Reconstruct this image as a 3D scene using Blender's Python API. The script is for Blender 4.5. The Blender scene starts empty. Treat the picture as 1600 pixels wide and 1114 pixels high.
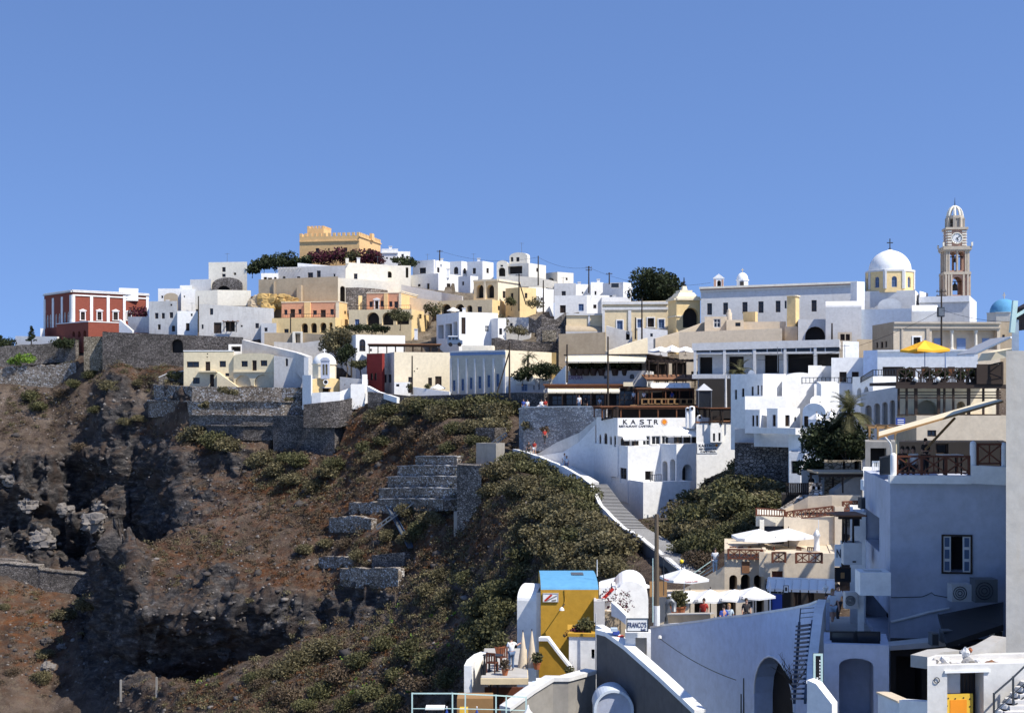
import bpy, bmesh, math, random
import numpy as np
from mathutils import Vector, Matrix
R = math.radians
random.seed(7); rng = np.random.default_rng(11)
F_, CX, HY = 2200.0, 800.0, 620.0
scn = bpy.context.scene
COL = scn.collection

def X_(px, D): return (px - CX) / F_ * D
def Z_(py, D): return (HY - py) / F_ * D
def P(px, py, D): return Vector((X_(px, D), D, Z_(py, D)))
def pix(D): return D / F_            # metres per photo pixel

# ------------------------------------------------------------------ materials
MATS = {}
def newmat(name):
    m = bpy.data.materials.new(name); m.use_nodes = True
    nt = m.node_tree; nt.nodes.clear()
    out = nt.nodes.new('ShaderNodeOutputMaterial'); b = nt.nodes.new('ShaderNodeBsdfPrincipled')
    nt.links.new(b.outputs[0], out.inputs[0])
    MATS[name] = m
    return m, nt, b
def nd(nt, t, **kw):
    n = nt.nodes.new('ShaderNode' + t)
    for k, v in kw.items():
        if k in n.inputs: n.inputs[k].default_value = v
        else: setattr(n, k, v)
    return n
def lk(nt, a, b): nt.links.new(a, b)
def rgba(c): return (c[0], c[1], c[2], 1)
def mixc(nt, fac, a, b, mode='MIX'):
    n = nt.nodes.new('ShaderNodeMix'); n.data_type = 'RGBA'; n.blend_type = mode
    for s, v in ((0, fac), (6, a), (7, b)):
        if hasattr(v, 'links'): nt.links.new(v, n.inputs[s])
        else: n.inputs[s].default_value = v if s == 0 else rgba(v)
    return n.outputs[2]
def ramp(nt, inp, stops):
    n = nt.nodes.new('ShaderNodeValToRGB'); e = n.color_ramp.elements
    while len(e) < len(stops): e.new(.5)
    for i, (p, c) in enumerate(stops):
        e[i].position = p; e[i].color = rgba(c) if hasattr(c, '__len__') else (c, c, c, 1)
    nt.links.new(inp, n.inputs[0]); return n.outputs[0]
def pos(nt, sx=1, sy=1, sz=1):
    g = nt.nodes.new('ShaderNodeNewGeometry'); m = nt.nodes.new('ShaderNodeMapping')
    m.inputs[3].default_value = (sx, sy, sz); nt.links.new(g.outputs['Position'], m.inputs[0])
    return m.outputs[0]
def noise(nt, v, scale, detail=4, rough=.55):
    n = nd(nt, 'TexNoise'); n.inputs['Scale'].default_value = scale; n.inputs['Detail'].default_value = detail
    n.inputs['Roughness'].default_value = rough; lk(nt, v, n.inputs['Vector']); return n.outputs['Fac']
def bump(nt, b, h, strength, dist):
    n = nd(nt, 'Bump'); n.inputs['Strength'].default_value = strength; n.inputs['Distance'].default_value = dist
    lk(nt, h, n.inputs['Height']); lk(nt, n.outputs[0], b.inputs['Normal'])

def plaster(name, c, dirt=.25, dcol=None):
    m, nt, b = newmat(name)
    p = pos(nt); st = pos(nt, 1.6, 1.6, .22)
    dc = dcol or (c[0]*.62, c[1]*.58, c[2]*.52)
    f1 = ramp(nt, noise(nt, p, .35, 5, .65), [(.45, 0), (.75, 1)])
    f2 = ramp(nt, noise(nt, st, 1.1, 4, .6), [(.5, 0), (.8, 1)])
    n1 = nd(nt, 'Math', operation='MAXIMUM'); lk(nt, f1, n1.inputs[0]); lk(nt, f2, n1.inputs[1])
    n2 = nd(nt, 'Math', operation='MULTIPLY'); lk(nt, n1.outputs[0], n2.inputs[0]); n2.inputs[1].default_value = dirt
    col = mixc(nt, n2.outputs[0], c, dc)
    col = mixc(nt, 1, col, ramp(nt, noise(nt, p, 2.6, 7, .7), [(.3, .86), (.6, 1.02)]), 'MULTIPLY')
    lk(nt, col, b.inputs['Base Color']); b.inputs['Roughness'].default_value = .85
    b.inputs['Specular IOR Level'].default_value = .2
    bump(nt, b, noise(nt, p, 2.2, 5, .6), .25, .06)
    return m
def flat(name, c, rough=.7, var=.25, spec=.3, metal=0):
    m, nt, b = newmat(name)
    col = mixc(nt, noise(nt, pos(nt), 1.7, 4), (c[0]*(1-var), c[1]*(1-var), c[2]*(1-var)), (min(1, c[0]*(1+var)), min(1, c[1]*(1+var)), min(1, c[2]*(1+var))))
    lk(nt, col, b.inputs['Base Color']); b.inputs['Roughness'].default_value = rough
    b.inputs['Specular IOR Level'].default_value = spec; b.inputs['Metallic'].default_value = metal
    return m
def drystone(name, c1, c2, gap, scale=1.6, white=0):
    m, nt, b = newmat(name)
    p0 = pos(nt, 1, 1, 1.5); w = nd(nt, 'TexNoise'); w.inputs['Scale'].default_value = 1.2; lk(nt, p0, w.inputs['Vector'])
    p = mixc(nt, .12, p0, w.outputs['Color'])
    v = nd(nt, 'TexVoronoi'); v.inputs['Scale'].default_value = scale; lk(nt, p, v.inputs['Vector'])
    e = nd(nt, 'TexVoronoi', feature='DISTANCE_TO_EDGE'); e.inputs['Scale'].default_value = scale; lk(nt, p, e.inputs['Vector'])
    sp = nd(nt, 'SeparateColor'); lk(nt, v.outputs['Color'], sp.inputs[0])
    col = mixc(nt, sp.outputs[0], c1, c2)
    if white:
        col = mixc(nt, ramp(nt, sp.outputs[1], [(.74, 0), (.8, 1)]), col, (white, white*.95, white*.9))
    big = ramp(nt, noise(nt, p0, .25, 4), [(.35, .6), (.7, 1.2)])
    col = mixc(nt, 1, col, big, 'MULTIPLY')
    g = ramp(nt, e.outputs['Distance'], [(.02, 0), (.10, 1)])
    col = mixc(nt, g, gap, col)
    lk(nt, col, b.inputs['Base Color']); b.inputs['Roughness'].default_value = .95
    b.inputs['Specular IOR Level'].default_value = .15
    bump(nt, b, g, .8, .15)
    return m
def foliage(name, c1, c2, c3=None, trans=.25):
    m, nt, b = newmat(name)
    g = nd(nt, 'NewGeometry'); st = [(0, c1), (.65, c2), (1, c3 or c2)]
    col = ramp(nt, g.outputs['Random Per Island'], st)
    big = ramp(nt, noise(nt, pos(nt), .45, 3), [(.35, .65), (.65, 1.25)])
    col = mixc(nt, 1, col, big, 'MULTIPLY')
    lk(nt, col, b.inputs['Base Color']); b.inputs['Roughness'].default_value = .65; b.inputs['Specular IOR Level'].default_value = .2
    t = nd(nt, 'BsdfTranslucent'); lk(nt, col, t.inputs[0])
    mx = nd(nt, 'MixShader'); mx.inputs[0].default_value = trans
    lk(nt, b.outputs[0], mx.inputs[1]); lk(nt, t.outputs[0], mx.inputs[2])
    out = [n for n in nt.nodes if n.type == 'OUTPUT_MATERIAL'][0]; lk(nt, mx.outputs[0], out.inputs[0])
    return m

plaster('white', (.82, .81, .785), .24, (.6, .57, .52))
plaster('oldwhite', (.62, .60, .565), .6, (.36, .33, .30))
plaster('cream', (.78, .68, .50), .22)
plaster('palecream', (.76, .71, .60), .25)
plaster('beige', (.62, .52, .39), .3)
plaster('tan', (.42, .34, .24), .5)
plaster('ochre', (.46, .31, .12), .6, (.24, .165, .085))
plaster('castle', (.72, .47, .22), .35, (.46, .31, .14))
plaster('yellow', (.79, .59, .30), .3)
plaster('paleyellow', (.74, .60, .38), .3)
plaster('schoolshade', (.56, .51, .42), .3)  # shade on the cream school's left face put into the colour
plaster('orange', (.80, .55, .27), .25)
plaster('pink', (.66, .33, .20), .3)
plaster('red', (.25, .07, .046), .3, (.2, .06, .04))
plaster('darkred', (.23, .035, .03), .3)
plaster('sand', (.74, .635, .43), .25)
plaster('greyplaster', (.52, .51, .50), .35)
plaster('lightgrey', (.66, .65, .63), .3)
plaster('concrete', (.30, .28, .25), .6, (.15, .135, .12))
plaster('darkconcrete', (.13, .12, .115), .6, (.07, .065, .06))
plaster('mustard', (.50, .28, .035), .25, (.33, .19, .04))
plaster('palewall', (.40, .385, .36), .55, (.40, .34, .26))
plaster('bluepaint', (.11, .31, .50), .4, (.12, .28, .45))
plaster('skyblue', (.34, .50, .66), .35, (.2, .32, .46))
plaster('lilacshade', (.46, .49, .58), .4)  # blue shade of the near walls put into the colour, lilac trim too
plaster('shadedwhite', (.56, .65, .82), .25, (.40, .44, .52))  # white plaster with its blue shade put into the colour
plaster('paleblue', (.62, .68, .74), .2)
plaster('bluetrim', (.20, .30, .50), .2)
plaster('stonetrim', (.50, .43, .34), .4)
plaster('brickpink', (.44, .27, .20), .4)
drystone('stone', (.15, .13, .115), (.36, .32, .285), (.06, .053, .047), 3.4)
drystone('stonedark', (.095, .085, .08), (.23, .205, .19), (.04, .036, .034), 3.4)
drystone('stonepale', (.19, .155, .125), (.43, .37, .31), (.055, .044, .036), 3.4, .52)
drystone('stonewhite', (.30, .29, .29), (.62, .60, .58), (.26, .25, .25), 3.2)
drystone('stonetan', (.24, .20, .145), (.42, .36, .27), (.10, .085, .06), 3)
flat('wood', (.16, .065, .028), .7)
flat('wooddark', (.035, .022, .016), .7)
flat('woodpale', (.30, .17, .07), .7)
flat('reddoor', (.125, .042, .022), .7)
flat('black', (.012, .012, .014), .5)
flat('interiorshade', (.03, .026, .024), .9)  # near-black: the shade inside rooms and openings put into the colour
flat('metal', (.16, .17, .18), .5, .2, .5, .6)
flat('irondark', (.03, .035, .042), .5)
flat('ironblue', (.03, .055, .10), .5)
flat('railgreen', (.50, .66, .62), .5)
flat('canvas', (.80, .78, .74), .8, .06)
flat('canvascream', (.78, .66, .45), .8, .08)
flat('canvasyellow', (.84, .42, .03), .8, .1)
flat('canvasgrey', (.45, .45, .46), .8, .1)
flat('bluepanel', (.06, .12, .30), .5)
flat('blueframe', (.16, .24, .42), .6)
flat('whiteframe', (.74, .74, .73), .6, .05)
flat('brownframe', (.05, .032, .022), .6)
flat('signwhite', (.8, .8, .78), .5, .03)
flat('letterblack', (.015, .013, .02), .5)
flat('letternavy', (.02, .03, .11), .5)
flat('letterred', (.50, .03, .02), .5)
flat('letterpurple', (.14, .05, .20), .5)
flat('sunorange', (.78, .27, .02), .5)
flat('terracotta', (.36, .12, .05), .8)
flat('pole', (.045, .034, .026), .9)
flat('poleold', (.13, .10, .07), .9)
flat('wire', (.02, .02, .02), .6)
flat('tilebrown', (.21, .10, .05), .8)
flat('paving', (.40, .38, .35), .9)
flat('stepgrey', (.085, .083, .085), .9)
flat('stepwhite', (.62, .60, .57), .9)
flat('skin', (.48, .27, .19), .6, .08)
flat('hairdark', (.025, .016, .012), .6)
flat('hairfair', (.30, .17, .07), .6)
flat('clothwhite', (.78, .78, .78), .85, .05)
flat('clothblue', (.035, .07, .30), .85, .1)
flat('clothred', (.40, .04, .03), .85, .1)
flat('clothjeans', (.10, .15, .24), .85, .15)
flat('clothpale', (.42, .50, .58), .85, .1)
flat('clothdark', (.03, .028, .03), .85, .1)
flat('clothyellow', (.70, .55, .08), .85, .1)
flat('yellowboard', (.72, .45, .05), .6, .1)
flat('bronze', (.07, .065, .05), .5)
flat('clockface', (.72, .71, .68), .5, .04)
flat('trunk', (.07, .055, .042), .95)
flat('palmtrunk', (.12, .085, .055), .95)
flat('yelloworb', (.80, .55, .03), .5, .03)
flat('lampglobe', (.75, .74, .70), .3, .03)
flat('flowerred', (.40, .03, .05), .7)
foliage('leafdark', (.018, .024, .011), (.040, .052, .022), (.065, .078, .034))
foliage('leafgreen', (.054, .055, .025), (.11, .107, .047), (.155, .145, .068))
foliage('leafolive', (.082, .070, .036), (.165, .142, .074), (.225, .195, .112))
foliage('leafdry', (.055, .040, .026), (.115, .082, .052), (.18, .135, .09), .1)
foliage('leafrust', (.095, .044, .020), (.165, .077, .032), (.23, .12, .058), .1)
foliage('leafbright', (.09, .15, .02), (.20, .33, .05), (.33, .46, .10), .3)
foliage('leafpurple', (.05, .012, .02), (.13, .03, .05), (.05, .06, .025))
m, nt, b = newmat('glass'); b.inputs['Base Color'].default_value = (.018, .021, .026, 1); b.inputs['Roughness'].default_value = .18; b.inputs['Specular IOR Level'].default_value = .5
m, nt, b = newmat('glassblue'); b.inputs['Base Color'].default_value = (.07, .11, .19, 1); b.inputs['Roughness'].default_value = .25

# ------------------------------------------------------------------ mesh building
class MB:
    def __init__(s): s.v = []; s.f = []; s.m = []
    def poly(s, pts, m=0):
        k = len(s.v); s.v += [tuple(p) for p in pts]; s.f.append(tuple(range(k, k+len(pts)))); s.m.append(m)
    def box(s, o, a, b, c, m=0):
        o, a, b, c = Vector(o), Vector(a), Vector(b), Vector(c); k = len(s.v)
        s.v += [tuple(q) for q in (o, o+a, o+a+b, o+b, o+c, o+a+c, o+a+b+c, o+b+c)]
        fs = [(0,3,2,1),(4,5,6,7),(0,1,5,4),(1,2,6,5),(2,3,7,6),(3,0,4,7)]
        if a.cross(b).dot(c) < 0: fs = [f[::-1] for f in fs]
        s.f += [tuple(k+i for i in f) for f in fs]; s.m += [m]*6
    def cbox(s, ctr, sx, sy, sz, m=0, rot=0):
        c, n = math.cos(rot), math.sin(rot)
        a = Vector((c*sx, n*sx, 0)); b = Vector((-n*sy, c*sy, 0)); h = Vector((0, 0, sz))
        s.box(Vector(ctr)-a/2-b/2, a, b, h, m)
    def prism(s, ring, d, m=0, cap=True):
        k = len(s.v); n = len(ring); d = Vector(d)
        s.v += [tuple(p) for p in ring] + [tuple(Vector(p)+d) for p in ring]
        for i in range(n):
            j = (i+1) % n; s.f.append((k+i, k+j, k+n+j, k+n+i)); s.m.append(m)
        if cap:
            s.f.append(tuple(range(k+n-1, k-1, -1))); s.f.append(tuple(range(k+n, k+2*n))); s.m += [m, m]
    def lathe(s, c, prof, n=16, m=0, a0=0, a1=2*math.pi):
        k = len(s.v); c = Vector(c); full = abs(a1-a0-2*math.pi) < 1e-6; cols = n if full else n+1
        for r, z in prof:
            for i in range(cols):
                t = a0+(a1-a0)*i/n; s.v.append((c.x+r*math.cos(t), c.y+r*math.sin(t), c.z+z))
        for j in range(len(prof)-1):
            for i in range(n):
                i2 = (i+1) % cols
                s.f.append((k+j*cols+i, k+j*cols+i2, k+(j+1)*cols+i2, k+(j+1)*cols+i)); s.m.append(m)
    def tube(s, pts, r, n=6, m=0, r2=None):
        pts = [Vector(p) for p in pts]; k0 = len(s.v); N = len(pts)
        for q, p in enumerate(pts):
            d = (pts[min(q+1, N-1)]-pts[max(q-1, 0)]).normalized()
            u = d.cross(Vector((0, 0, 1)));
            if u.length < .05: u = d.cross(Vector((1, 0, 0)))
            u.normalize(); w = d.cross(u)
            rr = r if r2 is None else r+(r2-r)*q/max(1, N-1)
            for i in range(n):
                t = 2*math.pi*i/n; s.v.append(tuple(p+u*(rr*math.cos(t))+w*(rr*math.sin(t))))
        for q in range(N-1):
            for i in range(n):
                j = (i+1) % n; a = k0+q*n
                s.f.append((a+i, a+j, a+n+j, a+n+i)); s.m.append(m)
        s.f.append(tuple(range(k0, k0+n))); s.f.append(tuple(range(k0+(N-1)*n+n-1, k0+(N-1)*n-1, -1))); s.m += [m, m]
    def build(s, name, mats, parent=None, smooth=False):
        if isinstance(mats, str): mats = [mats]
        o = ORG(parent); me = bpy.data.meshes.new(name)
        me.from_pydata([(x-o[0], y-o[1], z-o[2]) for x, y, z in s.v], [], s.f)
        for q in mats: me.materials.append(MATS[q])
        if len(mats) > 1: me.polygons.foreach_set('material_index', s.m)
        if smooth: me.polygons.foreach_set('use_smooth', [True]*len(s.f))
        me.update()
        ob = bpy.data.objects.new(name, me); COL.objects.link(ob)
        if parent: ob.parent = parent
        return ob
ORGS = {}
def ORG(p):
    while p is not None:
        if p.name in ORGS: return ORGS[p.name]
        p = p.parent
    return (0, 0, 0)
def tag(o, label, cat=None, group=None, kind=None):
    if label: o['label'] = label
    if cat: o['category'] = cat
    if group: o['group'] = group
    if kind: o['kind'] = kind
    return o
def thing(name, label, cat, loc, group=None, rz=0):
    o = bpy.data.objects.new(name, None); COL.objects.link(o); o.location = loc; o.rotation_euler = (0, 0, rz)
    o.empty_display_size = .3; ORGS[o.name] = tuple(loc); o['kind'] = 'thing'; return tag(o, label, cat, group)
KIDS = {}
def copy_tree(o, loc=None, rz=None, sc=None, label=None, group=None):
    c = o.copy(); COL.objects.link(c)
    if loc is not None: c.location = loc
    if rz is not None: c.rotation_euler = (0, 0, rz)
    if sc is not None: c.scale = (sc, sc, sc) if not hasattr(sc, '__len__') else sc
    if label: c['label'] = label
    if group: c['group'] = group
    for ch in list(o.children):
        d = ch.copy(); COL.objects.link(d); d.parent = c
        for g in list(ch.children):
            e = g.copy(); COL.objects.link(e); e.parent = d
    return c
def npmesh(name, V, quads, mat, parent=None, smooth=False, tris=False):
    k = 3 if tris else 4
    V = np.asarray(V, dtype=np.float32) - np.asarray(ORG(parent), dtype=np.float32)
    me = bpy.data.meshes.new(name); me.vertices.add(len(V)); me.vertices.foreach_set('co', V.ravel())
    q = np.asarray(quads, dtype=np.int32); me.loops.add(q.size); me.loops.foreach_set('vertex_index', q.ravel())
    me.polygons.add(len(q)); me.polygons.foreach_set('loop_start', np.arange(len(q), dtype=np.int32)*k)
    if smooth: me.polygons.foreach_set('use_smooth', np.ones(len(q), dtype=bool))
    me.materials.append(MATS[mat]); me.update(calc_edges=True); me.validate()
    o = bpy.data.objects.new(name, me); COL.objects.link(o)
    if parent: o.parent = parent
    return o

# ------------------------------------------------------------------ numpy noise
def _h(ix, iy, iz, s):
    n = (ix*374761393 + iy*668265263 + iz*1274126177 + s*974711) & 0x7fffffff
    n = ((n ^ (n >> 13))*1103515245 + 12345) & 0x7fffffff
    n = ((n ^ (n >> 16))*60493) & 0x7fffffff
    return (n & 0xffff)/65535.0
def vnoise(x, y, z, s=0):
    x0, y0, z0 = np.floor(x).astype(np.int64), np.floor(y).astype(np.int64), np.floor(z).astype(np.int64)
    fx, fy, fz = x-x0, y-y0, z-z0
    fx, fy, fz = fx*fx*(3-2*fx), fy*fy*(3-2*fy), fz*fz*(3-2*fz)
    r = 0
    for dx in (0, 1):
        for dy in (0, 1):
            for dz in (0, 1):
                w = (fx if dx else 1-fx)*(fy if dy else 1-fy)*(fz if dz else 1-fz)
                r = r + w*_h(x0+dx, y0+dy, z0+dz, s)
    return r*2-1
def fbm(x, y, z, o=4, s=0, g=.5):
    r = 0; a = 1; t = 0
    for i in range(o):
        r = r + a*vnoise(x*2**i, y*2**i, z*2**i, s+i*17); t += a; a *= g
    return r/t
def ridged(x, y, z, o=4, s=0):
    r = 0; a = 1; t = 0
    for i in range(o):
        r = r + a*(1-np.abs(vnoise(x*2**i, y*2**i, z*2**i, s+i*13))*2); t += a; a *= .5
    return r/t

# ------------------------------------------------------------------ leaf clouds
def leafquads(C, size, up=.25, asp=.55):
    n = len(C); d = rng.normal(size=(n, 3)); d[:, 2] += up; d /= np.linalg.norm(d, axis=1)[:, None]
    e = rng.normal(size=(n, 3)); e -= (e*d).sum(1)[:, None]*d; e /= np.linalg.norm(e, axis=1)[:, None]
    sz = (size*rng.uniform(.6, 1.4, n))[:, None]
    a, b = d*sz, e*sz*asp
    V = np.stack([C-a, C+b, C+a, C-b], 1).reshape(-1, 3)
    return V, np.arange(4*n).reshape(n, 4)
def cloud(n, c, rad, shell=.45):
    d = rng.normal(size=(n, 3)); d /= np.linalg.norm(d, axis=1)[:, None]
    r = 1-(1-shell)*rng.random(n)**1.6
    lump = 1+.25*fbm(d[:, 0]*2.2+c[0], d[:, 1]*2.2+c[1], d[:, 2]*2.2+c[2], 3) if n > 100 else rng.uniform(.85, 1.2, n)
    return np.asarray(c)+d*(r*lump)[:, None]*np.asarray(rad)

# ------------------------------------------------------------------ walls with openings, houses
def solve_t(O, d, px):
    return ((px-CX)*O.y - F_*O.x) / (F_*d.x - (px-CX)*d.y)
class Face:
    def __init__(s, O, u, n): s.O, s.u, s.n = Vector((O[0], O[1], 0)), Vector(u), Vector(n)
    def p(s, t, z, o=0): q = s.O+s.u*t+s.n*o; return Vector((q.x, q.y, z))
    def t(s, px): return solve_t(s.O, s.u, px)
    def Y(s, t): return s.O.y+s.u.y*t
    def rect(s, x0, x1, y0, y1):
        t0, t1 = sorted((s.t(x0), s.t(x1))); Y = s.Y((t0+t1)/2)
        return t0, t1, Z_(y1, Y), Z_(y0, Y)
def wallface(mb, fc, s0, s1, z0, z1, holes, slope=0, m=0):
    zt = lambda t, z: z+slope*(t-s0) if abs(z-z1) < 1e-6 else z
    ss = sorted({s0, s1, *[h[0] for h in holes], *[h[1] for h in holes]}); ss = [q for q in ss if s0-1e-6 <= q <= s1+1e-6]
    zs = sorted({z0, z1, *[h[2] for h in holes], *[h[3] for h in holes]}); zs = [q for q in zs if z0-1e-6 <= q <= z1+1e-6]
    for i in range(len(ss)-1):
        for j in range(len(zs)-1):
            a, b, c, d = ss[i], ss[i+1], zs[j], zs[j+1]; ms, mz = (a+b)/2, (c+d)/2
            if b-a < 1e-5 or d-c < 1e-5: continue
            if any(h[0] < ms < h[1] and h[2] < mz < h[3] for h in holes): continue
            mb.poly([fc.p(a, c), fc.p(b, c), fc.p(b, zt(b, d)), fc.p(a, zt(a, d))], m)
    for h in holes:
        a, b, c, d, arch, dep = h; w = (b-a)/2; rise = min(w*arch, d-c-.05) if arch else 0; sp = d-rise
        q = lambda t, z, o: fc.p(t, z, -o)
        mb.poly([q(a,c,0), q(a,sp,0), q(a,sp,dep), q(a,c,dep)], m); mb.poly([q(b,c,0), q(b,c,dep), q(b,sp,dep), q(b,sp,0)], m)
        mb.poly([q(a,c,0), q(a,c,dep), q(b,c,dep), q(b,c,0)], m)
        if arch:
            N = 8; A = [(a+w-w*math.cos(math.pi*i/N), sp+rise*math.sin(math.pi*i/N)) for i in range(N+1)]
            for i in range(N):
                (x0, y0), (x1, y1) = A[i], A[i+1]
                mb.poly([q(x0,y0,0), q(x1,y1,0), q(x1,d,0), q(x0,d,0)], m)
                mb.poly([q(x0,y0,0), q(x0,y0,dep), q(x1,y1,dep), q(x1,y1,0)], m)
        else:
            mb.poly([q(a,d,0), q(b,d,0), q(b,d,dep), q(a,d,dep)], m)
def opening_ring(fc, h, o, inset=0):
    a, b, c, d, arch, dep = h; a, b, c, d = a+inset, b-inset, c+inset, d-inset
    if not arch: return [fc.p(a,c,o), fc.p(b,c,o), fc.p(b,d,o), fc.p(a,d,o)]
    w = (b-a)/2; rise = min(w*arch, d-c-.05); sp = d-rise
    return [fc.p(a,c,o), fc.p(b,c,o)]+[fc.p(a+w+w*math.cos(math.pi*i/8), sp+rise*math.sin(math.pi*i/8), o) for i in range(9)]
def add_opening(root, fc, h, kind, opt):
    a, b, c, d, arch, dep = h; w, ht = b-a, d-c
    fm = {'b': 'blueframe', 'k': 'wooddark', 'n': 'whiteframe', 'r': 'reddoor'}.get(opt[:1], 'brownframe')
    pane = 'glass' if kind in 'wa' else 'interiorshade'
    if opt[:1] == 'b': pane = 'glassblue'
    if opt[:1] == 'n': pane = 'glass'
    nm = {'w': 'window', 'a': 'window', 'p': 'window', 'S': 'window', 'd': 'door', 'A': 'archway', 'o': 'opening', 'N': 'blind_arch', 'Q': 'archway'}[kind]
    if kind == 'N':
        mb = MB(); mb.poly(opening_ring(fc, h, -dep)); mb.build(nm, opt, root); return
    if kind in 'AoQ':
        mb = MB(); mb.poly(opening_ring(fc, h, -dep)); 
        mb.build(nm, opt or 'interiorshade', root); return
    t = min(.09, w*.12); mb = MB(); o0, o1 = -dep+.0, -dep+.07
    R0, R1 = opening_ring(fc, h, o1), opening_ring(fc, h, o1, t); S1 = opening_ring(fc, h, o0, t)
    n = len(R0)
    for i in range(n):
        j = (i+1) % n; mb.poly([R0[i], R0[j], R1[j], R1[i]]); mb.poly([R1[i], R1[j], S1[j], S1[i]])
    if kind == 'd':
        mb.box(fc.p(a+w/2-t/4, c+.02, o0), fc.u*(t/2), fc.n*.06, (0,0,ht-.04))
        fr = mb.build('door', fm, root); mb = MB(); mb.poly(opening_ring(fc, h, o0)); mb.build('door_panel', 'wooddark' if opt[:1] not in 'br' or not opt else fm, fr)
        return
    if w > .55: mb.box(fc.p(a+w/2-t/2.5, c+t, o0), fc.u*(t/1.25), fc.n*.06, (0,0,ht-2*t-(w/2 if arch else 0)*.0))
    if ht > 1.0:
        for k in ((.55,) if ht < 1.6 else (.36, .68)): mb.box(fc.p(a+t, c+ht*k, o0), fc.u*(w-2*t), fc.n*.055, (0,0,t/1.5))
    fr = mb.build('window', fm, root)
    mb = MB(); mb.poly(opening_ring(fc, h, o0)); mb.build('pane', pane, fr)
    if kind in 'pS' or 's' in opt:
        s = MB(); k = .16
        s.box(fc.p(a-k, c-.02, 0), fc.u*k, fc.n*.07, (0,0,ht+.02)); s.box(fc.p(b, c-.02, 0), fc.u*k, fc.n*.07, (0,0,ht+.02))
        s.box(fc.p(a-k, d, 0), fc.u*(w+2*k), fc.n*.073, (0,0,k)); s.box(fc.p(a-k-.08, c-.14, 0), fc.u*(w+2*k+.16), fc.n*.12, (0,0,.12))
        if kind == 'p':
            z = d+k; s.prism([fc.p(a-k-.15, z, 0), fc.p(b+k+.15, z, 0), fc.p(b+k+.15, z+.12, 0), fc.p((a+b)/2, z+.12+w*.35, 0), fc.p(a-k-.15, z+.12, 0)], fc.n*.16)
        s.build('surround', 'white', fr)
FOOT = []
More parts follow.
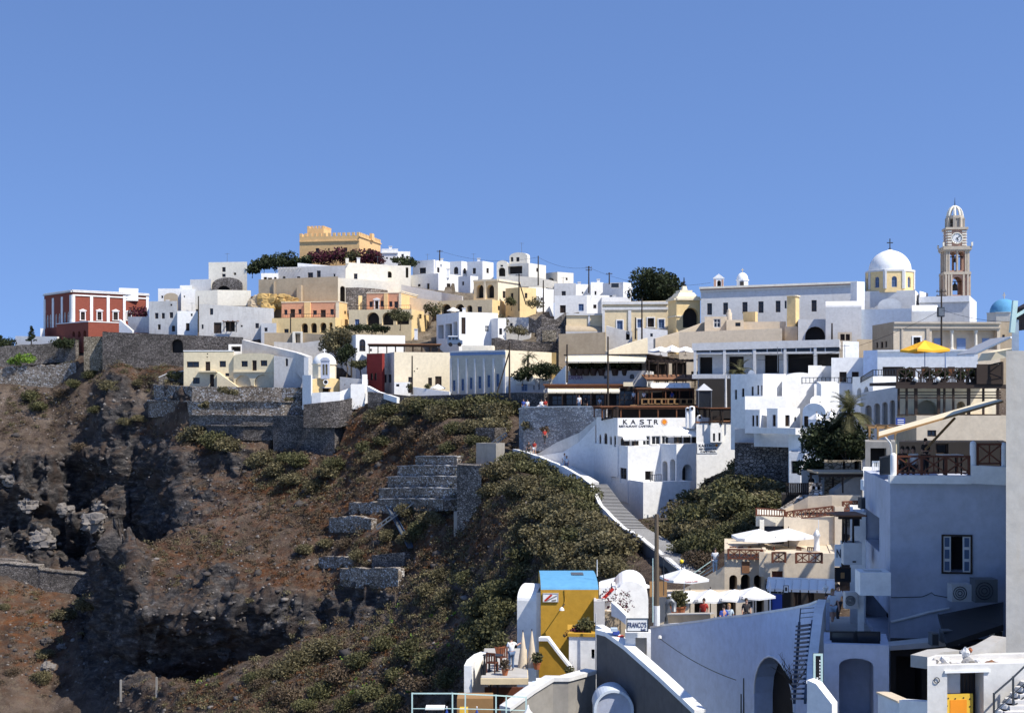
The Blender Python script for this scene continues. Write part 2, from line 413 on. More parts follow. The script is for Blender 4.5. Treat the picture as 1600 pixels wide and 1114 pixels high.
def house(label, c, l, r, yt, yb, D, a, col='white', F='', name='house', cat='house', colL=None, dep=7, par=.35, yr=None,
          fnd=3, group=None, vault=None, ys=None, roofm=None, coping=None, grade=True):
    """A house from its front corner (pixel column c at distance D); faces R (along u, to column r) and L (along v, to column l)."""
    t = R(a); u = Vector((math.cos(t), math.sin(t), 0)); v = Vector((-math.sin(t), math.cos(t), 0))
    O = Vector((X_(c, D), D, 0)); W = solve_t(O, u, r)
    if l is None and (c > 830 or r < 770):   # side walls run back along the line of sight, plot lines are not square here
        q = O if c > 830 else O+u*W; v = Vector((q.x, q.y, 0)).normalized()
    Lw = solve_t(O, v, l) if l is not None else dep
    if W <= 0 or W > 80: print('BAD W', label, W); W = 5
    if Lw <= 0 or Lw > 40: print('BAD L', label, Lw); Lw = dep
    z0, z1 = Z_(yb, D)-fnd, Z_(ys if vault else yt, D); zb = Z_(yb, D)
    slope = 0
    if yr is not None: slope = (Z_(yr, D+W*u.y)-z1)/W
    root = thing(name, label, cat, (O.x, O.y, zb), group)
    root['_w'] = W
    fR = Face(O, u, (u.y, -u.x, 0)); fL = Face(O, v, (-v.y, v.x, 0))
    C = O+u*W+v*Lw
    fB = Face(C, -u, (-u.y, u.x, 0)); fE = Face(C, -v, (v.y, -v.x, 0))
    if grade: FOOT.append((O, u, v, W, Lw, zb))
    holes = {'R': [], 'L': []}; ops = []; trims = []
    for it in F.split(';'):
        q = it.split()
        if not q: continue
        fc = fR if q[0][0] == 'R' else fL; k = q[0][1]
        if k == 'B':
            y0, y1, mt, pr = float(q[1]), float(q[2]), q[3], float(q[4]); trims.append((fc, 0, W if fc is fR else Lw, Z_(y1, D), Z_(y0, D), mt, pr)); continue
        x0, x1, y0, y1 = map(float, q[1:5]); s0, s1, h0, h1 = fc.rect(x0, x1, y0, y1)
        if k == 'b': trims.append((fc, s0, s1, h0, h1, q[5], float(q[6]))); continue
        lim = W if fc is fR else Lw
        s0, s1 = max(s0, .06), min(s1, lim-.06); h1 = min(h1, z1-.08+(slope*s0 if slope < 0 else 0))
        if s1-s0 < .05: continue
        opt = q[5] if len(q) > 5 else ''
        dp = {'A': 1.0, 'o': .9, 'N': .35, 'Q': 1.6}.get(k, .18)
        hh = (s0, s1, h0, h1, (.45 if k == 'Q' else float(k in 'aAN')), dp)
        holes[q[0][0]].append(hh); ops.append((fc, hh, k, opt))
    mb = MB()
    zc = lambda fc, t: z1+slope*(t if fc is fR else 0)
    wallface(mb, fR, 0, W, z0, z1, holes['R'], slope)
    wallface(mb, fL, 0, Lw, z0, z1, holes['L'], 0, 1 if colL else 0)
    zE = z1+slope*W
    mb.poly([fE.p(0, z0), fE.p(Lw, z0), fE.p(Lw, zE), fE.p(0, zE)])
    mb.poly([fB.p(0, z0), fB.p(W, z0), fB.p(W, z1), fB.p(0, zE)])
    cs = [O, O+u*W, C, O+v*Lw]; ct = [z1, zE, zE, z1]; 
    up = lambda q, z: Vector((q.x, q.y, z))
    if not vault:
        th = min(.24, W*.2, Lw*.2); ins = [O+u*th+v*th, O+u*(W-th)+v*th, C-u*th-v*th, O+v*(Lw-th)+u*th]
        for i in range(4):
            j = (i+1) % 4
            mb.poly([up(cs[i], ct[i]), up(cs[j], ct[j]), up(ins[j], ct[j]), up(ins[i], ct[i])])
            mb.poly([up(ins[i], ct[i]), up(ins[j], ct[j]), up(ins[j], ct[j]-par-.02), up(ins[i], ct[i]-par-.02)])
        mb.build('wall', [col]+([colL] if colL else []), root)
        rb = MB(); rb.poly([up(ins[i], ct[i]-par) for i in range(4)]); rb.build('roof', roofm or ('oldwhite' if col in ('white',) else col), root)
        if coping:
            kb = MB(); e = .07; hh = Vector((0, 0, .15)); o4 = [O-u*e-v*e, O+u*(W+e)-v*e, C+u*e+v*e, O+v*(Lw+e)-u*e]
            for i in range(4):
                j = (i+1) % 4; a0, a1, b0, b1 = up(o4[i], ct[i]+.004), up(o4[j], ct[j]+.004), up(ins[i], ct[i]+.004), up(ins[j], ct[j]+.004)
                kb.poly([a0, a1, a1+hh, a0+hh]); kb.poly([a0+hh, a1+hh, b1+hh, b0+hh]); kb.poly([b0+hh, b1+hh, b1, b0]); kb.poly([a0, b0, b1, a1])
            kb.build('coping', coping, root)
    else:
        mb.build('wall', [col]+([colL] if colL else []), root)
        zt = Z_(yt, D); rise = zt-z1; N = 14; vb = MB(); wd, ax, ln, st = (W, u, Lw, v) if vault == 'v' else (Lw, v, W, u)
        ring = [up(O+ax*(wd/2-wd/2*math.cos(math.pi*i/N)), z1+rise*math.sin(math.pi*i/N)) for i in range(N+1)]
        for i in range(N):
            vb.poly([ring[i], ring[i+1], ring[i+1]+st*ln, ring[i]+st*ln], 0)
        for off in (0, ln): vb.poly([q+st*off for q in ring], 1)
        vb.build('vaulted_roof', [roofm or col, col], root)
    for fc, hh, k, opt in ops: add_opening(root, fc, hh, k, opt)
    for fc, s0, s1, h0, h1, mt, pr in trims:
        tb = MB(); e = pr if s0 < .01 and s1 > W-.01 and fc is fR else 0
        tb.box(fc.p(s0-e*.0, h0, .003), fc.u*(s1-s0), fc.n*pr, (0, 0, h1-h0))
        tb.build('pilaster' if (h1-h0) > (s1-s0) else 'cornice', mt, root)
    root_faces[root.name] = (fR, fL, W, Lw, z1)
    return root
root_faces = {}
def strip(label, pts, th, mat, name='wall', cat='wall', cap=None, jag=0, group=None, grade=False, capw=.06, caph=.12):
    """A free-standing or retaining wall along (px, y_top, y_bottom, D) points."""
    A = []
    for i in range(len(pts)-1):
        p, q = pts[i], pts[i+1]
        L = (P(q[0], 0, q[3])-P(p[0], 0, p[3])); L.z = 0; n = max(1, int(L.length/(.9 if jag else 4)))
        for k in range(n): t = k/n; A.append([p[m]+(q[m]-p[m])*t for m in range(4)])
    A.append(list(pts[-1])); T = []; B = []
    for x, yt, yb, D in A:
        T.append(P(x, yt, D)+Vector((0, 0, random.uniform(-jag, jag)))); B.append(P(x, yb, D))
    nb = []
    for i in range(len(T)):
        d = T[min(i+1, len(T)-1)]-T[max(i-1, 0)]; d.z = 0; d.normalize(); nv = Vector((-d.y, d.x, 0)); nb.append(nv*th)
    base = B[0].copy()
    mb = MB()
    for i in range(len(T)-1):
        j = i+1
        mb.poly([B[i], B[j], T[j], T[i]]); mb.poly([T[i], T[j], T[j]+nb[j], T[i]+nb[i]]); mb.poly([B[j]+nb[j], B[i]+nb[i], T[i]+nb[i], T[j]+nb[j]])
    for i in (0, len(T)-1): mb.poly([B[i], T[i], T[i]+nb[i], B[i]+nb[i]])
    if not cap:
        root = thing(name, label, cat, base, group); mb.build('masonry', mat, root)
    else:
        root = thing(name, label, cat, base, group); mb.build('masonry', mat, root); kb = MB()
        for i in range(len(T)-1):
            j = i+1; e = Vector((0, 0, .004)); h = Vector((0, 0, caph)); o0, o1 = nb[i].normalized()*capw, nb[j].normalized()*capw
            q = [T[i]-o0+e, T[j]-o1+e, T[j]+nb[j]+o1+e, T[i]+nb[i]+o0+e]
            kb.poly([z+h for z in q]); kb.poly([q[0], q[1], q[1]+h, q[0]+h]); kb.poly([q[2], q[3], q[3]+h, q[2]+h]); kb.poly(q[::-1])
            if i == 0: kb.poly([q[0], q[0]+h, q[3]+h, q[3]])
            if j == len(T)-1: kb.poly([q[1], q[2], q[2]+h, q[1]+h])
        kb.build('coping', cap, root)
    return root
TMP = bpy.data.scenes.new('scratch')        # small side scene: text and bodies are turned into meshes there
def TMPDG():
    TMP.view_layers[0].update(); return TMP.view_layers[0].depsgraph
def lettering(txt, fc, px, py, hpx, mat, parent, wpx=None, name='lettering', o=.02, wide=1):
    t0 = fc.t(px); Y = fc.Y(t0); cu = bpy.data.curves.new('t', 'FONT'); cu.body = txt; cu.size = hpx*pix(Y)/.70; cu.extrude = .01
    cu.offset = .012*cu.size
    tmp = bpy.data.objects.new('t', cu); TMP.collection.objects.link(tmp)
    me = bpy.data.meshes.new_from_object(tmp.evaluated_get(TMPDG())); bpy.data.objects.remove(tmp)
    xs = [q.co.x for q in me.vertices]; w = max(xs) if xs else 1
    k = wide
    if wpx: k = (fc.t(px+wpx)-t0)/w
    z = Z_(py, Y); org = Vector(ORG(parent))
    for q in me.vertices:
        p = fc.p(t0+q.co.x*k, z+q.co.y, o+q.co.z); q.co = p-org
    me.materials.append(MATS[mat]); ob = bpy.data.objects.new(name, me); COL.objects.link(ob); ob.parent = parent
    return ob
SUN_E, SKY_S, SKY_LIFT, EXPO = 4.6, .142, .29, .50
# ------------------------------------------------------------------ things
def beam(mb, p, q, w, h=None, m=0):
    p, q = Vector(p), Vector(q); d = q-p; s = d.cross(Vector((0, 0, 1)))
    if s.length < 1e-4: s = Vector((1, 0, 0))
    s.normalize(); t = s.cross(d).normalized(); h = h or w
    mb.box(p-s*w/2-t*h/2, d, s*w, t*h, m)
def umbrella(label, px, ya, hw, ye, D, yb, col='canvas', rz=20, text=None, pole='woodpale', n=4, group=None, sag=.12):
    base = P(px, yb, D); ap = Z_(ya, D)-base.z; ed = Z_(ye, D)-base.z; r = hw*pix(D)*1.12
    root = thing('parasol', label, 'parasol', base, group, 0); b = base; mb = MB(); N = n
    cs = [Vector((b.x+r*math.cos(R(rz)+2*math.pi*(i+.5)/N), b.y+r*math.sin(R(rz)+2*math.pi*(i+.5)/N), b.z+ed)) for i in range(N)]
    apx = b+Vector((0, 0, ap)); K = 5
    for i in range(N):
        p, q = cs[i], cs[(i+1) % N]
        for k in range(K):
            t0, t1 = k/K, (k+1)/K; s0, s1 = -sag*(ap-ed)*math.sin(math.pi*t0), -sag*(ap-ed)*math.sin(math.pi*t1)
            A = [apx.lerp(p, t0), apx.lerp(p, t1), apx.lerp(q, t1), apx.lerp(q, t0)]
            mid0, mid1 = apx.lerp(p.lerp(q, .5), t0)+Vector((0, 0, s0-.04*t0)), apx.lerp(p.lerp(q, .5), t1)+Vector((0, 0, s1-.10*t1))
            mb.poly([A[0], A[1], mid1, mid0]); mb.poly([mid0, mid1, A[2], A[3]])
    can = mb.build('canopy', col, root); vb = MB(); vh = .09*r
    for i in range(N):
        p, q = cs[i], cs[(i+1) % N]; m_ = p.lerp(q, .5)-Vector((0, 0, .10)); d = Vector((0, 0, -vh))
        vb.poly([p, m_, m_+d, p+d]); vb.poly([m_, q, q+d, m_+d])
    vb.build('valance', col, can)
    pb = MB(); pb.tube([b, b+Vector((0, 0, ap+.12))], max(.03, .012*r), 6); pb.build('pole', pole, root)
    for i in range(N):
        rb = MB(); beam(rb, b+Vector((0, 0, ap-.12)), cs[i]-Vector((0, 0, .03)), .035); rb.build('rib', pole, root)
    fb = MB(); fb.lathe(b, [(0, .1), (.22, .1), (.25, 0), (0, 0)], 10); fb.build('foot', 'concrete', root)
    if text:
        for i in range(N):
            p, q = cs[i], cs[(i+1) % N]
            if ((p+q)/2-b).y > .1*r: continue
            if p.x > q.x: p, q = q, p
            d = (q-p); d.z = 0; L = d.length; d.normalize()
            fc = Face(p, d, (d.y, -d.x, 0)); m_ = p.lerp(q, .5)
            cu = bpy.data.curves.new('t', 'FONT'); cu.body = text; cu.size = vh*1.25; cu.extrude = .004; cu.align_x = 'CENTER'
            tmp = bpy.data.objects.new('t', cu); TMP.collection.objects.link(tmp)
            me = bpy.data.meshes.new_from_object(tmp.evaluated_get(TMPDG())); bpy.data.objects.remove(tmp)
            for vtx in me.vertices: vtx.co = fc.p(L/2+vtx.co.x, m_.z-vh*.9+vtx.co.y, .03+vtx.co.z)-b
            me.materials.append(MATS['letterred']); o = bpy.data.objects.new('lettering', me); COL.objects.link(o); o.parent = can
    return root
def folded_umbrella(label, px, yt, yb, D, col='canvas', w=5):
    b = P(px, yb, D); h = Z_(yt, D)-b.z; r = w*pix(D)
    root = thing('folded_parasol', label, 'parasol', b); mb = MB()
    mb.lathe(b, [(.05*r, h*.98), (.5*r, h*.9), (1.1*r, h*.74), (.8*r, h*.70), (.75*r, h*.4), (.9*r, h*.2), (1.0*r, h*.14), (.2*r, h*.15)], 9); mb.build('canopy', col, root, True)
    pb = MB(); pb.tube([b, b+Vector((0, 0, h*1.03))], .03, 6); pb.build('pole', 'whiteframe', root)
    fb = MB(); fb.lathe(b, [(0, .1), (.22, .1), (.25, 0), (0, 0)], 10); fb.build('foot', 'concrete', root)
    return root
def railing(label, pts, style='bars', mat='irondark', sp=.16, th=.035, name='railing', cat='railing', group=None, postw=.06):
    """pts: (px, y_top, y_bottom, D)"""
    T = [P(x, a, D) for x, a, b, D in pts]; B = [P(x, b, D) for x, a, b, D in pts]
    root = thing(name, label, cat, B[0], group); rb, ib, ub = MB(), MB(), MB()
    for i in range(len(T)-1):
        beam(rb, T[i], T[i+1], postw); 
        lo0, lo1 = B[i].lerp(T[i], .12), B[i+1].lerp(T[i+1], .12); beam(rb, lo0, lo1, postw*.8)
        L = (T[i+1]-T[i]).length; n = max(2, int(L/sp))
        if style == 'bars':
            for k in range(1, n): t = k/n; beam(ib, lo0.lerp(lo1, t), T[i].lerp(T[i+1], t), th)
        elif style == 'cross':
            n = max(1, int(L/((T[i]-B[i]).length*.85)))
            for k in range(n):
                t0, t1 = k/n, (k+1)/n
                beam(ib, lo0.lerp(lo1, t0), T[i].lerp(T[i+1], t1), th); beam(ib, lo0.lerp(lo1, t1), T[i].lerp(T[i+1], t0), th)
                if k: beam(ib, lo0.lerp(lo1, t0), T[i].lerp(T[i+1], t0), th*1.2)
                beam(ib, lo0.lerp(lo1, (t0+t1)/2), T[i].lerp(T[i+1], (t0+t1)/2), th*.8)
        elif style == 'pipe':
            beam(rb, B[i].lerp(T[i], .5), B[i+1].lerp(T[i+1], .5), postw*.6)
    rb.build('rail', mat, root)
    for t, b in zip(T, B): ub = MB(); beam(ub, b, t+Vector((0, 0, .03)), postw*1.25); ub.build('post', mat, root)
    if ib.f: ib.build('infill', mat, root)
    return root
def pole(label, px, yt, yb, D, r=.11, mat='pole', arms=0, strut=None, name='utility_pole', cat='pole', iso=True):
    b = P(px, yb, D); h = Z_(yt, D)-b.z; root = thing(name, label, cat, b)
    mb = MB(); mb.tube([b, b+Vector((0, 0, h*.5)), b+Vector((0, 0, h))], r, 8, 0, r*.7); mb.build('mast', mat, root)
    for k in range(arms):
        z = h-.25-k*.45; ab = MB(); beam(ab, b+Vector((-.55, 0, z)), b+Vector((.55, 0, z)), .09); a = ab.build('crossarm', mat, root)
        for s in (-.45, -.15, .15, .45): ib = MB(); ib.lathe(b+Vector((s, 0, z+.05)), [(.03, 0), (.05, .06), (.03, .1), (.05, .14), (0, .17)], 6); ib.build('insulator', 'metal', a)
    if strut:
        sb = MB(); q = P(strut[0], strut[1], D-.4); sb.tube([q, b+Vector((0, 0, h*strut[2]))], r*.75, 7); sb.build('strut', mat, root)
    return root
def cable(label, p, q, sag, r=.018):
    mb = MB(); p, q = Vector(p), Vector(q); pts = [p.lerp(q, i/12)-Vector((0, 0, sag*4*(i/12)*(1-i/12))) for i in range(13)]
    mb.tube(pts, r, 4); o = mb.build('power_cable', 'wire'); return tag(o, label, 'cable')
def pergola(label, c, l, r, yt, yb, D, a, th=.16, mat='wooddark', roofmat='tilebrown', over=.25, nposts=4, slats=False, name='pergola', cat='pergola', slope=0, posts=True, group=None):
    """Flat timber roof on posts; same corner scheme as house()."""
    t = R(a); u = Vector((math.cos(t), math.sin(t), 0)); v = Vector((-math.sin(t), math.cos(t), 0)); O = Vector((X_(c, D), D, 0))
    W = solve_t(O, u, r); L = solve_t(O, v, l) if isinstance(l, (int, float)) and l < c else float(l[0])
    z1, z0 = Z_(yt, D), Z_(yb, D); root = thing(name, label, cat, (O.x, O.y, z0), group); up = lambda s, q, z: O+u*s+v*q+Vector((0, 0, z))
    sl = Vector((0, 0, slope*L)); rb = MB()
    if slats:
        n = max(3, int(W/.45))
        for i in range(n): rb.box(up(-over+(W+2*over-.1)*i/(n-1), -over, z1-th*.6), u*.1, v*(L+2*over)+sl, (0, 0, th*.6))
    else: rb.box(up(-over, -over, z1-th*.6), u*(W+2*over), v*(L+2*over)+sl, (0, 0, th*.6))
    rb.build('roof', roofmat, root)
    bm = MB()
    for q in (0, L): bm.box(up(-.1, q-.06, z1-th*1.7+slope*q), u*(W+.2), v*.12, (0, 0, th*1.08))
    bm.build('beam', mat, root)
    if posts:
        for q in (0, L):
            for k in range(nposts):
                pb = MB(); s = W*k/(nposts-1); pb.box(up(s-.06, q-.055, z0), u*.12, v*.11, (0, 0, z1-z0-th*1.6+slope*q)); pb.build('post', mat, root)
    return root
def awning(label, x0, x1, y0, y1, D, a, drop, out, mat='canvascream', n=6, name='awning', cat='awning', group=None, posts=0, yb=None):
    """Sloping fabric: back edge at y0, falling `drop` m over `out` m towards the front; n cloth panels."""
    t = R(a); u = Vector((math.cos(t), math.sin(t), 0)); nn = Vector((u.y, -u.x, 0)); O = Vector((X_(x0, D), D, 0)); W = solve_t(O, u, x1)
    z1 = Z_(y0, D); root = thing(name, label, cat, (O.x, O.y, z1), group); mb = MB(); g = .03
    for i in range(n):
        s0, s1 = W*i/n+g, W*(i+1)/n-g; A = []
        pr = [O+u*s0+Vector((0, 0, z1)), O+u*s1+Vector((0, 0, z1)), O+u*s1+nn*out+Vector((0, 0, z1-drop)), O+u*s0+nn*out+Vector((0, 0, z1-drop))]
        mid0, mid1 = (pr[0]+pr[3])/2-Vector((0, 0, .05)), (pr[1]+pr[2])/2-Vector((0, 0, .05))
        mb.poly([pr[0], pr[1], mid1, mid0]); mb.poly([mid0, mid1, pr[2], pr[3]]); d = Vector((0, 0, -.16)); mb.poly([pr[3], pr[2], pr[2]+d, pr[3]+d])
    mb.build('fabric', mat, root); fb = MB(); 
    beam(fb, O+Vector((0, 0, z1+.04)), O+u*W+Vector((0, 0, z1+.04)), .07); q = nn*out+Vector((0, 0, z1-drop+.0)); beam(fb, O+q, O+u*W+q, .05)
    for i in range(n+1): beam(fb, O+u*(W*i/n)+Vector((0, 0, z1)), O+u*(W*i/n)+q, .04)
    fb.build('frame', 'whiteframe', root)
    if posts:
        for i in range(posts):
            pb = MB(); s = W*i/(posts-1); beam(pb, O+u*s+nn*(out-.05)+Vector((0, 0, Z_(yb, D))), O+u*s+nn*(out-.05)+Vector((0, 0, z1-drop)), .09); pb.build('post', 'wooddark', root)
    return root

# vegetation
def tree(label, px, yb, D, h, crown, nl, mat='leafdark', lumps=7, leaf=.22, trunk=.2, name='tree', cat='tree', cz=.62, group=None):
    b = P(px, yb, D); root = thing(name, label, cat, b, group)
    C = []; tops = []; rx, ry, rz = crown
    if name != 'tree': cz = .37; rz = max(rz, h*.46)
    for i in range(lumps):
        a = 2*math.pi*(i*.618); k = math.sqrt((i+.5)/lumps)*.72; zz = random.uniform(-.5, .55)*(1-.4*k)
        c = np.array([b.x+rx*k*math.cos(a), b.y+ry*k*math.sin(a), b.z+h*cz+rz*zz]); s = random.uniform(.42, .6)
        C.append(cloud(nl//lumps, c, (rx*s, ry*s, rz*s), .35)); tops.append(c)
    V, Q = leafquads(np.concatenate(C), leaf); npmesh('crown', V, Q, mat, root)
    mb = MB(); tz = h*cz*.55; mb.tube([b-Vector((0, 0, .8)), b+Vector((.05*h, 0, tz*.5)), b+Vector((0, 0, tz))], trunk, 7, 0, trunk*.6)
    for c in tops[:5]: mb.tube([b+Vector((0, 0, tz*.9)), Vector(c)], trunk*.45, 5, 0, trunk*.15)
    mb.build('trunk', 'trunk', root, True)
    return root
def conifer(label, px, yb, D, h, r, nl=900, mat='leafdark', name='conifer', tiers=9):
    b = P(px, yb, D); root = thing(name, label, 'tree', b); C = []
    for i in range(tiers):
        t = i/tiers; z = h*(.16+.84*t); rr = r*(1-t)**.8*random.uniform(.7, 1.15)+.08
        for k in range(5):
            a = random.uniform(0, 6.28); C.append(cloud(max(6, int(nl/tiers/5*(1.4-t))), np.array([b.x+rr*.55*math.cos(a), b.y+rr*.55*math.sin(a), b.z+z]), (rr*.5, rr*.5, h*.05), .2))
    V, Q = leafquads(np.concatenate(C), .13); npmesh('crown', V, Q, mat, root)
    mb = MB(); mb.tube([b-Vector((0, 0, .5)), b+Vector((0, 0, h*.95))], .12, 6, 0, .03); mb.build('trunk', 'trunk', root)
    return root
def palm(label, px, yb, D, h, fl, nf=26, lean=(0, 0), mat='leafgreen', tr=.2):
    b = P(px, yb, D); root = thing('palm_tree', label, 'palm tree', b); top = b+Vector((lean[0], lean[1], h))
    mb = MB(); pts = [b-Vector((0, 0, .5))]+[b.lerp(top, k/7) for k in range(1, 8)]; mb.tube(pts, tr*1.25, 9, 0, tr*.9)
    for k in range(18): mb.lathe(b.lerp(top, k/18), [(tr*1.22, 0), (tr*1.12, .08)], 9)
    mb.build('trunk', 'palmtrunk', root); fb = MB()
    for i in range(nf):
        a = i*2.4; el = R(random.uniform(-25, 75)); d = Vector((math.cos(a)*math.cos(el), math.sin(a)*math.cos(el), math.sin(el))); s = Vector((-math.sin(a), math.cos(a), 0)); p = top.copy(); L = fl*random.uniform(.8, 1.1); N = 11
        for k in range(N):
            q = p+d*(L/N); d = (d+Vector((0, 0, -.14))).normalized(); w = L*.24*(math.sin(math.pi*(k+.6)/(N+.6))**.7)
            up = s.cross(d).normalized()
            for sg in (-1, 1):
                for e in (0, .5):
                    r0 = p.lerp(q, e); tip = r0+s*sg*w+d*w*.55-up*w*.25
                    fb.poly([r0, r0+d*(L/N*.42), tip])
            p = q
    fb.build('fronds', mat, root); return root
def mound(name, label, c, rad, n, mat, leaf, group=None, stem=True):
    root = thing(name, label, 'bush', c, group); C = []
    for i in range(6):
        a = random.uniform(0, 6.28); k = random.uniform(.1, .55); s = random.uniform(.5, .75)
        C.append(cloud(n//6, np.array([c[0]+rad[0]*k*math.cos(a), c[1]+rad[1]*k*math.sin(a), c[2]+rad[2]*random.uniform(.0, .45)]), (rad[0]*s, rad[1]*s, rad[2]*s), .5))
    C = np.concatenate(C); V, Q = leafquads(C, leaf, .5); npmesh('foliage', V, Q, mat, root)
    return root

# people ------------------------------------------------------------
def skinmesh(nodes, edges, radii, root_i=0, sub=1):
    me = bpy.data.meshes.new('s'); me.from_pydata(nodes, edges, []); o = bpy.data.objects.new('s', me); TMP.collection.objects.link(o)
    md = o.modifiers.new('s', 'SKIN'); md.use_smooth_shade = True
    sv = me.skin_vertices[0].data if me.skin_vertices else None
    for i, r in enumerate(radii):
        sv[i].radius = r if hasattr(r, '__len__') else (r, r); sv[i].use_root = (i == root_i)
    s2 = o.modifiers.new('u', 'SUBSURF'); s2.levels = sub; s2.render_levels = sub
    m = bpy.data.meshes.new_from_object(o.evaluated_get(TMPDG())); bpy.data.objects.remove(o)
    return m
def person(label, px, yb, D, h=1.7, face=180, pose='stand', top='clothwhite', bottom='clothjeans', hair='hairdark', short=False, sleeve=True, arm=None, base=None, longhair=False):
    """Feet (or seat) at the point; face: heading in degrees, 180 = towards the camera."""
    b = base if base is not None else P(px, yb, D); root = thing('person', label, 'person', b, None, 0); k = h/1.7
    sit = pose == 'sit'; N = {}
    hip = .46 if sit else .92
    st = .28 if pose == 'walk' else .0
    J = {'pel': (0, 0, hip), 'wai': (0, .01, hip+.16), 'che': (0, .015, hip+.36), 'nec': (0, 0, hip+.54), 'hd0': (0, .02, hip+.60), 'hd1': (0, .035, hip+.69), 'hd2': (0, .02, hip+.775)}
    for sg, n in ((-1, 'l'), (1, 'r')):
        J['sh'+n] = (sg*.17, 0, hip+.48); J['hp'+n] = (sg*.085, 0, hip-.03)
        if sit: J['kn'+n] = (sg*.11, .42, hip+.02); J['an'+n] = (sg*.11, .40, .08); J['to'+n] = (sg*.12, .56, .03)
        else:
            f = sg*st; J['kn'+n] = (sg*.09, f*.55+.03, .48); J['an'+n] = (sg*.09, f-.03*(f < 0), .08+(.06 if f < 0 else 0)); J['to'+n] = (sg*.10, f+.15, .03)
        mode = (arm or {}).get(n, 'down')
        if mode == 'down': J['el'+n] = (sg*.23, -.03-sg*st*.3, hip+.20); J['wr'+n] = (sg*.235, .07-sg*st*.5, hip-.03); hd = (0, .1, -1)
        elif mode == 'up': J['el'+n] = (sg*.26, .16, hip+.62); J['wr'+n] = (sg*.22, .30, hip+.80); hd = (0, .4, 1)
        elif mode == 'out': J['el'+n] = (sg*.36, .12, hip+.32); J['wr'+n] = (sg*.52, .26, hip+.38); hd = (sg*.8, .5, 0)
        else: J['el'+n] = (sg*.22, .02, hip+.22); J['wr'+n] = (sg*.12, .27, hip+.25); hd = (-sg*.3, 1, 0)
        hd = Vector(hd).normalized(); w = Vector(J['wr'+n]); sd = Vector((1, 0, 0)) if abs(hd.x) < .7 else Vector((0, 0, 1))
        J['pa'+n] = tuple(w+hd*.075)
        for i in range(4):
            r0 = w+hd*.105+sd*((i-1.5)*.021); ln = (.062, .075, .07, .052)[i]; J[f'f{i}a'+n] = tuple(r0); J[f'f{i}b'+n] = tuple(r0+hd*ln+Vector((0, .018, 0)))
        J['tha'+n] = tuple(w+hd*.04-sd*sg*.035+Vector((0, .015, 0))); J['thb'+n] = tuple(w+hd*.085-sd*sg*.05+Vector((0, .035, 0)))
    rad = {'pel': (.15, .105), 'wai': (.125, .095), 'che': (.155, .105), 'nec': .052, 'hd0': .07, 'hd1': (.078, .095), 'hd2': (.06, .07), 'sh': .062, 'hp': .092, 'kn': .058, 'an': .04, 'to': .035, 'el': .043, 'wr': .03, 'pa': (.036, .02), 'f': .0095, 'th': .012}
    def rd(n): 
        if n in rad: return rad[n]
        if n[0] == 'f': return rad['f']
        return rad[n[:2]]
    E = [('pel', 'wai'), ('wai', 'che'), ('che', 'nec'), ('nec', 'hd0'), ('hd0', 'hd1'), ('hd1', 'hd2')]
    for n in 'lr':
        E += [('che', 'sh'+n), ('sh'+n, 'el'+n), ('el'+n, 'wr'+n), ('wr'+n, 'pa'+n), ('pel', 'hp'+n), ('hp'+n, 'kn'+n), ('kn'+n, 'an'+n), ('an'+n, 'to'+n), ('wr'+n, 'tha'+n), ('tha'+n, 'thb'+n)]
        for i in range(4): E += [('pa'+n, f'f{i}a'+n), (f'f{i}a'+n, f'f{i}b'+n)]
    rot = Matrix.Rotation(R(face), 3, 'Z')
    def mk(keys, edges, grow, name, mat, parent):
        idx = {q: i for i, q in enumerate(keys)}
        rr = []
        for q in keys:
            v = rd(q); v = v if hasattr(v, '__len__') else (v, v); rr.append(((v[0]+grow)*k, (v[1]+grow)*k))
        me = skinmesh([tuple(rot @ (Vector(J[q])*k)) for q in keys], [(idx[a_], idx[b_]) for a_, b_ in edges], rr)
        me.materials.append(MATS[mat]); me.polygons.foreach_set('use_smooth', [True]*len(me.polygons)); me.name = name
        o = bpy.data.objects.new(name, me); COL.objects.link(o); o.parent = parent; return o
    keys = list(J); body = mk(keys, E, 0, 'body', 'skin', root)
    J2 = {}
    tk = ['pel', 'wai', 'che', 'shl', 'shr']; te = [('pel', 'wai'), ('wai', 'che'), ('che', 'shl'), ('che', 'shr')]
    if sleeve:
        for n in 'lr': J['sl'+n] = tuple(Vector(J['sh'+n]).lerp(Vector(J['el'+n]), .75)); rad['sl'] = .05; tk.append('sl'+n); te.append(('sh'+n, 'sl'+n))
    J['nk'] = tuple(Vector(J['che']).lerp(Vector(J['nec']), .55)); rad['nk'] = .09; tk.append('nk'); te.append(('che', 'nk'))
    mk(tk, te, .014, 'shirt', top, root)
    bk = ['pel', 'hpl', 'hpr', 'knl', 'knr']; be = [('pel', 'hpl'), ('pel', 'hpr'), ('hpl', 'knl'), ('hpr', 'knr')]
    if short:
        for n in 'lr': J['kn'+n] = tuple(Vector(J['hp'+n]).lerp(Vector(J['kn'+n]), .55)); 
        rad['kn'] = .082
    else: bk += ['anl', 'anr']; be += [('knl', 'anl'), ('knr', 'anr')]
    mk(bk, be, .018, 'shorts' if short else 'trousers', bottom, root)
    hb = MB(); c = rot @ (Vector(J['hd2'])*k+Vector((0, -.018, -.045))*k); 
    prof = [(.001, .125), (.05, .115), (.085, .07), (.098, .01), (.09, -.05)]
    hb.lathe(Vector(b)+c, [(r*k, z*k) for r, z in prof], 12); 
    if longhair: hb.lathe(Vector(b)+c+rot @ Vector((0, -.03, 0)), [(.095*k, .0), (.09*k, -.1*k), (.06*k, -.2*k), (.0, -.22*k)], 12)
    hb.build('hair', hair, root, True)
    fb = MB(); hd = Vector(b)+rot @ (Vector(J['hd1'])*k)
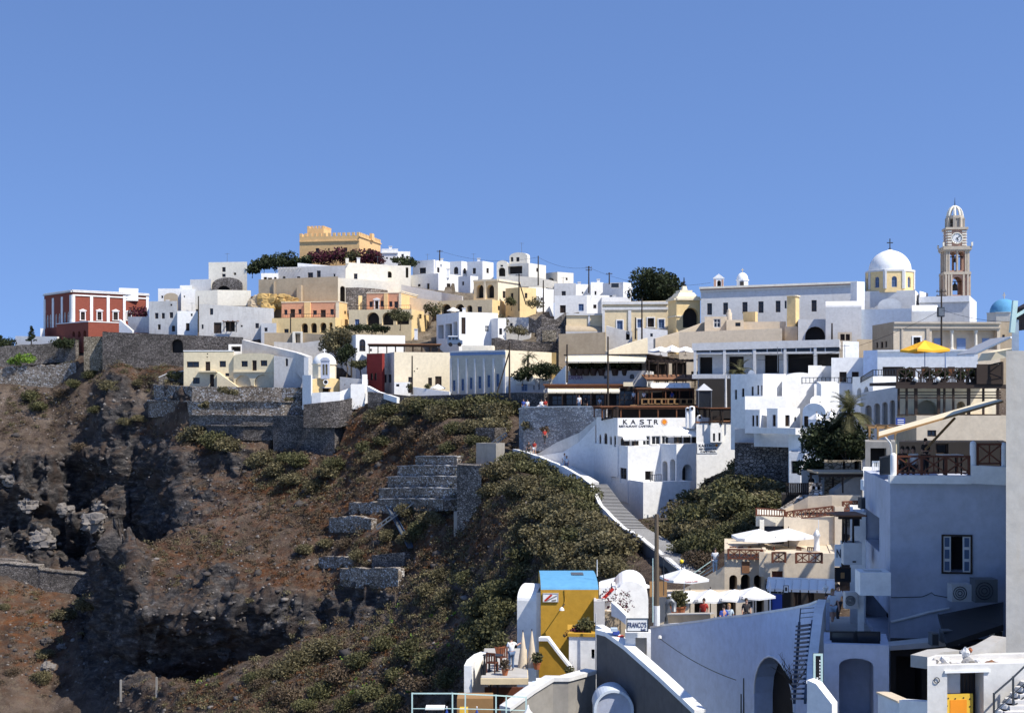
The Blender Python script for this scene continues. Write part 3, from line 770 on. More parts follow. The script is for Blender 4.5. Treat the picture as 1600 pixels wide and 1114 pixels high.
    for sx in (-.032, .032): fb.lathe(hd+rot @ (Vector((sx, .108, .02))*k), [(0, .012*k), (.012*k, 0), (0, -.012*k)], 6)
    fb.build('eyes', 'black', root)
    return root

def chair(label, px, yb, D, rz=0, mat='wood', group=None, proto=[None]):
    b = P(px, yb, D)
    if proto[0] is None:
        root = thing('terrace_chair', label, 'chair', b, group, 0); mb = MB(); mb.cbox(b+Vector((0, 0, .43)), .44, .44, .04); mb.build('seat', mat, root)
        kb = MB()
        for i in range(4): kb.box(b+Vector((-.20+.115*i, .19, .50)), (.06, 0, 0), (0, .03, 0), (0, 0, .38))
        kb.box(b+Vector((-.22, .185, .86)), (.44, 0, 0), (0, .04, 0), (0, 0, .07)); kb.build('backrest', mat, root)
        for sx in (-.2, .2):
            for sy in (-.2, .2): lb = MB(); lb.cbox(b+Vector((sx, sy, 0)), .045, .045, .43 if sy < 0 else .86); lb.build('leg', mat, root)
        proto[0] = root; root.rotation_euler.z = R(rz); return root
    return copy_tree(proto[0], b, R(rz), None, label, group)
def table(label, px, yb, D, group=None, mat='canvas', proto={}):
    b = P(px, yb, D)
    if mat not in proto:
        root = thing('terrace_table', label, 'table', b, group); mb = MB(); mb.cbox(b+Vector((0, 0, .72)), .8, .8, .035); mb.build('tabletop', mat, root)
        for sx in (-.33, .33):
            for sy in (-.33, .33): lb = MB(); lb.cbox(b+Vector((sx, sy, 0)), .05, .05, .72); lb.build('leg', 'wooddark', root)
        proto[mat] = root; return root
    return copy_tree(proto[mat], b, None, None, label, group)
def pot_plant(label, px, yb, D, s=.5, mat='leafgreen', pot='terracotta', kind='potted_plant'):
    b = P(px, yb, D); root = thing(kind, label, 'plant', b); mb = MB(); mb.lathe(b, [(0, 0), (.22*s, 0), (.32*s, .5*s), (.35*s, .5*s), (.35*s, .58*s), (.28*s, .58*s), (0, .54*s)], 12); mb.build('pot', pot, root, False)
    C = cloud(220, np.array([b.x, b.y, b.z+1.0*s]), (.5*s, .5*s, .5*s), .1); V, Q = leafquads(C, .13*s, .6); npmesh('leaves', V, Q, mat, root); return root
def signboard(label, fc, x0, x1, y0, y1, mat, th=.06, o=.01, frame=None, name='signboard'):
    t0, t1, z0, z1 = fc.rect(x0, x1, y0, y1); root = thing(name, label, 'sign', fc.p(t0, z0, o)); mb = MB(); mb.box(fc.p(t0, z0, o), fc.u*(t1-t0), fc.n*th, (0, 0, z1-z0)); mb.build('panel', mat, root)
    if frame:
        k = (z1-z0)*.07; fb = MB(); q = o+th-.02; e = .04
        fb.box(fc.p(t0, z0, q), fc.u*(t1-t0), fc.n*e, (0, 0, k)); fb.box(fc.p(t0, z1-k, q), fc.u*(t1-t0), fc.n*e, (0, 0, k))
        fb.box(fc.p(t0, z0+k, q), fc.u*k, fc.n*e, (0, 0, z1-z0-2*k)); fb.box(fc.p(t1-k, z0+k, q), fc.u*k, fc.n*e, (0, 0, z1-z0-2*k)); fb.build('frame', frame, root)
    return root
def boxthing(name, label, cat, px0, px1, y0, y1, D, dep, mat, a=0, detail=None):
    """A boxy appliance: casing plus a proud detail (grille, lid)."""
    b = P(px0, y1, D); w = (px1-px0)*pix(D); h = (y1-y0)*pix(D); t = R(a); u = Vector((math.cos(t), math.sin(t), 0)); v = Vector((-math.sin(t), math.cos(t), 0))
    root = thing(name, label, cat, b); mb = MB(); mb.box(b, u*w, v*dep, (0, 0, h)); mb.build('casing', mat, root)
    if detail == 'fan':
        f = MB(); c = b+u*w*.4+Vector((0, 0, h*.5)); r = min(w, h)*.38
        for rr in (r, r*.66, r*.33): f.lathe(c, [(0, 0)], 3) if False else f.tube([c-v*.015+u*rr*math.cos(q*.3927)+Vector((0, 0, rr*math.sin(q*.3927))) for q in range(17)], .015, 4)
        f.build('fan_grille', 'irondark', root)
    elif detail: f = MB(); f.box(b+u*w*.08-v*.02+Vector((0, 0, h*.1)), u*w*.84, v*.019, (0, 0, h*.8)); f.build('front_panel', detail, root)
    return root
def rock(name, label, c, r, mat, cat='stone', kind=None):
    bm = bmesh.new(); bmesh.ops.create_icosphere(bm, subdivisions=4 if max(r) > .5 else 2, radius=1); me = bpy.data.meshes.new(name); bm.to_mesh(me); bm.free()
    q = np.array([v.co[:] for v in me.vertices]); a = [q[:, i]*1.25+c[i]*3.1 for i in range(3)]
    q = q*(.55+.5*ridged(*a, 4, 5)+.3*fbm(*a, 2, 8)+.10*fbm(a[0]*4, a[1]*4, a[2]*7, 3, 15))[:, None]; q = np.round(q*2.2)/2.2*.35+q*.65+.05*fbm(a[0]*6, a[1]*6, a[2]*6, 2, 19)[:, None]
    me.vertices.foreach_set('co', (q*np.array(r)).astype(np.float32).ravel()); me.update(); me.materials.append(MATS[mat]); o = bpy.data.objects.new(name, me); COL.objects.link(o); o.location = c; o['kind'] = 'thing'; return tag(o, label, cat, kind=kind)
# ================================================================= upper town, left
WB = 'window cluster'
mans = house('dark red mansion with white pilasters and pedimented windows on the left end of the ridge', 113, 69, 232.5, 454, 508, 252, 40, 'red', name='mansion', cat='mansion', par=.3, coping='lightgrey',
  F='RB 454.5 456.5 lightgrey .28;LB 454.5 456.5 lightgrey .28;RB 460 462 white .15;Rb 113 117 462 507 white .12;Rb 140.5 145 462 507 white .12;Rb 166.5 171 462 507 white .12;Rb 192 196 462 507 white .12;Rb 228 232 462 507 white .12;'
    'Rp 126 132.5 487.5 500;Rp 152 158.5 487.5 500;Rp 177 184 488 500;Rp 198.5 204.5 489 500;'
    'Lb 82 84.5 466 512 white .12;Lb 96 98.5 464 511 white .12;Lb 109.5 113 461 509 white .12;Lb 69 71.5 468 514 white .12;'
    'La 72.5 75.5 492 512 n;La 77 80 491.5 512 n;La 86 88.8 490 511 n;La 91 94 489.5 511 n;La 99.5 102.4 487.5 509 n;La 104.8 107.8 487 509 n')
house('low red podium with white parapet under the pedimented mansion', 138, 88, 186, 503, 524, 247, 45, 'red', name='podium', cat='podium', coping='white', F='LA 113 117 518 526;LA 121.5 126 517.5 527;LA 130 134.5 516.5 527;Rw 161 167 518 523')
house('small white barrel vaulted roof room on top of the red mansion', 186, None, 216, 449, 461, 258, 25, 'white', vault='u', ys=454, name='roof_room', cat='roof room', dep=4, fnd=1, grade=False)
strip('white stair wall sloping down beside the red podium', [(186, 499, 525, 247), (207, 517, 526, 246)], .5, 'white')
strip('grey-white garden wall between the red mansion and the white houses', [(200, 495, 520, 250), (234, 495, 520, 248)], .5, 'oldwhite')
tree('reddish bush over the garden wall right of the red mansion', 219, 496, 251, 3.2, (1.9, 1.5, 1.4), 700, 'leafpurple', 5, .2, .1, 'shrub', 'bush')
strip('low white wall at the far left foot of the red mansion', [(24, 525, 540, 256), (89, 526, 540, 253)], .6, 'white')
house('tiny white hut at the left corner of the red mansion', 63, None, 70, 513, 526, 258, 10, 'white', name='hut', dep=2, fnd=1)
H = house('white house with three square windows below a cream wall', 233, None, 277, 471, 519, 244, -12, 'oldwhite', F='Rw 242 247.5 489 498;Rw 252.5 257.5 489 498;Rw 265 270.5 488 497;Rd 246.5 251 507 515;Rd 268.5 273.5 509 518;Rw 266 269 475 478')
house('low white house end with a single doorway beside a tall pole', 277, None, 309, 486, 519, 242, 6, 'white', F='Rd 290.5 296 505 517;Rw 298 301 490 494')
house('white cube house standing above the row of square windows', 283, None, 306, 452, 482, 252, 0, 'white', F='Rw 287 289 462 465')
house('tan barrel vaulted store tucked behind the white house roofs', 256, None, 278, 458, 474, 250, -8, 'tan', vault='v', ys=464, dep=5, name='vaulted_store', cat='store')
house('white stepped roof terrace on the slope behind the vaulted store', 247, None, 286, 451, 478, 257, 0, 'white', F='Rw 252 255 462 466')
house('pale house on the left skyline with two small stacked windows', 326, None, 386, 410, 442, 262, -8, 'palecream', F='Rw 347 352.5 417.5 425;Rw 347 352.5 428 433;Ro 365 369 426 430')
house('grey-white terrace block stepping down left of the skyline house', 297, None, 330, 437, 458, 259, -15, 'lightgrey')
house('white block at the lower step of the skyline terraces', 281, None, 300, 446, 460, 258, -5, 'white', dep=4)
house('ruined grey stone vault on the slope above the cream wall', 331, None, 379, 434, 458, 256, -10, 'stone', vault='v', ys=446, name='ruined_vault', cat='ruin', dep=6, roofm='stone', F='RA 339 360 443 456')
strip('long cream retaining wall above the rough white house', [(305, 455, 478, 250), (340, 453, 478, 249), (392, 454, 478, 250)], .6, 'palecream')
house('wide rough white house with a pergola porch and dark double door', 311, None, 428, 475, 527, 240, 0, 'oldwhite', yr=482, F='Rw 328 333 482 492;Rd 334 346 504 521;Ro 352 367 503 518;Rw 399 404.5 505 513;Ro 376 379 508 511;Rw 315 318 507 514')
pergola('small vine pergola at the rough white house porch', 350, (1.6,), 369, 501, 519, 239, 0, .15, nposts=3, slats=True)
house('small white lean-to at the right end of the rough house', 408, None, 432, 505, 530, 237, -10, 'lightgrey', F='Rw 413 418 512 518', dep=4)
S1 = house('broad grey dry stone retaining wall with a cave hole', 160, None, 380, 518.5, 562, 238, -1, 'stonedark', name='retaining_wall', cat='wall', dep=2, par=.05, F='RA 268 286 530 551', roofm='stonedark', yr=527)
house('tan stone wall bastion below the red podium', 131, None, 160, 526, 552, 240, -6, 'stonetan', name='retaining_wall', cat='wall', dep=3, par=.05, roofm='stonetan')
strip('grey dry stone wall below the white wall at far left', [(-40, 541, 575, 252), (5, 541, 575, 251), (90, 535, 566, 249), (118, 531, 566, 247)], .8, 'stone', jag=.12)
strip('pale ruined stone terrace wall at the left edge of the slope', [(-30, 579, 628, 247), (30, 573, 630, 246), (85, 569, 632, 244), (119, 567, 600, 243)], 1, 'stonepale', jag=.3)
strip('lower pale terrace wall under the left ruined terrace', [(-30, 652, 676, 240), (40, 653, 672, 239), (84, 655, 668, 238)], .8, 'stonepale', jag=.15)
strip('slanted pale kerb at the end of the lower left terrace', [(84, 662, 674, 237.5), (95, 626, 640, 241)], .8, 'oldwhite')
strip('curved white topped garden wall left of the sand coloured house', [(248, 590, 612, 226), (262, 584, 610, 226), (288, 580, 608, 225)], .5, 'stone', cap='white')
# sand coloured two storey house
b1 = house('sand coloured two storey house with an outside stair and balcony', 287, None, 365, 549, 605, 222, -3, 'sand', coping='white',
  F='Rw 292 311 565 574 k;Rd 321 328.5 565 580;Rw 343 353 564 573.5 k;Rw 301.5 312 590 599.5 k;Rd 328 334.5 585 604;Rw 352 358 583 588 k;Ro 323 325 552 554;Ro 322.5 324.5 557 559;Rb 311 340 579.5 581.5 sand 1.1')
strip('sand coloured outside stair wall on the two storey house', [(339, 581, 605, 220.8), (371, 604, 606, 220.4)], .9, 'sand', name='stair_wall')
b2 = house('sand coloured house half with a low gable and two blind arches', 365, None, 429, 552, 605, 221, -14, 'sand', vault='v', ys=556, dep=8,
  F='Rw 377 387 564 573 k;Rd 394 401 563 579;Rw 407 417.5 563 572 k;RN 367 392 586 604 sand;RN 397 424 585 604 sand;Rb 365 429 580 582 sand .25')
house('low sand coloured wing with a small square window', 429, None, 463, 566, 605, 219, -14, 'sand', yr=578, F='Rw 436 441 592 598 k;Rw 431 435 567 573')
house('white roof turret with a dark opening on the sand coloured house', 357, None, 379, 538, 552, 228, -3, 'white', F='Ro 361 376 541 549', name='roof_turret', cat='turret', dep=4, fnd=2, grade=False)
# castle
cas = house('ochre castellated mansion crowning the hilltop', 561.5, 468, 594.6, 368, 416, 268, 78, 'castle', name='castle', cat='castle', par=1.0,
  F='Rb 561 595 374.5 376.2 castle .2;Lb 468 561.5 376.3 377.8 castle .2;Lw 493 499 388 398 k;Lw 536.5 542.5 387 397 k;Lw 512.5 515 388 393 k;Rw 568 571 388 395 k;Rw 579 582 391 399 k;Rb 577.5 581 365.5 376 castle .5')
def merlons(root, sp=.95, w=.55, h=.62, mat='castle'):
    fR, fL, W, L, z1 = root_faces[root.name]
    for fc, ln in ((fR, W), (fL, L)):
        n = int(ln/sp); mb = MB()
        for i in range(n+1):
            s = (ln-w)*i/n; mb.box(fc.p(s, z1+.003, -.26 if fc is fR else -.263), fc.u*w, fc.n*.27, (0, 0, h))
        mb.build('battlement', mat, root)
    fB = Face(fR.O+fR.u*W+fL.u*L, -fR.u, -fR.n)
    mb = MB(); n = int(W/sp)
    for i in range(n+1): mb.box(fB.p((W-w)*i/n, z1+.003, -.26), fB.u*w, fB.n*.27, (0, 0, h))
    mb.build('battlement', mat, root)
merlons(cas)
merlons(house('small ochre battlemented tower room on the castle roof', 505.6, 480, 517.5, 357, 374, 272.5, 78, 'castle', name='tower_room', cat='tower', par=.7, fnd=1, grade=False), .8, .45, .5)
house('white flat house just right of the castle', 596, None, 622, 389, 418, 270, -5, 'white', F='Rb 596 622 394 396 white .2;Rw 603 606 402 405')
house('small white house behind the right castle neighbour', 620, None, 641, 393, 418, 276, 0, 'white', F='Rw 627 631 397 402')
for i, (x, yb, h, rx, m_, n_, lb) in enumerate([(394, 428, 3.2, 2.2, 'leafdark', 900, 'dark round bush at the left end of the castle garden'), (412, 423, 4.0, 2.4, 'leafdark', 1000, 'second dark green bush in the row left of the castle'),
     (430, 423, 4.4, 2.5, 'leafdark', 1000, 'third dark green bush in the row left of the castle'), (450, 422, 4.6, 2.6, 'leafdark', 1100, 'taller dark bush nearest the left castle wall'),
     (475, 415, 3.0, 2.2, 'leafdark', 800, 'dark bush at the castle wall foot below its left window'), (500, 413, 3.4, 2.4, 'leafpurple', 1000, 'wide purple bougainvillea under the castle wall'),
     (524, 413, 3.9, 2.6, 'leafpurple', 1100, 'tall purple bougainvillea between the castle windows'), (548, 412, 3.0, 2.2, 'leafgreen', 900, 'green shrub between two purple bushes below the castle'),
     (570, 413, 3.6, 2.4, 'leafpurple', 1100, 'purple bougainvillea at the sunlit castle corner'), (586, 414, 3.2, 1.8, 'leafpurple', 800, 'rightmost small purple bush below the castle'), (632, 418, 2.6, 2.4, 'leafdark', 800, 'dark shrub right of the white castle neighbours')]):
    tree(lb, x, yb, 262-(x > 465)*1.0, h, (rx, rx*.8, h*.42), n_, m_, 6, .24, .1, 'shrub', 'bush', .55)
house('long grey terrace building with small windows below the castle', 434, None, 540, 418, 442, 252, -12, 'greyplaster', yr=415, F='Rw 442 446 432 437;Rw 464 469 432 437;Rw 481 489 426 436;Rw 495 501 423 434;Rw 521 524 428 433')
strip('white parapet wall between the castle garden and grey terrace', [(465, 411, 424, 258), (522, 416, 424, 257)], .4, 'white')
pergola('low white pergola on the grey terrace building', 436, (2.5,), 466, 419, 424, 251, -12, .12, 'oldwhite', 'oldwhite', nposts=6, slats=True, posts=True)
house('small white porch house at the left end of the grey terrace', 408, None, 435, 427, 443, 249, 0, 'white', F='Ro 412 417 433 441;Ro 418 425 434 441;Ro 428 432 433 441')
house('large tan buttressed terrace wall above the orange houses', 404, None, 528, 437, 476, 246, -14, 'tan', yr=432, name='terrace_wall', cat='wall', dep=5, par=.1, F='Rb 466 473 446 472 tan .7;Rb 428 430 440 470 tan .3')
rock('rock_outcrop', 'rough ochre rock outcrop at the left foot of the tan terrace wall', P(421, 474, 243.5), (2.6, 1.6, 2.0), 'ochre', 'rock'); rock('rock_outcrop', 'smaller tan rock outcrop beside the ochre one', P(405, 478, 244), (2.2, 1.6, 2.2), 'tan', 'rock'); rock('rock_outcrop', 'low ochre rock shelf under the tan terrace wall', P(446, 470, 243.6), (2.6, 1.4, 1.3), 'ochre', 'rock')
house('cream white block with one window below the castle', 540, None, 606, 410, 442, 250, 6, 'palecream', F='Rw 553 558.5 427.5 437;Rb 540 545 404 412 palecream .5', yr=414)
house('white arched porch house right of the cream block', 604, None, 642, 415, 442, 254, 4, 'palecream', F='RA 603 612 424 434;Ro 634 638 418 434')
house('white terrace wall building with a tall dark doorway', 527, None, 624, 434, 472, 244, 8, 'palecream', F='RA 531.5 539 447 472', yr=441)
strip('grey rubble wall beneath the white terrace building', [(540, 449, 490, 242), (575, 450, 490, 242.5), (606, 454, 490, 243.5)], .8, 'stone', jag=.05)
# orange houses
house('pink upper storey with grey windows on the left orange house', 530, 440, 551, 472, 497, 238, 78, 'orange', colL='pink', coping='cream', F='Lw 444 449 484 492;Ld 453.5 461 483 496;Lw 466 471 483 490.5;Lw 489 495 485 492;Ld 501 509 484 496;Lw 516 521.5 483 492;Lb 476 485.5 473 497 orange .25;Lb 525 530 473 497 cream .15;Rw 538 541 486 491')
OH = house('yellow arcaded lower storey of the left orange house', 524, 425, 549, 496, 522, 235, 78, 'yellow', fnd=4, F='LA 471 481 505 520;LA 485.5 495 504.5 520;LA 500 510 504 520;LA 514.5 519.5 504 520;Lw 444 451 514 520;Rw 529 534 515 520')
railing('thin balcony rail on the left orange house', [(442, 491, 497, 237), (490, 490.5, 496, 236), (523, 490, 496, 235)], 'bars', 'irondark', .4, .03)
strip('yellow outside stair at the left end of the orange house', [(420, 518, 525, 238), (440, 497, 525, 238.5)], 1.2, 'yellow', name='stair_wall')
house('pink upper storey with a pedimented door on the right orange house', 627, 573, 662, 458, 484, 236, 78, 'orange', colL='pink', coping='cream', F='Lw 577 582.5 471 480;Lp 586 591.5 470 483;Lw 594.5 599.5 470 479;Lw 608 613 471 479.5;Lw 616 622 471 481;Lb 600.5 606.5 459 484 orange .25;Lb 623.5 627 459 484 cream .15;Rw 651 655 464 471;Rb 627 662 459 460.5 cream .15')
house('yellow arcaded lower storey of the right orange house', 643, 545, 670, 483, 514, 233, 78, 'yellow', colL='paleyellow', fnd=4, F='LA 573 592.5 488 509;LA 597 614.5 488 508;LA 619 639 488 507;Lw 554.5 561.5 499 509 b;Rw 655 659 491 498')
railing('balcony rail along the right orange house terrace', [(546, 478, 484, 237), (600, 477.5, 483.5, 235), (642, 477, 483, 233)], 'bars', 'irondark', .4, .03)
house('slim yellow chimney tower at the left of the right orange house', 560, None, 566, 462, 484, 238, 20, 'yellow', dep=1.4, par=.1, name='chimney_tower', cat='chimney')
tree('round dark green tree in front of the right orange house', 625, 509, 230, 3.0, (2.1, 1.8, 1.35), 1500, 'leafgreen', 8, .16, .12, cz=.55)
for i, (x, w, lb) in enumerate([(555, 2.0, 'clipped dark hedge mound left of the orange arches'), (580, 2.2, 'clipped hedge mound under the first orange arch'), (597, 1.8, 'clipped hedge mound beside the round tree')]):
    tree(lb, x, 520, 231, 2.2, (w, 1.2, 1.0), 700, 'leafdark', 5, .16, .08, 'hedge', 'hedge', .5)
strip('long grey garden wall below the orange houses', [(413, 520, 540, 230), (460, 520, 540, 230), (530, 524, 545, 228)], .4, 'tan')
house('white doorway block in the grey garden wall', 457, None, 473, 518, 537, 229, 0, 'palecream', F='Ro 461 469.5 520 536', dep=2)
strip('worn white retaining wall below the grey garden wall', [(428, 534, 575, 227), (470, 536, 580, 226), (515, 530, 580, 225), (533, 526, 575, 223)], .5, 'oldwhite')
strip('long white ramp parapet descending towards the chapel', [(378, 531, 556, 226), (420, 541, 566, 222), (462, 551, 582, 217), (479, 557, 598, 214)], 1.0, 'oldwhite')
house('white arched passage wall beside the ramp above the chapel', 428, None, 478, 556, 606, 218, -14, 'oldwhite', F='Ra 446 450 560 572;Rw 464 467 571 578', yr=562, dep=4)
WH = house('white house with a single arched window behind the chapel', 556, 531, 633, 523, 564, 216, 22, 'white', F='Ra 561.5 571 530 549;Rw 578 581 545 549')
tree('dark spreading tree behind the chapel dome', 524, 575, 219, 6.5, (2.9, 2.2, 2.4), 2600, 'leafolive', 9, .2, .2)
tree('dark green tree right of the chapel dome', 541, 584, 214, 4.6, (1.6, 1.5, 1.9), 1500, 'leafdark', 7, .18, .15)
tree('small leafy tree in front of the dark red wall', 562, 588, 210, 3.2, (1.5, 1.3, 1.1), 1000, 'leafgreen', 6, .16, .12)
pergola('long rooftop pergola of dark timber behind the cream house', 577, (3.5,), 687, 537, 551, 212, 6, .2, 'wooddark', 'tilebrown', nposts=9)
house('dark red house wall beside the chapel', 597, 573, 601, 552, 615, 207.5, 55, 'darkred', F='Lw 579 582.5 583 594 k;Lw 585 588.5 583 594 k', dep=5)
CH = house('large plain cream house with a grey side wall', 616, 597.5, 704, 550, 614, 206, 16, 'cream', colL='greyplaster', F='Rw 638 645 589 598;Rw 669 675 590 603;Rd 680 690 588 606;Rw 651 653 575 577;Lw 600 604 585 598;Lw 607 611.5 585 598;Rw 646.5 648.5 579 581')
house('white entrance block at the foot of the cream house', 616, None, 641, 597, 615, 203, 12, 'white', dep=2.5, F='Rw 619 624 600 604')
strip('white terrace parapet in front of the cream house', [(641, 604, 618, 201), (702, 612, 620, 199)], .5, 'white')
umbrella('white parasol on the terrace of the cream house', 684, 600, 12, 606, 201, 618, 'canvas')
for x, lb in ((640, 'spiky green plant left of the cream terrace'), (668, 'spiky green plant in the middle of the cream terrace')):
    pot_plant(lb, x, 614, 200.5, .9, 'leafgreen', 'wooddark')
# ------------------------------------------------ chapel
D = 204
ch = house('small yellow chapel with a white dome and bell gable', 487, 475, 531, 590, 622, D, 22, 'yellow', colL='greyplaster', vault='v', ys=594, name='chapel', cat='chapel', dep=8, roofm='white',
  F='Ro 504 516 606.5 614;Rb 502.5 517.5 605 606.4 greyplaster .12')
c0 = P(507, 590, D+4.2); k = pix(D+4.2)
mb = MB(); mb.lathe(c0+Vector((0, 0, -1.5)), [(19*k, 0), (19*k, 20*k+1.5), (20.5*k, 20*k+1.5), (20.5*k, 21.5*k+1.5)], 8, 0, R(22.5), R(382.5)); mb.build('drum', 'cream', ch)
mb = MB(); mb.lathe(c0+Vector((0, 0, 21.4*k)), [(18.5*k*math.cos(q*math.pi/20), 17*k*math.sin(q*math.pi/20)) for q in range(11)], 24); dm = mb.build('dome', 'white', ch, True)
mb = MB(); t = c0+Vector((0, 0, 38*k)); mb.box(t+Vector((-.06, -.06, 0)), (.12, 0, 0), (0, .12, 0), (0, 0, .7)); mb.box(t+Vector((-.25, -.05, .4)), (.19, 0, 0), (0, .1, 0), (0, 0, .12)); mb.box(t+Vector((.06, -.05, .4)), (.19, 0, 0), (0, .1, 0), (0, 0, .12)); mb.build('cross', 'white', dm)
fc = Face(P(501, 0, D-.1), (1, 0, 0), (0, -1, 0)); kk = pix(D); w = 13.5*kk
mb = MB(); hz = [(w*.2, w*.46, Z_(586, D), Z_(569, D), True, .6), (w*.54, w*.8, Z_(586, D), Z_(569, D), True, .6)]
wallface(mb, fc, 0, w, Z_(592, D), Z_(564, D), hz); fb = Face(fc.O+Vector((0, .6, 0)), (1, 0, 0), (0, -1, 0)); wallface(mb, fb, 0, w, Z_(592, D), Z_(564, D), [h[:5]+(.01,) for h in hz])
for s in (0, w): mb.poly([fc.p(s, Z_(592, D)), fc.p(s, Z_(564, D)), fc.p(s, Z_(564, D), -.6), fc.p(s, Z_(592, D), -.6)])
mb.prism([fc.p(-.08, Z_(564, D), .08), fc.p(w+.08, Z_(564, D), .08)]+[fc.p(w/2+(w/2+.08)*math.cos(q*math.pi/8), Z_(564, D)+6*kk*math.sin(q*math.pi/8), .08) for q in range(1, 8)], Vector((0, .76, 0)))
mb.build('bell_gable', 'lilacshade', ch); mb = MB(); mb.poly([fc.p(w*.12, Z_(588, D), -.5), fc.p(w*.88, Z_(588, D), -.5), fc.p(w*.88, Z_(567, D), -.5), fc.p(w*.12, Z_(567, D), -.5)]); mb.build('bell_panel', 'yellow', ch)
mb = MB(); cc = P(509, 597, D); mb.lathe((0, 0, 0), [(0, 0)], 3)
mb = MB(); n = 18; ro, ri = 4.2*kk, 3*kk
for i in range(n):
    a, b_ = 2*math.pi*i/n, 2*math.pi*(i+1)/n; q = lambda r, t, o: cc+Vector((r*math.cos(t), -o, r*math.sin(t)))
    mb.poly([q(ro, a, .1), q(ro, b_, .1), q(ri, b_, .1), q(ri, a, .1)]); mb.poly([q(ro, a, 0), q(ro, b_, 0), q(ro, b_, .1), q(ro, a, .1)]); mb.poly([q(ri, a, .1), q(ri, b_, .1), q(ri, b_, .02), q(ri, a, .02)], 0)
oc = mb.build('round_window', 'white', ch); mb = MB(); mb.poly([cc+Vector((ri*math.cos(2*math.pi*i/n), -.03, ri*math.sin(2*math.pi*i/n))) for i in range(n)]); mb.build('pane', 'interiorshade', oc)
house('tall white corner wall on the left of the chapel', 486, 472.5, 488, 586, 640, 202.4, 40, 'white', name='corner_wall', cat='wall', dep=1.5, par=.05, fnd=0, roofm='white')
strip('white forecourt parapet below the chapel front', [(487, 614, 632, 201.8), (501, 613, 630, 201.5), (531, 612, 626, 201.8), (551, 605, 622, 202.5)], .5, 'white')
house('grey-white side building of the chapel with a sloping top', 531, None, 575, 589, 626, 204.5, -20, 'greyplaster', yr=593, F='Ro 538 539.5 600 602;Ro 547 548.5 599 601', dep=4)
house('bright white gate pier at the right of the chapel', 566, None, 574, 585, 612, 202.5, 30, 'white', name='gate_pier', cat='pier', dep=1.2, par=.04)
house('white plastered block under the gate pier by the chapel', 548, None, 570, 600, 628, 201.3, 10, 'white', dep=2, name='wall_block', cat='wall', fnd=1)
strip('thin white kerb curving down right of the chapel', [(573, 603, 612, 202), (590, 612, 620, 199), (620, 621, 630, 196)], .5, 'white')
strip('dark stone retaining wall directly under the chapel', [(474, 632, 668, 200.8), (501, 629, 668, 200.2), (531, 626, 668, 200.2), (550, 622, 662, 200.8)], .8, 'stonedark')
TW = house('tall dark stone bastion below the chapel terrace', 523, 427, 549, 651, 752, 200.5, 58, 'stonedark', name='bastion', cat='wall', colL='stonedark', par=.1, dep=6, fnd=2, coping='stonepale', roofm='stone')
house('white flat roofed store between chapel and ramp', 475, None, 482, 558, 572, 213, -20, 'white', dep=3)
# ================================================================= upper town, middle
strip('long grey ramp wall climbing behind the orange houses', [(627, 445, 470, 246), (690, 457, 480, 245), (722, 463, 486, 243)], .6, 'greyplaster')
strip('pale tan lower wall under the long grey ramp', [(630, 463, 492, 241), (684, 470, 492, 240)], .5, 'beige')
house('white skyline house with a wide blue-grey window', 678, 645, 704, 406, 440, 262, 60, 'white', F='Lw 655.5 665.5 418.5 427.5;Rw 683 687 418 426', dep=7)
house('white skyline house with an arched dark window', 721, 703, 730.5, 408, 442, 262, 60, 'white', F='La 709 716 417 428.5;Ra 724 728.5 419 428')
house('white skyline house with one small front window and lit side', 754, 730, 771, 408, 444, 260, 60, 'white', F='Lw 738.5 743.5 419 428;Rw 760 764 419 427')
house('lower white cube below the wide window skyline house', 685, 640, 720, 427, 457, 255, 52, 'white', F='Lw 667 671 443 452;Lw 653 657 444 448;Rw 698 704 443 452')
house('white stair block in front of the arched skyline house', 735, 716, 747, 431, 456, 253, 52, 'white', F='Lw 722 725 440 446')
house('low white terrace joining the skyline houses', 768, 747, 800, 437, 458, 250, 40, 'white', dep=5)
house('cream house with a round top and arched porch on the skyline', 776, None, 793.5, 407, 434, 258, -8, 'palecream', vault='v', ys=413, F='RA 779 789.5 418 432;Rw 782 786 414 417')
house('cream house with a deep shaded loggia on the skyline', 826, 792, 853, 411, 436, 256, 62, 'palecream', F='Lo 793.5 816 416 428;Rw 838 841 419 425', yr=415)
house('small cream vaulted top room with two windows', 824, 796, 828, 394, 412, 257.5, 66, 'palecream', vault='u', ys=400, F='Lw 798 802 402 409;Lw 806.5 811.5 402 409', grade=False, fnd=1)
strip('white band of terrace wall under the cream skyline houses', [(790, 430, 448, 253), (842, 434, 448, 252), (870, 440, 452, 252)], .5, 'palecream')
house('cream house with a tan vaulted front right of the skyline loggia', 871, 852, 896, 425, 446, 262, 40, 'palecream', F='LA 855 866 434 444;Rw 884 887 434 438')
# yellow villa
house('yellow villa upper storey with two tall arches', 778, 740, 812, 436, 470, 240, 62, 'cream', colL='paleyellow', F='LA 744.5 755.5 445 466;LA 760.5 772 445 466;Rw 785.5 790 455 466;Rw 800 805 457 468;Lb 756.5 759.5 440 468 cream .2;LB 436 439 cream .2;RB 436 439 cream .2')
house('yellow block right of the two arched villa', 812, 790, 838, 449, 476, 237, 40, 'yellow', F='Lw 798 802 458 468;Rw 820 824 458 466')
house('yellow arcaded lower terrace of the villa', 769, 684, 790, 468, 496, 237, 68, 'yellow', colL='paleyellow', fnd=4, F='LA 689 705 475 494;LA 711.5 725.5 475 494;LA 729.5 738 477 489;Lw 746 753 479 488;Rw 778 781 478 485')
umbrella('white parasol in front of the yellow villa arches', 708, 480, 10, 485, 231, 496, 'canvas')
tree('dark bush at the left of the yellow villa terrace', 676, 494, 236, 3.6, (1.6, 1.4, 1.6), 900, 'leafgreen', 6, .16, .12, 'shrub', 'bush', .55)
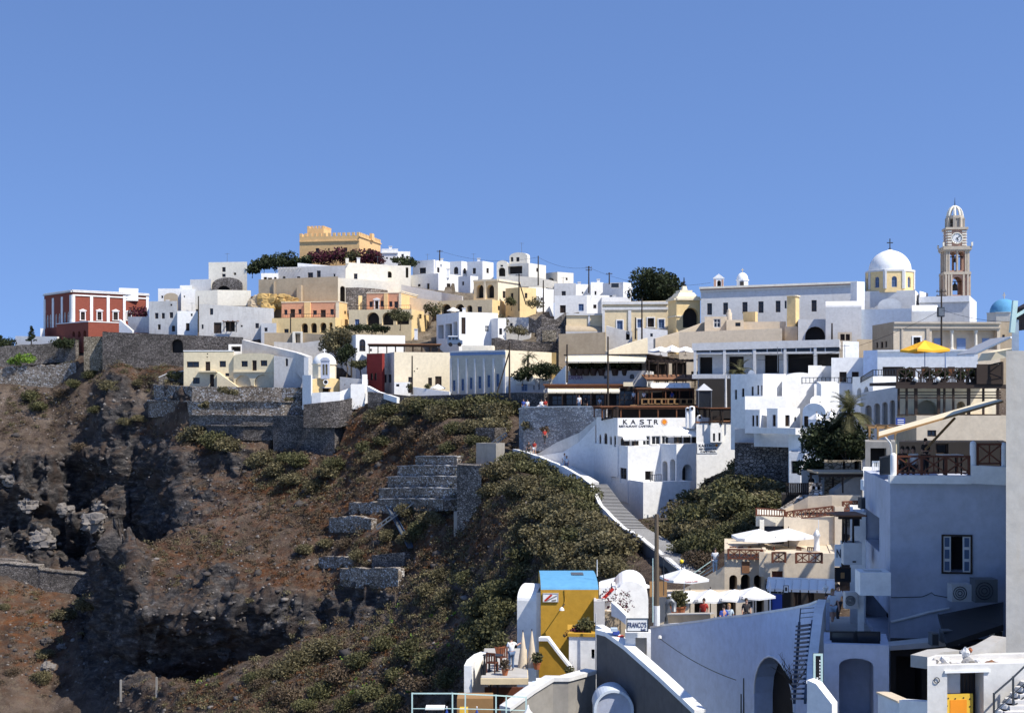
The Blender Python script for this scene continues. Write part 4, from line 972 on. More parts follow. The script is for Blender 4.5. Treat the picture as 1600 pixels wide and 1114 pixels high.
tree('small tree beside the yellow villa upper windows', 799, 478, 234, 2.6, (1.0, 1.0, 1.2), 500, 'leafgreen', 5, .15, .08, 'shrub', 'bush')
V = house('long white house with a shaded colonnade on its left side', 717, 682, 778, 487.5, 533, 222, 28, 'white', F='Lo 684.5 693 508 529;Lo 696 706 506 529;Lo 708.5 714.5 503 528;Rd 721 727.5 496 522;Rw 758 764.5 509 519 n')
house('low white annex on the right of the colonnade house', 778, None, 791, 497, 532, 222.5, 28, 'white', F='Rw 780 784.5 513 523', dep=5)
house('greyish white yard wall and shed right of the white annex', 787, None, 828, 496, 524, 227, -4, 'oldwhite', F='Rw 797 801 505 510', dep=4)
tree('grey green bush in front of the yard wall', 809, 526, 223, 2.6, (2.0, 1.4, 1.2), 900, 'leafolive', 6, .15, .1, 'shrub', 'bush', .5)
# silver van
vn = thing('parked_van', 'small parked van with a white roof below the colonnade house', 'van', P(699, 541, 219)); b = P(699, 541, 219)
mb = MB(); mb.prism([b+Vector(q) for q in ((0, 0, .35), (2.3, 0, .35), (2.3, 0, .9), (1.9, 0, 1.0), (1.65, 0, 1.5), (.05, 0, 1.5), (0, 0, 1.4))], Vector((0, 1.6, 0))); mb.build('body', 'clothjeans', vn)
mb = MB(); mb.box(b+Vector((.1, .1, 1.504)), (1.45, 0, 0), (0, 1.4, 0), (0, 0, .12)); mb.build('roof', 'white', vn)
for x in (.2, .75, 1.25): mb = MB(); mb.box(b+Vector((x, -.012, 1.0)), (.4, 0, 0), (0, .011, 0), (0, 0, .38)); mb.build('window', 'glass', vn)
for x in (.45, 1.85):
    for y in (-.02, 1.5): mb = MB(); mb.tube([b+Vector((x, y, .3)), b+Vector((x, y+.12, .3))], .3, 12); mb.build('wheel', 'black', vn)
# right whites
house('white house with a dark roof edge and grey left side', 831, 817, 865, 450, 484, 240, 40, 'white', F='Lw 820 830 461 471;Rw 845 848 465 470')
house('grey-white upper house with a centre window on the skyline', 866, None, 900, 443, 466, 247, -10, 'lightgrey', F='Rw 877.5 884 455 465', roofm='tan')
house('white house with a blue framed window in the skyline row', 866, None, 917, 462, 490, 236, -6, 'white', F='Rw 904 912 475 486 b;Rd 875 884 477 489', dep=6)
house('white house at the end of the skyline row with a tiny square window', 915, None, 952, 461, 490, 238, 12, 'white', F='Rw 927 932 476 482')
house('white house with stair flank between skyline row and pole', 899, None, 924, 444, 466, 251, 10, 'white', F='Rw 909 911.5 456 459')
house('white box house behind the tall skyline pole', 923, None, 943, 441, 468, 250, 14, 'white', F='Rw 929 932 455 461')
house('white corner house with roof equipment near the big tree', 974, 942, 988, 441, 474, 246, 55, 'white', F='Rw 980 983.5 456 463 b;Lw 953 956 462 466')
house('low white terrace wall house below the roof equipment', 940, None, 986, 464, 490, 238, 8, 'white', F='Rw 958 960 472 475')
boxthing('solar_panel', 'small grey solar heater on the white corner house roof', 'solar heater', 954, 968, 442, 450, 244, 1, 'canvasgrey', 0, 'glass')
# ruin
house('brown ruined stone vault with a bricked arch in mid town', 838, None, 884, 508, 548, 216, -6, 'stone', vault='v', ys=518, name='ruined_vault', cat='ruin', dep=7, roofm='stone', F='Rb 847 869 516 534 stonetan .08')
strip('broken stone wall above the bricked ruin', [(826, 500, 520, 220), (846, 494, 520, 219), (868, 499, 522, 219), (884, 492, 520, 219), (905, 488, 515, 220)], 1, 'stone', jag=.5)
house('long low tan vaulted roof beside the ruin', 884, None, 940, 507, 532, 213, 4, 'greyplaster', vault='u', ys=518, name='vaulted_roof_house', dep=5, roofm='tan')
strip('dark scrubby stone terrace below the ruin', [(768, 530, 552, 212), (815, 533, 555, 210), (875, 534, 552, 209)], 1, 'stonedark', jag=.3)
house('tan concrete retaining building right of the ruin', 873, None, 946, 522, 575, 205, -8, 'tan', dep=4, par=.1, name='retaining_wall', cat='wall', yr=519)
house('white sliding roofed store above the cream house', 722, None, 770, 540, 566, 209, -5, 'palecream', dep=5)
for x, y, s, lb in ((783, 512, 1.6, 'small olive bush below the utility poles'), (838, 482, 1.5, 'bush behind the twin utility poles'), (915, 530, 1.2, 'low bush on the tan vaulted roof terrace')):
    tree(lb, x, y, 226, 2.4*s/1.4, (s, s*.8, s*.8), 600, 'leafolive', 5, .15, .08, 'shrub', 'bush', .55)
# blue band building
BB = house('long grey-cream school with a blue band and pilasters', 790, 703.5, 874, 547, 615, 195, 58, 'cream', colL='schoolshade', fnd=4,
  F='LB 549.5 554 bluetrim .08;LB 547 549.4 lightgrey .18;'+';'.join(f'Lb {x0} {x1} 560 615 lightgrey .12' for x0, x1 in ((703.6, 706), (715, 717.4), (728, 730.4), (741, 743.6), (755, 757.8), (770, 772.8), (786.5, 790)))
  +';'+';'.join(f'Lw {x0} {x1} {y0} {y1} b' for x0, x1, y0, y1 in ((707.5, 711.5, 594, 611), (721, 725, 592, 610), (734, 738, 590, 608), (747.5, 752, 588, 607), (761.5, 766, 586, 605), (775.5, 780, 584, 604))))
house('white walled annex with a blue door right of the blue band school', 790, None, 863, 588, 616, 190, -2, 'lightgrey', yr=592, F='Rw 815 824 598 611 b;Ro 833.5 835 602 609;Ro 841.5 843 602 609', dep=3)
strip('curved white gable wall of the annex', [(806, 591, 600, 189.5), (812, 586, 600, 189.5), (822, 583.5, 600, 189.5), (832, 586, 600, 189.5), (836, 593, 602, 189.5)], .4, 'white')
strip('white shoulder wall sweeping up to the upper restaurant', [(863, 594, 614, 188), (872, 583, 614, 187), (884, 571, 612, 186)], .5, 'white')
house('yellow post wall behind the palm garden', 862, None, 869, 551, 570, 196, 5, 'ochre', dep=1, name='wall_pier', cat='pier')
palm('small dark palm tree beside the cream gable wall', 825, 590, 189, 2.6, 1.5, 24, mat='leafdark', tr=.14)
for x, y, r, lb in ((842, 594, 2.0, 'dark green garden tree right of the small palm'), (858, 594, 1.9, 'second dark garden tree near the white shoulder wall'), (816, 594, 1.3, 'low dark shrub at the foot of the small palm')):
    tree(lb, x, y, 188.3, r*1.75, (r, r*.8, r*.8), 1100, 'leafdark', 7, .15, .1, 'shrub', 'bush', .55)
strip('long dark retaining wall under the school and cream terrace', [(575, 612, 650, 199), (640, 619, 655, 196.5), (702, 617, 655, 193), (790, 614, 665, 187), (815, 613, 668, 184), (850, 614, 665, 180)], 1, 'stonedark')
# yellow long building
YL = house('low yellow walled wing with white trim left of the yellow building', 885, None, 941, 490, 524, 215, -5, 'paleyellow', F='RB 490 493 lightgrey .2;Rb 919 922 490 524 lightgrey .12', dep=5)
YM = house('long yellow neoclassical building with white surrounds and blue shutters', 941, None, 1044, 472, 528, 213, -5, 'paleyellow', yr=470, roofm='lightgrey',
  F='RB 472 476 lightgrey .3;RB 480.5 484.5 lightgrey .15;Rb 941 945 485 528 lightgrey .14;Rb 981.5 986.5 485 528 lightgrey .14;RS 964 973 501 515 b;RS 996 1003.5 499 512 b;RS 1012 1022 497 511 k;RS 1029 1038 499 513 b')
house('white stepped stair house in front of the yellow building', 947, None, 988, 509, 540, 207, -6, 'oldwhite', yr=519, dep=4, F='RA 978 984 517 531')
house('low white garden house before the blue shutters', 996, None, 1043, 512, 538, 205, -4, 'white', yr=516, F='Rw 1016 1020 521 526', dep=4)
strip('slanted cream stair wall rising behind the upper restaurant', [(950, 549, 565, 196), (985, 536, 560, 198), (1012, 528, 556, 199)], .6, 'cream')
# gate tower
GT = house('yellow gate tower with an open arch and stepped pyramid roof', 1057, 1044, 1094, 466, 535, 206, 12, 'yellow', name='gate_tower', cat='tower', par=.05, F='RB 466 469 cream .35;LB 466 469 cream .35;LB 493 495 cream .15;Rb 1057 1066 493 495 cream .12;RA 1067 1092 481 512', dep=4)
fR, fL, W, L, z1 = root_faces[GT.name]; cc = fR.O+fR.u*W/2+fL.u*L/2; mb = MB()
for s, h0, h1 in ((1.0, 0, .25), (.86, .25, .9), (.52, .9, 1.25), (.22, 1.25, 1.9)): 
    k = W*.5*s; k2 = k*(.72 if h1-h0 > .5 else 1); A = [fR.u*sx*k+fL.u*sy*k*L/W for sx, sy in ((-1, -1), (1, -1), (1, 1), (-1, 1))]; B_ = [q*(k2/k) for q in A]
    lo = [Vector((cc.x+q.x, cc.y+q.y, z1+h0+.01)) for q in A]; hi = [Vector((cc.x+q.x, cc.y+q.y, z1+h1+.01)) for q in B_]
    for i in range(4): j = (i+1) % 4; mb.poly([lo[i], lo[j], hi[j], hi[i]])
    mb.poly(hi)
mb.build('pyramid_roof', 'cream', GT)
mb = MB(); mb.lathe((cc.x, cc.y, z1+1.9), [(.1, 0), (.16, .25), (.1, .5), (.28, .6), (.1, .75), (.06, 1.3), (0, 1.35)], 8); mb.build('finial', 'black', GT)
tree('big round evergreen tree on the skyline beside the gate tower', 1028, 480, 225, 6.6, (4.2, 3.6, 3.2), 8000, 'leafdark', 13, .24, .3, cz=.5)
# cathedral
CW = house('long grey-white cathedral wing with tall barred windows', 1095, None, 1340, 449.5, 525, 204, -13, 'lightgrey', yr=440.5, fnd=4, par=.2, roofm='lightgrey',
  F=';'.join(f'Rw {a} {b} {c} {d}' for a, b, c, d in ((1105, 1112.5, 474, 492), (1130, 1137.5, 473, 491.5), (1160, 1168, 472, 490), (1185, 1193, 471, 489), (1212, 1219.5, 470, 488), (1226, 1229, 470, 482), (1268, 1276, 469, 487))))
fR, fL, W, L, z1 = root_faces[CW.name]
tb = MB(); zE = Z_(440.5, fR.Y(W)); 
tb.box(fR.p(-.1, z1-.62, .003), fR.u*(W+.1)+Vector((0, 0, zE-z1)), fR.n*.22, (0, 0, .22)); tb.box(fR.p(-.2, z1-.24, .003), fR.u*(W+.2)+Vector((0, 0, zE-z1)), fR.n*.4, (0, 0, .3)); tb.build('cornice', 'palecream', CW)
tb = MB(); tb.box(fR.p(-.1, z1-.40, .003), fR.u*(W+.1)+Vector((0, 0, zE-z1)), fR.n*.30, (0, 0, .15)); tb.build('cornice_band', 'brickpink', CW)
house('bright white end pier at the right of the cathedral wing', 1339, 1329, 1351, 440, 475, 192, 25, 'white', name='end_pier', cat='pier', dep=3, par=.1)
# small belfry and lantern on roof
bel = house('small red and white twin belfry on the cathedral roof', 1115, None, 1131, 435, 452, 207, -10, 'white', dep=1.2, par=.02, name='belfry', cat='belfry', F='RA 1120.5 1126.5 438 451;Rb 1115.5 1119 437 451 brickpink .03;Rb 1127.5 1130.5 437 451 brickpink .03', grade=False, fnd=1)
fR, fL, W, L, z1 = root_faces[bel.name]; mb = MB(); mb.prism([fR.p(-.1, z1, .1), fR.p(W+.1, z1, .1), fR.p(W/2, z1+.65, .1)], -fR.n*1.4); mb.build('gable_top', 'white', bel)
lan = thing('dome_lantern', 'small white domed lantern on the cathedral roof', 'lantern', P(1160, 452, 207)); c0 = P(1160, 452, 207); k = pix(207)
mb = MB(); mb.lathe(c0, [(9*k, 0), (9*k, 13*k), (10.5*k, 13*k), (10.5*k, 14.5*k)], 8); mb.build('drum', 'white', lan)
mb = MB(); mb.lathe(c0, [(9.2*k*math.cos(q*math.pi/16), 14.5*k+11.5*k*math.sin(q*math.pi/16)) for q in range(9)], 16); dm = mb.build('dome', 'white', lan, True)
mb = MB(); mb.box(c0+Vector((-.05, -.05, 26*k)), (.1, 0, 0), (0, .1, 0), (0, 0, .6)); mb.box(c0+Vector((-.2, -.04, 26*k+.35)), (.4, 0, 0), (0, .08, 0), (0, 0, .1)); mb.build('cross', 'stonetrim', dm)
mb = MB(); mb.cbox(c0+Vector((-2.2*k, -9*k, 4*k)), .5, .5, 7*k); mb.build('window', 'interiorshade', lan)
# beige cluster
house('small beige house with a white doored bay below the cathedral', 1101, None, 1136, 495, 520, 192, -6, 'beige', F='Rw 1115 1126 498 512 n', dep=4)
ck = house('low beige block with a round chimney below the cathedral', 1135, None, 1162, 500, 520, 191, -6, 'beige', F='Rw 1149 1157 504 510 k', dep=4)
mb = MB(); c0 = P(1139, 500, 192); mb.lathe(c0, [(.42, -.3), (.40, .9), (.25, 1.15), (.3, 1.3), (.0, 1.55)], 10); mb.build('chimney', 'beige', ck, True)
house('small bright yellow box room under the cathedral windows', 1180, 1161, 1184, 487, 510, 196, 62, 'yellow', dep=2)
house('beige yard wall with a cast shadow under the cathedral windows', 1161, None, 1228, 503, 540, 192, -10, 'beige', dep=4, par=.6)
house('wide beige terrace wall over the white modern building', 1061, None, 1222, 519, 545, 187, -6, 'beige', dep=6, par=.5, yr=513)
strip('long beige ramp wall rising to the cathedral door', [(1024, 529, 548, 194), (1060, 519, 545, 195), (1102, 503, 540, 196)], .7, 'beige')
house('bright yellow buttress tower against the cathedral', 1243, 1229.5, 1249, 461, 522, 190, 62, 'yellow', name='buttress_tower', cat='tower', par=.05, F='RB 461 463 cream .15;LB 461 463 cream .15')
house('beige footing of the yellow buttress tower', 1246, 1226, 1252, 510, 538, 189, 60, 'beige', dep=3, par=.05)
house('grey-white block with a large shaded arch below the cathedral', 1247, None, 1291, 499, 540, 188, -10, 'lightgrey', F='RA 1258 1289.5 510 536', dep=6)
house('grey-white vaulted side chapel between arch block and dome', 1290, None, 1346, 469, 540, 186, -12, 'lightgrey', vault='u', ys=480, F='Rw 1318 1325 524 532', dep=6)
house('small beige gate house with double doors', 1309, None, 1331, 519, 540, 183, -8, 'beige', F='Rd 1313 1320 522 532;Rd 1321.5 1328 522 532', dep=2)
house('beige ruined wall right of the small gate house', 1339, None, 1366, 530, 560, 180, 20, 'tan', dep=3)
# domed church
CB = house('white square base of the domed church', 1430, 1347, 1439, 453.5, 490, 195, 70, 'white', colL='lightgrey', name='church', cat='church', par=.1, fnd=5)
c0 = P(1390.5, 453.5, 199); k = pix(199)
mb = MB(); R8 = 37.5*k; h8 = 27*k
ang = [R(22.5+45*i-4) for i in range(8)]
for i in range(8):
    a, b_ = ang[i], ang[(i+1) % 8]; p = c0+Vector((R8*math.cos(a), R8*math.sin(a), 0)); q = c0+Vector((R8*math.cos(b_), R8*math.sin(b_), 0)); d = q-p; Ln = d.length; d.normalize(); f8 = Face(p, d, (d.y, -d.x, 0))
    hl = [(Ln*.36, Ln*.64, c0.z+2.2*k, c0.z+19*k, True, .25)]
    wallface(mb, f8, 0, Ln, c0.z-.5, c0.z+h8, hl)
    if f8.n.y < .3: add_opening(CB, f8, hl[0], 'a', 'b')
    for s in (0, .91): tb = MB(); tb.box(f8.p(Ln*s, c0.z, .003), f8.u*(Ln*.09), f8.n*.1, (0, 0, h8)); tb.build('pilaster', 'lightgrey', CB)
mb.build('drum', 'yellow', CB)
mb = MB(); mb.lathe(c0+Vector((0, 0, h8-.02)), [(0, .0), (R8+.12, 0), (R8+.12, .25), (R8-.1, .3), (R8*.88, .3), (0, .3)], 8, 0, ang[0], ang[0]+2*math.pi); mb.build('drum_cornice', 'lightgrey', CB)
mb = MB(); mb.lathe(c0+Vector((0, 0, h8+.27)), [(32.5*k*math.cos(q*math.pi/32), 32*k*math.sin(q*math.pi/32)*(1+.03*(q > 14))) for q in range(16)]+[(0, 34.2*k)], 40); dm = mb.build('dome', 'white', CB, True)
t = c0+Vector((0, 0, h8+34*k)); mb = MB(); mb.lathe(t, [(.16, 0), (.22, .2), (.16, .4), (.05, .45)], 8); mb.box(t+Vector((-.06, -.06, .4)), (.12, 0, 0), (0, .12, 0), (0, 0, 1.35)); mb.box(t+Vector((-.42, -.05, 1.1)), (.355, 0, 0), (0, .1, 0), (0, 0, .14)); mb.box(t+Vector((.065, -.05, 1.1)), (.355, 0, 0), (0, .1, 0), (0, 0, .14)); mb.build('cross', 'irondark', dm)
house('blue-white shaded front block below the church dome', 1343.5, None, 1424, 484, 545, 186, -28, 'paleblue', dep=5, yr=482, par=.1)  # pale blue carries the shade on this white front
house('low arched gable between the front block and the church base', 1372, None, 1408, 467, 490, 191, -20, 'lightgrey', vault='v', ys=477, dep=4, fnd=2)
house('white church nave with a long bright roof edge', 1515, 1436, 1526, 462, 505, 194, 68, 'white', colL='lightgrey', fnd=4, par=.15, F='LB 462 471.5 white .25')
house('white vaulted side aisle in front of the nave', 1425, None, 1465, 476, 504, 189, -10, 'lightgrey', vault='u', ys=487, dep=3.5, roofm='white')
house('white block with an arched dark window beside the aisle', 1437, None, 1450, 455, 480, 197, 60, 'white', dep=4, par=.1)
# ------------------------------------------------ bell tower
D = 200; k = pix(D); bt = thing('bell_tower', 'tall pink and cream clock tower with open arches and a ribbed top', 'bell tower', P(1492, 470, D)); C0 = P(1492, 470, D)
def tier(name, w, y0, y1, arches, mat, a=-6, th=.4, solid=False):
    t = R(a); u = Vector((math.cos(t), math.sin(t), 0)); v = Vector((-u.y, u.x, 0)); W_ = w*k; O = Vector((C0.x, C0.y, 0))-u*W_/2-v*W_/2; z0, z1 = Z_(y1, D), Z_(y0, D); mb = MB()
    for i, (d, n, o) in enumerate(((u, -v, O), (v, u, O+u*W_), (-u, v, O+u*W_+v*W_), (-v, -u, O+v*W_))):
        f = Face(o, d, n); hl = [(W_*p, W_*q, Z_(b2, D), Z_(t2, D), True, th) for p, q, t2, b2 in arches]
        wallface(mb, f, 0, W_, z0, z1, hl)
        f2 = Face(o-n*th, d, n); wallface(mb, f2, th*.0, W_, z0, z1, [h[:5]+(.01,) for h in hl])
    for z in (z0, z1): mb.poly([Vector((q.x, q.y, z)) for q in (O, O+u*W_, O+u*W_+v*W_, O+v*W_)])
    return mb.build(name, mat, bt), u, v, O, W_
tier('lower_arch_stage', 37, 430, 473, [(.30, .70, 434, 462)], 'brickpink')
tier('upper_arch_stage', 34, 393, 427, [(.17, .46, 395.5, 424), (.54, .83, 395.5, 424)], 'brickpink')
cs_, u, v, O, W_ = tier('clock_stage', 28, 360, 386, [], 'brickpink')
def slab(name, w, y0, y1, mat='stonetrim'):
    mb = MB(); W2 = w*k; o = Vector((C0.x, C0.y, Z_(y1, D)))-u*W2/2-v*W2/2; mb.box(o, u*W2, v*W2, (0, 0, (y1-y0)*k)); return mb.build(name, mat, bt)
slab('cornice', 41, 426.5, 430.5); bal = slab('balcony', 43, 387, 392); slab('cornice', 34, 357, 360.5); slab('cornice', 41, 392, 394)
# pilasters, quoins, arch trims
for w, y0, y1, xs in ((37, 430.5, 472, (0, .11, .72, .89, .22)), (34, 394, 426.5, (0, .10, .465, .84, .93))):
    Wt = w*k; o = Vector((C0.x, C0.y, 0))-u*Wt/2-v*Wt/2
    for i, (d, n, q0) in enumerate(((u, -v, o), (v, u, o+u*Wt), (-v, -u, o+v*Wt))):
        f = Face(q0, d, n)
        for s in xs: tb = MB(); tb.box(f.p(Wt*s, Z_(y1, D), .004), d*(Wt*.07), n*.16, (0, 0, (y1-y0)*k)); tb.build('pilaster', 'stonetrim', bt)
for i in range(6):
    for f in (Face(O, u, -v), Face(O+u*W_, v, u), Face(O+v*W_, -v, -u)):
        for s in (0, .78): tb = MB(); tb.box(f.p(W_*s, Z_(385.5-i*4.2, D), .004), f.u*(W_*.22), f.n*.14, (0, 0, 2.3*k)); tb.build('quoin', 'palecream', bt)
f = Face(O, u, -v); cc = f.p(W_/2, Z_(374, D), .05); r = 8.3*k; mb = MB()
mb.poly([cc+f.u*(r*math.cos(q*math.pi/12))+Vector((0, 0, r*math.sin(q*math.pi/12)))+f.n*.05 for q in range(24)]); cf = mb.build('clock_face', 'clockface', bt)
mb = MB(); mb.tube([cc+f.u*(r*math.cos(q*math.pi/12))+Vector((0, 0, r*math.sin(q*math.pi/12)))+f.n*.05 for q in range(25)], .09, 5); mb.build('rim', 'palecream', cf)
mb = MB()
for q in range(12):
    d = f.u*math.cos(q*math.pi/6)+Vector((0, 0, math.sin(q*math.pi/6))); beam(mb, cc+d*r*.72+f.n*.07, cc+d*r*.93+f.n*.07, .07)
mb.build('hour_marks', 'letterblack', cf)
for ang_, ln, nm in ((38, .72, 'minute_hand'), (-55, .5, 'hour_hand')):
    mb = MB(); d = f.u*math.cos(R(ang_))+Vector((0, 0, math.sin(R(ang_)))); beam(mb, cc-d*r*.12+f.n*.09, cc+d*r*ln+f.n*.09, .08); mb.build(nm, 'letterblack', cf)
mb = MB()
for i in range(8):
    a = ang[i]+.1; q = Vector((C0.x, C0.y, Z_(357, D)))+Vector((13*k*math.cos(a), 13*k*math.sin(a), 0)); mb.cbox(q, .34, .34, 15.5*k, 0, a)
lt = mb.build('lantern', 'stonetrim', bt)
mb = MB(); mb.lathe(Vector((C0.x, C0.y, Z_(343, D))), [(0, 0), (13.4*k, 0), (13.8*k, .2), (13.8*k, .42), (12*k, .45), (0, .45)], 8, 0, ang[0], ang[0]+2*math.pi); mb.build('lantern_cornice', 'stonetrim', bt)
mb = MB(); 
for i in range(8):
    a, b_ = ang[i]+.1, ang[(i+1) % 8]+.1; z = Z_(357, D)
    if i % 2: mb.poly([Vector((C0.x+12*k*math.cos(t), C0.y+12*k*math.sin(t), zz)) for t, zz in ((a, z), (b_, z), (b_, z+15*k), (a, z+15*k))])
mb.build('lantern_panel', 'concrete', bt)
for i in range(8):
    a = ang[i]+.1; mb = MB(); mb.tube([Vector((C0.x+11.3*k*math.cos(t)*math.cos(a), C0.y+11.3*k*math.cos(t)*math.sin(a), Z_(340, D)+17*k*math.sin(t))) for t in [q*math.pi/2/8 for q in range(9)]], .17, 5); mb.build('dome_rib', 'palecream', bt)
mb = MB(); mb.tube([Vector((C0.x, C0.y, Z_(324, D))), Vector((C0.x, C0.y, Z_(309, D)))], .09, 5, 0, .02); mb.build('spire', 'irondark', bt)
mb = MB(); mb.lathe(Vector((C0.x, C0.y, Z_(325, D))), [(.05, 0), (.3, .05), (.2, .3), (.05, .35)], 8); mb.build('finial', 'palecream', bt)
for y, s in ((444, 1.0), (404, .6)):
    mb = MB(); mb.lathe(Vector((C0.x, C0.y, Z_(y, D)-.9*s)), [(.55*s, 0), (.42*s, .25*s), (.3*s, .8*s), (.12*s, .98*s), (.05, 1.3*s)], 12); b_ = mb.build('bell', 'bronze', bt, True)
    mb = MB(); beam(mb, Vector((C0.x, C0.y, Z_(y, D)+.35*s))-u*1.3, Vector((C0.x, C0.y, Z_(y, D)+.35*s))+u*1.3, .12); mb.build('bell_beam', 'wooddark', b_)
mb = MB()
for sx in (-1, 1):
    for sy in (-1, 1):
        q = Vector((C0.x, C0.y, Z_(387, D)))+u*sx*21.5*k+v*sy*21.5*k; mb.cbox(q, .22, .22, 6*k)
mb.build('corner_post', 'palecream', bal)
# blue dome
bd = thing('blue_dome_chapel', 'blue church dome on a cream drum near the right edge', 'dome', P(1569, 505, 182)); c0 = P(1569, 510, 182); k = pix(182)
mb = MB(); mb.lathe(c0, [(27*k, 0), (27*k, 20*k), (28*k, 20*k), (28*k, 21*k), (22*k, 21*k)], 8); mb.build('drum', 'palecream', bd)
mb = MB(); mb.lathe(c0+Vector((0, 0, 20.5*k)), [(22*k*math.cos(q*math.pi/24), 22.5*k*math.sin(q*math.pi/24)) for q in range(13)], 28); dm = mb.build('dome', 'bluepaint', bd, True)
mb = MB(); t = c0+Vector((0, 0, 43*k)); mb.box(t-Vector((.05, .05, .1)), (.1, 0, 0), (0, .1, 0), (0, 0, .9)); mb.box(t+Vector((-.22, -.04, .4)), (.44, 0, 0), (0, .08, 0), (0, 0, .1)); mb.build('cross', 'stonetrim', dm)
# columned building
KB = house('weathered beige neoclassical house with a columned porch', 1396, 1363, 1563, 503, 560, 160, 2, 'beige', colL='tan', par=.15, fnd=4, roofm='tan',
  F='RB 503 506 stonetrim .3;RB 510.5 513 stonetrim .15;Ro 1456 1558 516 546;RS 1427 1438 527 541;Rb 1408 1411 513 560 stonetrim .12;Rb 1447 1452 513 560 stonetrim .12;Lw 1376 1380 534 544;Lw 1383 1386 533 543;Lw 1369 1372 535 544')
fR, fL, W, L, z1 = root_faces[KB.name]
mb = MB(); s0, s1 = fR.t(1456), fR.t(1558); mb.poly([fR.p(s0, Z_(546, 160), -.89), fR.p(s1, Z_(546, 160), -.89), fR.p(s1, Z_(516, 160), -.89), fR.p(s0, Z_(516, 160), -.89)]); mb.build('porch_wall', 'beige', KB)
for x in (1488.5, 1526): 
    mb = MB(); q = fR.p(fR.t(x), Z_(546, 160), -.3); h = 30*pix(160); mb.lathe(q, [(.24, 0), (.24, .15), (.19, .2), (.165, h-.35), (.22, h-.25), (.25, h-.15), (.25, h)], 12); mb.build('column', 'palecream', KB)
for x0, x1 in ((1463, 1474), (1499, 1513), (1539, 1550)): mb = MB(); mb.box(fR.p(fR.t(x0), Z_(546, 160), -.88), fR.u*(fR.t(x1)-fR.t(x0)), fR.n*.05, (0, 0, 18*pix(160))); mb.build('door', 'blueframe', KB)
house('beige gatepost wall at the right of the columned house', 1561, None, 1592, 502, 560, 162, 0, 'tan', dep=4, F='Rw 1566 1570 523 530')
# ================================================================= restaurants in the middle
# upper restaurant
Z1 = house('grey-blue parapet storey of the upper restaurant with purple lettering', 1010, 886, 1030, 579, 603, 172, 78, 'lightgrey', colL='greyplaster', par=.9, fnd=.1, F='La 984 991 584.5 592;Lw 944 948 587 592 k', name='restaurant', cat='restaurant')
fR, fL, W, L, z1 = root_faces[Z1.name]
fz = Face(fL.O+fL.u*L, -fL.u, fL.n)
lettering('ZAFORA', fz, 888, 593, 6.5, 'letterpurple', Z1, 23)
pergola('dark timber roof over the upper restaurant terrace', 1010, 887, 1085, 553, 582, 170.5, 74, .25, 'wooddark', 'wooddark', nposts=5, over=.4)
awning('cream awning strip along the upper restaurant terrace', 885, 1010, 556, 562, 172.5, -12, .75, .9, 'canvascream', 6)
pergola('dark open slatted pergola beside the upper restaurant', 1014, (7,), 1086, 561, 604, 169.5, 5, .2, 'wooddark', 'wooddark', nposts=6, slats=True)
house('cream back wall seen through the upper restaurant terrace', 895, None, 1080, 562, 600, 180, -3, 'beige', dep=2, par=.1, F='Ro 903 920 566 590;Ro 925 940 568 590;Ro 955 985 566 592;Ro 992 1003 567 596;Ro 1010 1045 568 596;Ro 1050 1072 566 596')
for i, x in enumerate((896, 906, 916, 927, 940, 961, 976, 992)): pot_plant(('first', 'second', 'third', 'fourth', 'fifth', 'sixth', 'seventh', 'eighth')[i]+' dark potted plant from the left behind the purple lettering parapet', x, 587, 172.8, 1.45, 'leafdark', 'wooddark')
for px, lb in ((1032, 'left'), (1050, 'middle'), (1071, 'right')):
    umbrella(lb+' white parasol of the three above the dark slatted pergola', px, 541-(px == 1050)*2, 17, 548, 182, 556, 'canvas', 35)
house('dark ground floor dining room of the upper restaurant', 857, None, 1000, 604, 640, 172.4, -4, 'interiorshade', dep=4, par=.1, roofm='tan', name='dining_room', cat='restaurant', F='Rw 862 880 618 634 k;Rw 884 905 616 634 k;Rw 909 926 616 634 k;Rw 930 945 616 634 k;Rw 962 990 610 634 k')
awning('long cream awning over the ground floor dining room', 857, 968, 601, 613, 171.9, -4, .9, 1.6, 'canvascream', 8, posts=6, yb=637)
beamroof = pergola('brown beam fascia above the long cream awning', 852, (.5,), 980, 600, 603, 171.2, -4, .3, 'wood', 'wood', posts=False)
sg = signboard('small pale lit menu board hanging beside the long awning', Face(P(974, 0, 170), (1, 0, 0), (0, -1, 0)), 974, 989, 597, 603.5, 'canvascream')
house('dark recess of the balcony bar behind the wooden balustrade', 998, None, 1085, 607, 636, 168, 0, 'interiorshade', dep=3, par=.1, name='bar', cat='bar')
pergola('brown tiled lean-to roof above the balcony bar', 1012, (3.2,), 1086, 592, 606, 168.5, 3, .16, 'wood', 'tilebrown', posts=False, slope=.18)
awning('white awning under the brown tiled roof of the bar', 1017, 1077, 599, 607, 167.4, 2, .6, 1.0, 'canvas', 5)
pergola('brown hipped shade roof over the wooden balustrade', 997, (2.4,), 1083, 606, 632, 163.5, 2, .2, 'wood', 'tilebrown', nposts=5)
railing('brown wooden balustrade of the balcony bar', [(1003, 623.5, 632, 162.8), (1044, 623.5, 632, 162.8), (1083, 623.5, 632, 162.8)], 'bars', 'woodpale', .62, .2, postw=.14)
house('timber fascia and floor under the balcony balustrade', 985, None, 1087, 632.5, 637, 163, 2, 'woodpale', dep=4, par=.05, fnd=.0, name='balcony_floor', cat='balcony', grade=False)
for x, c_, lb in ((990, 'clothpale', 'person in a pale blue shirt standing left of the wooden balustrade'), (1006, 'clothwhite', 'person in white at the left post of the wooden balustrade'), (1050, 'clothblue', 'person in blue seated behind the wooden balustrade')):
    person(lb, x, 633, 164.2, 1.65, 150, 'stand', c_, 'clothdark')
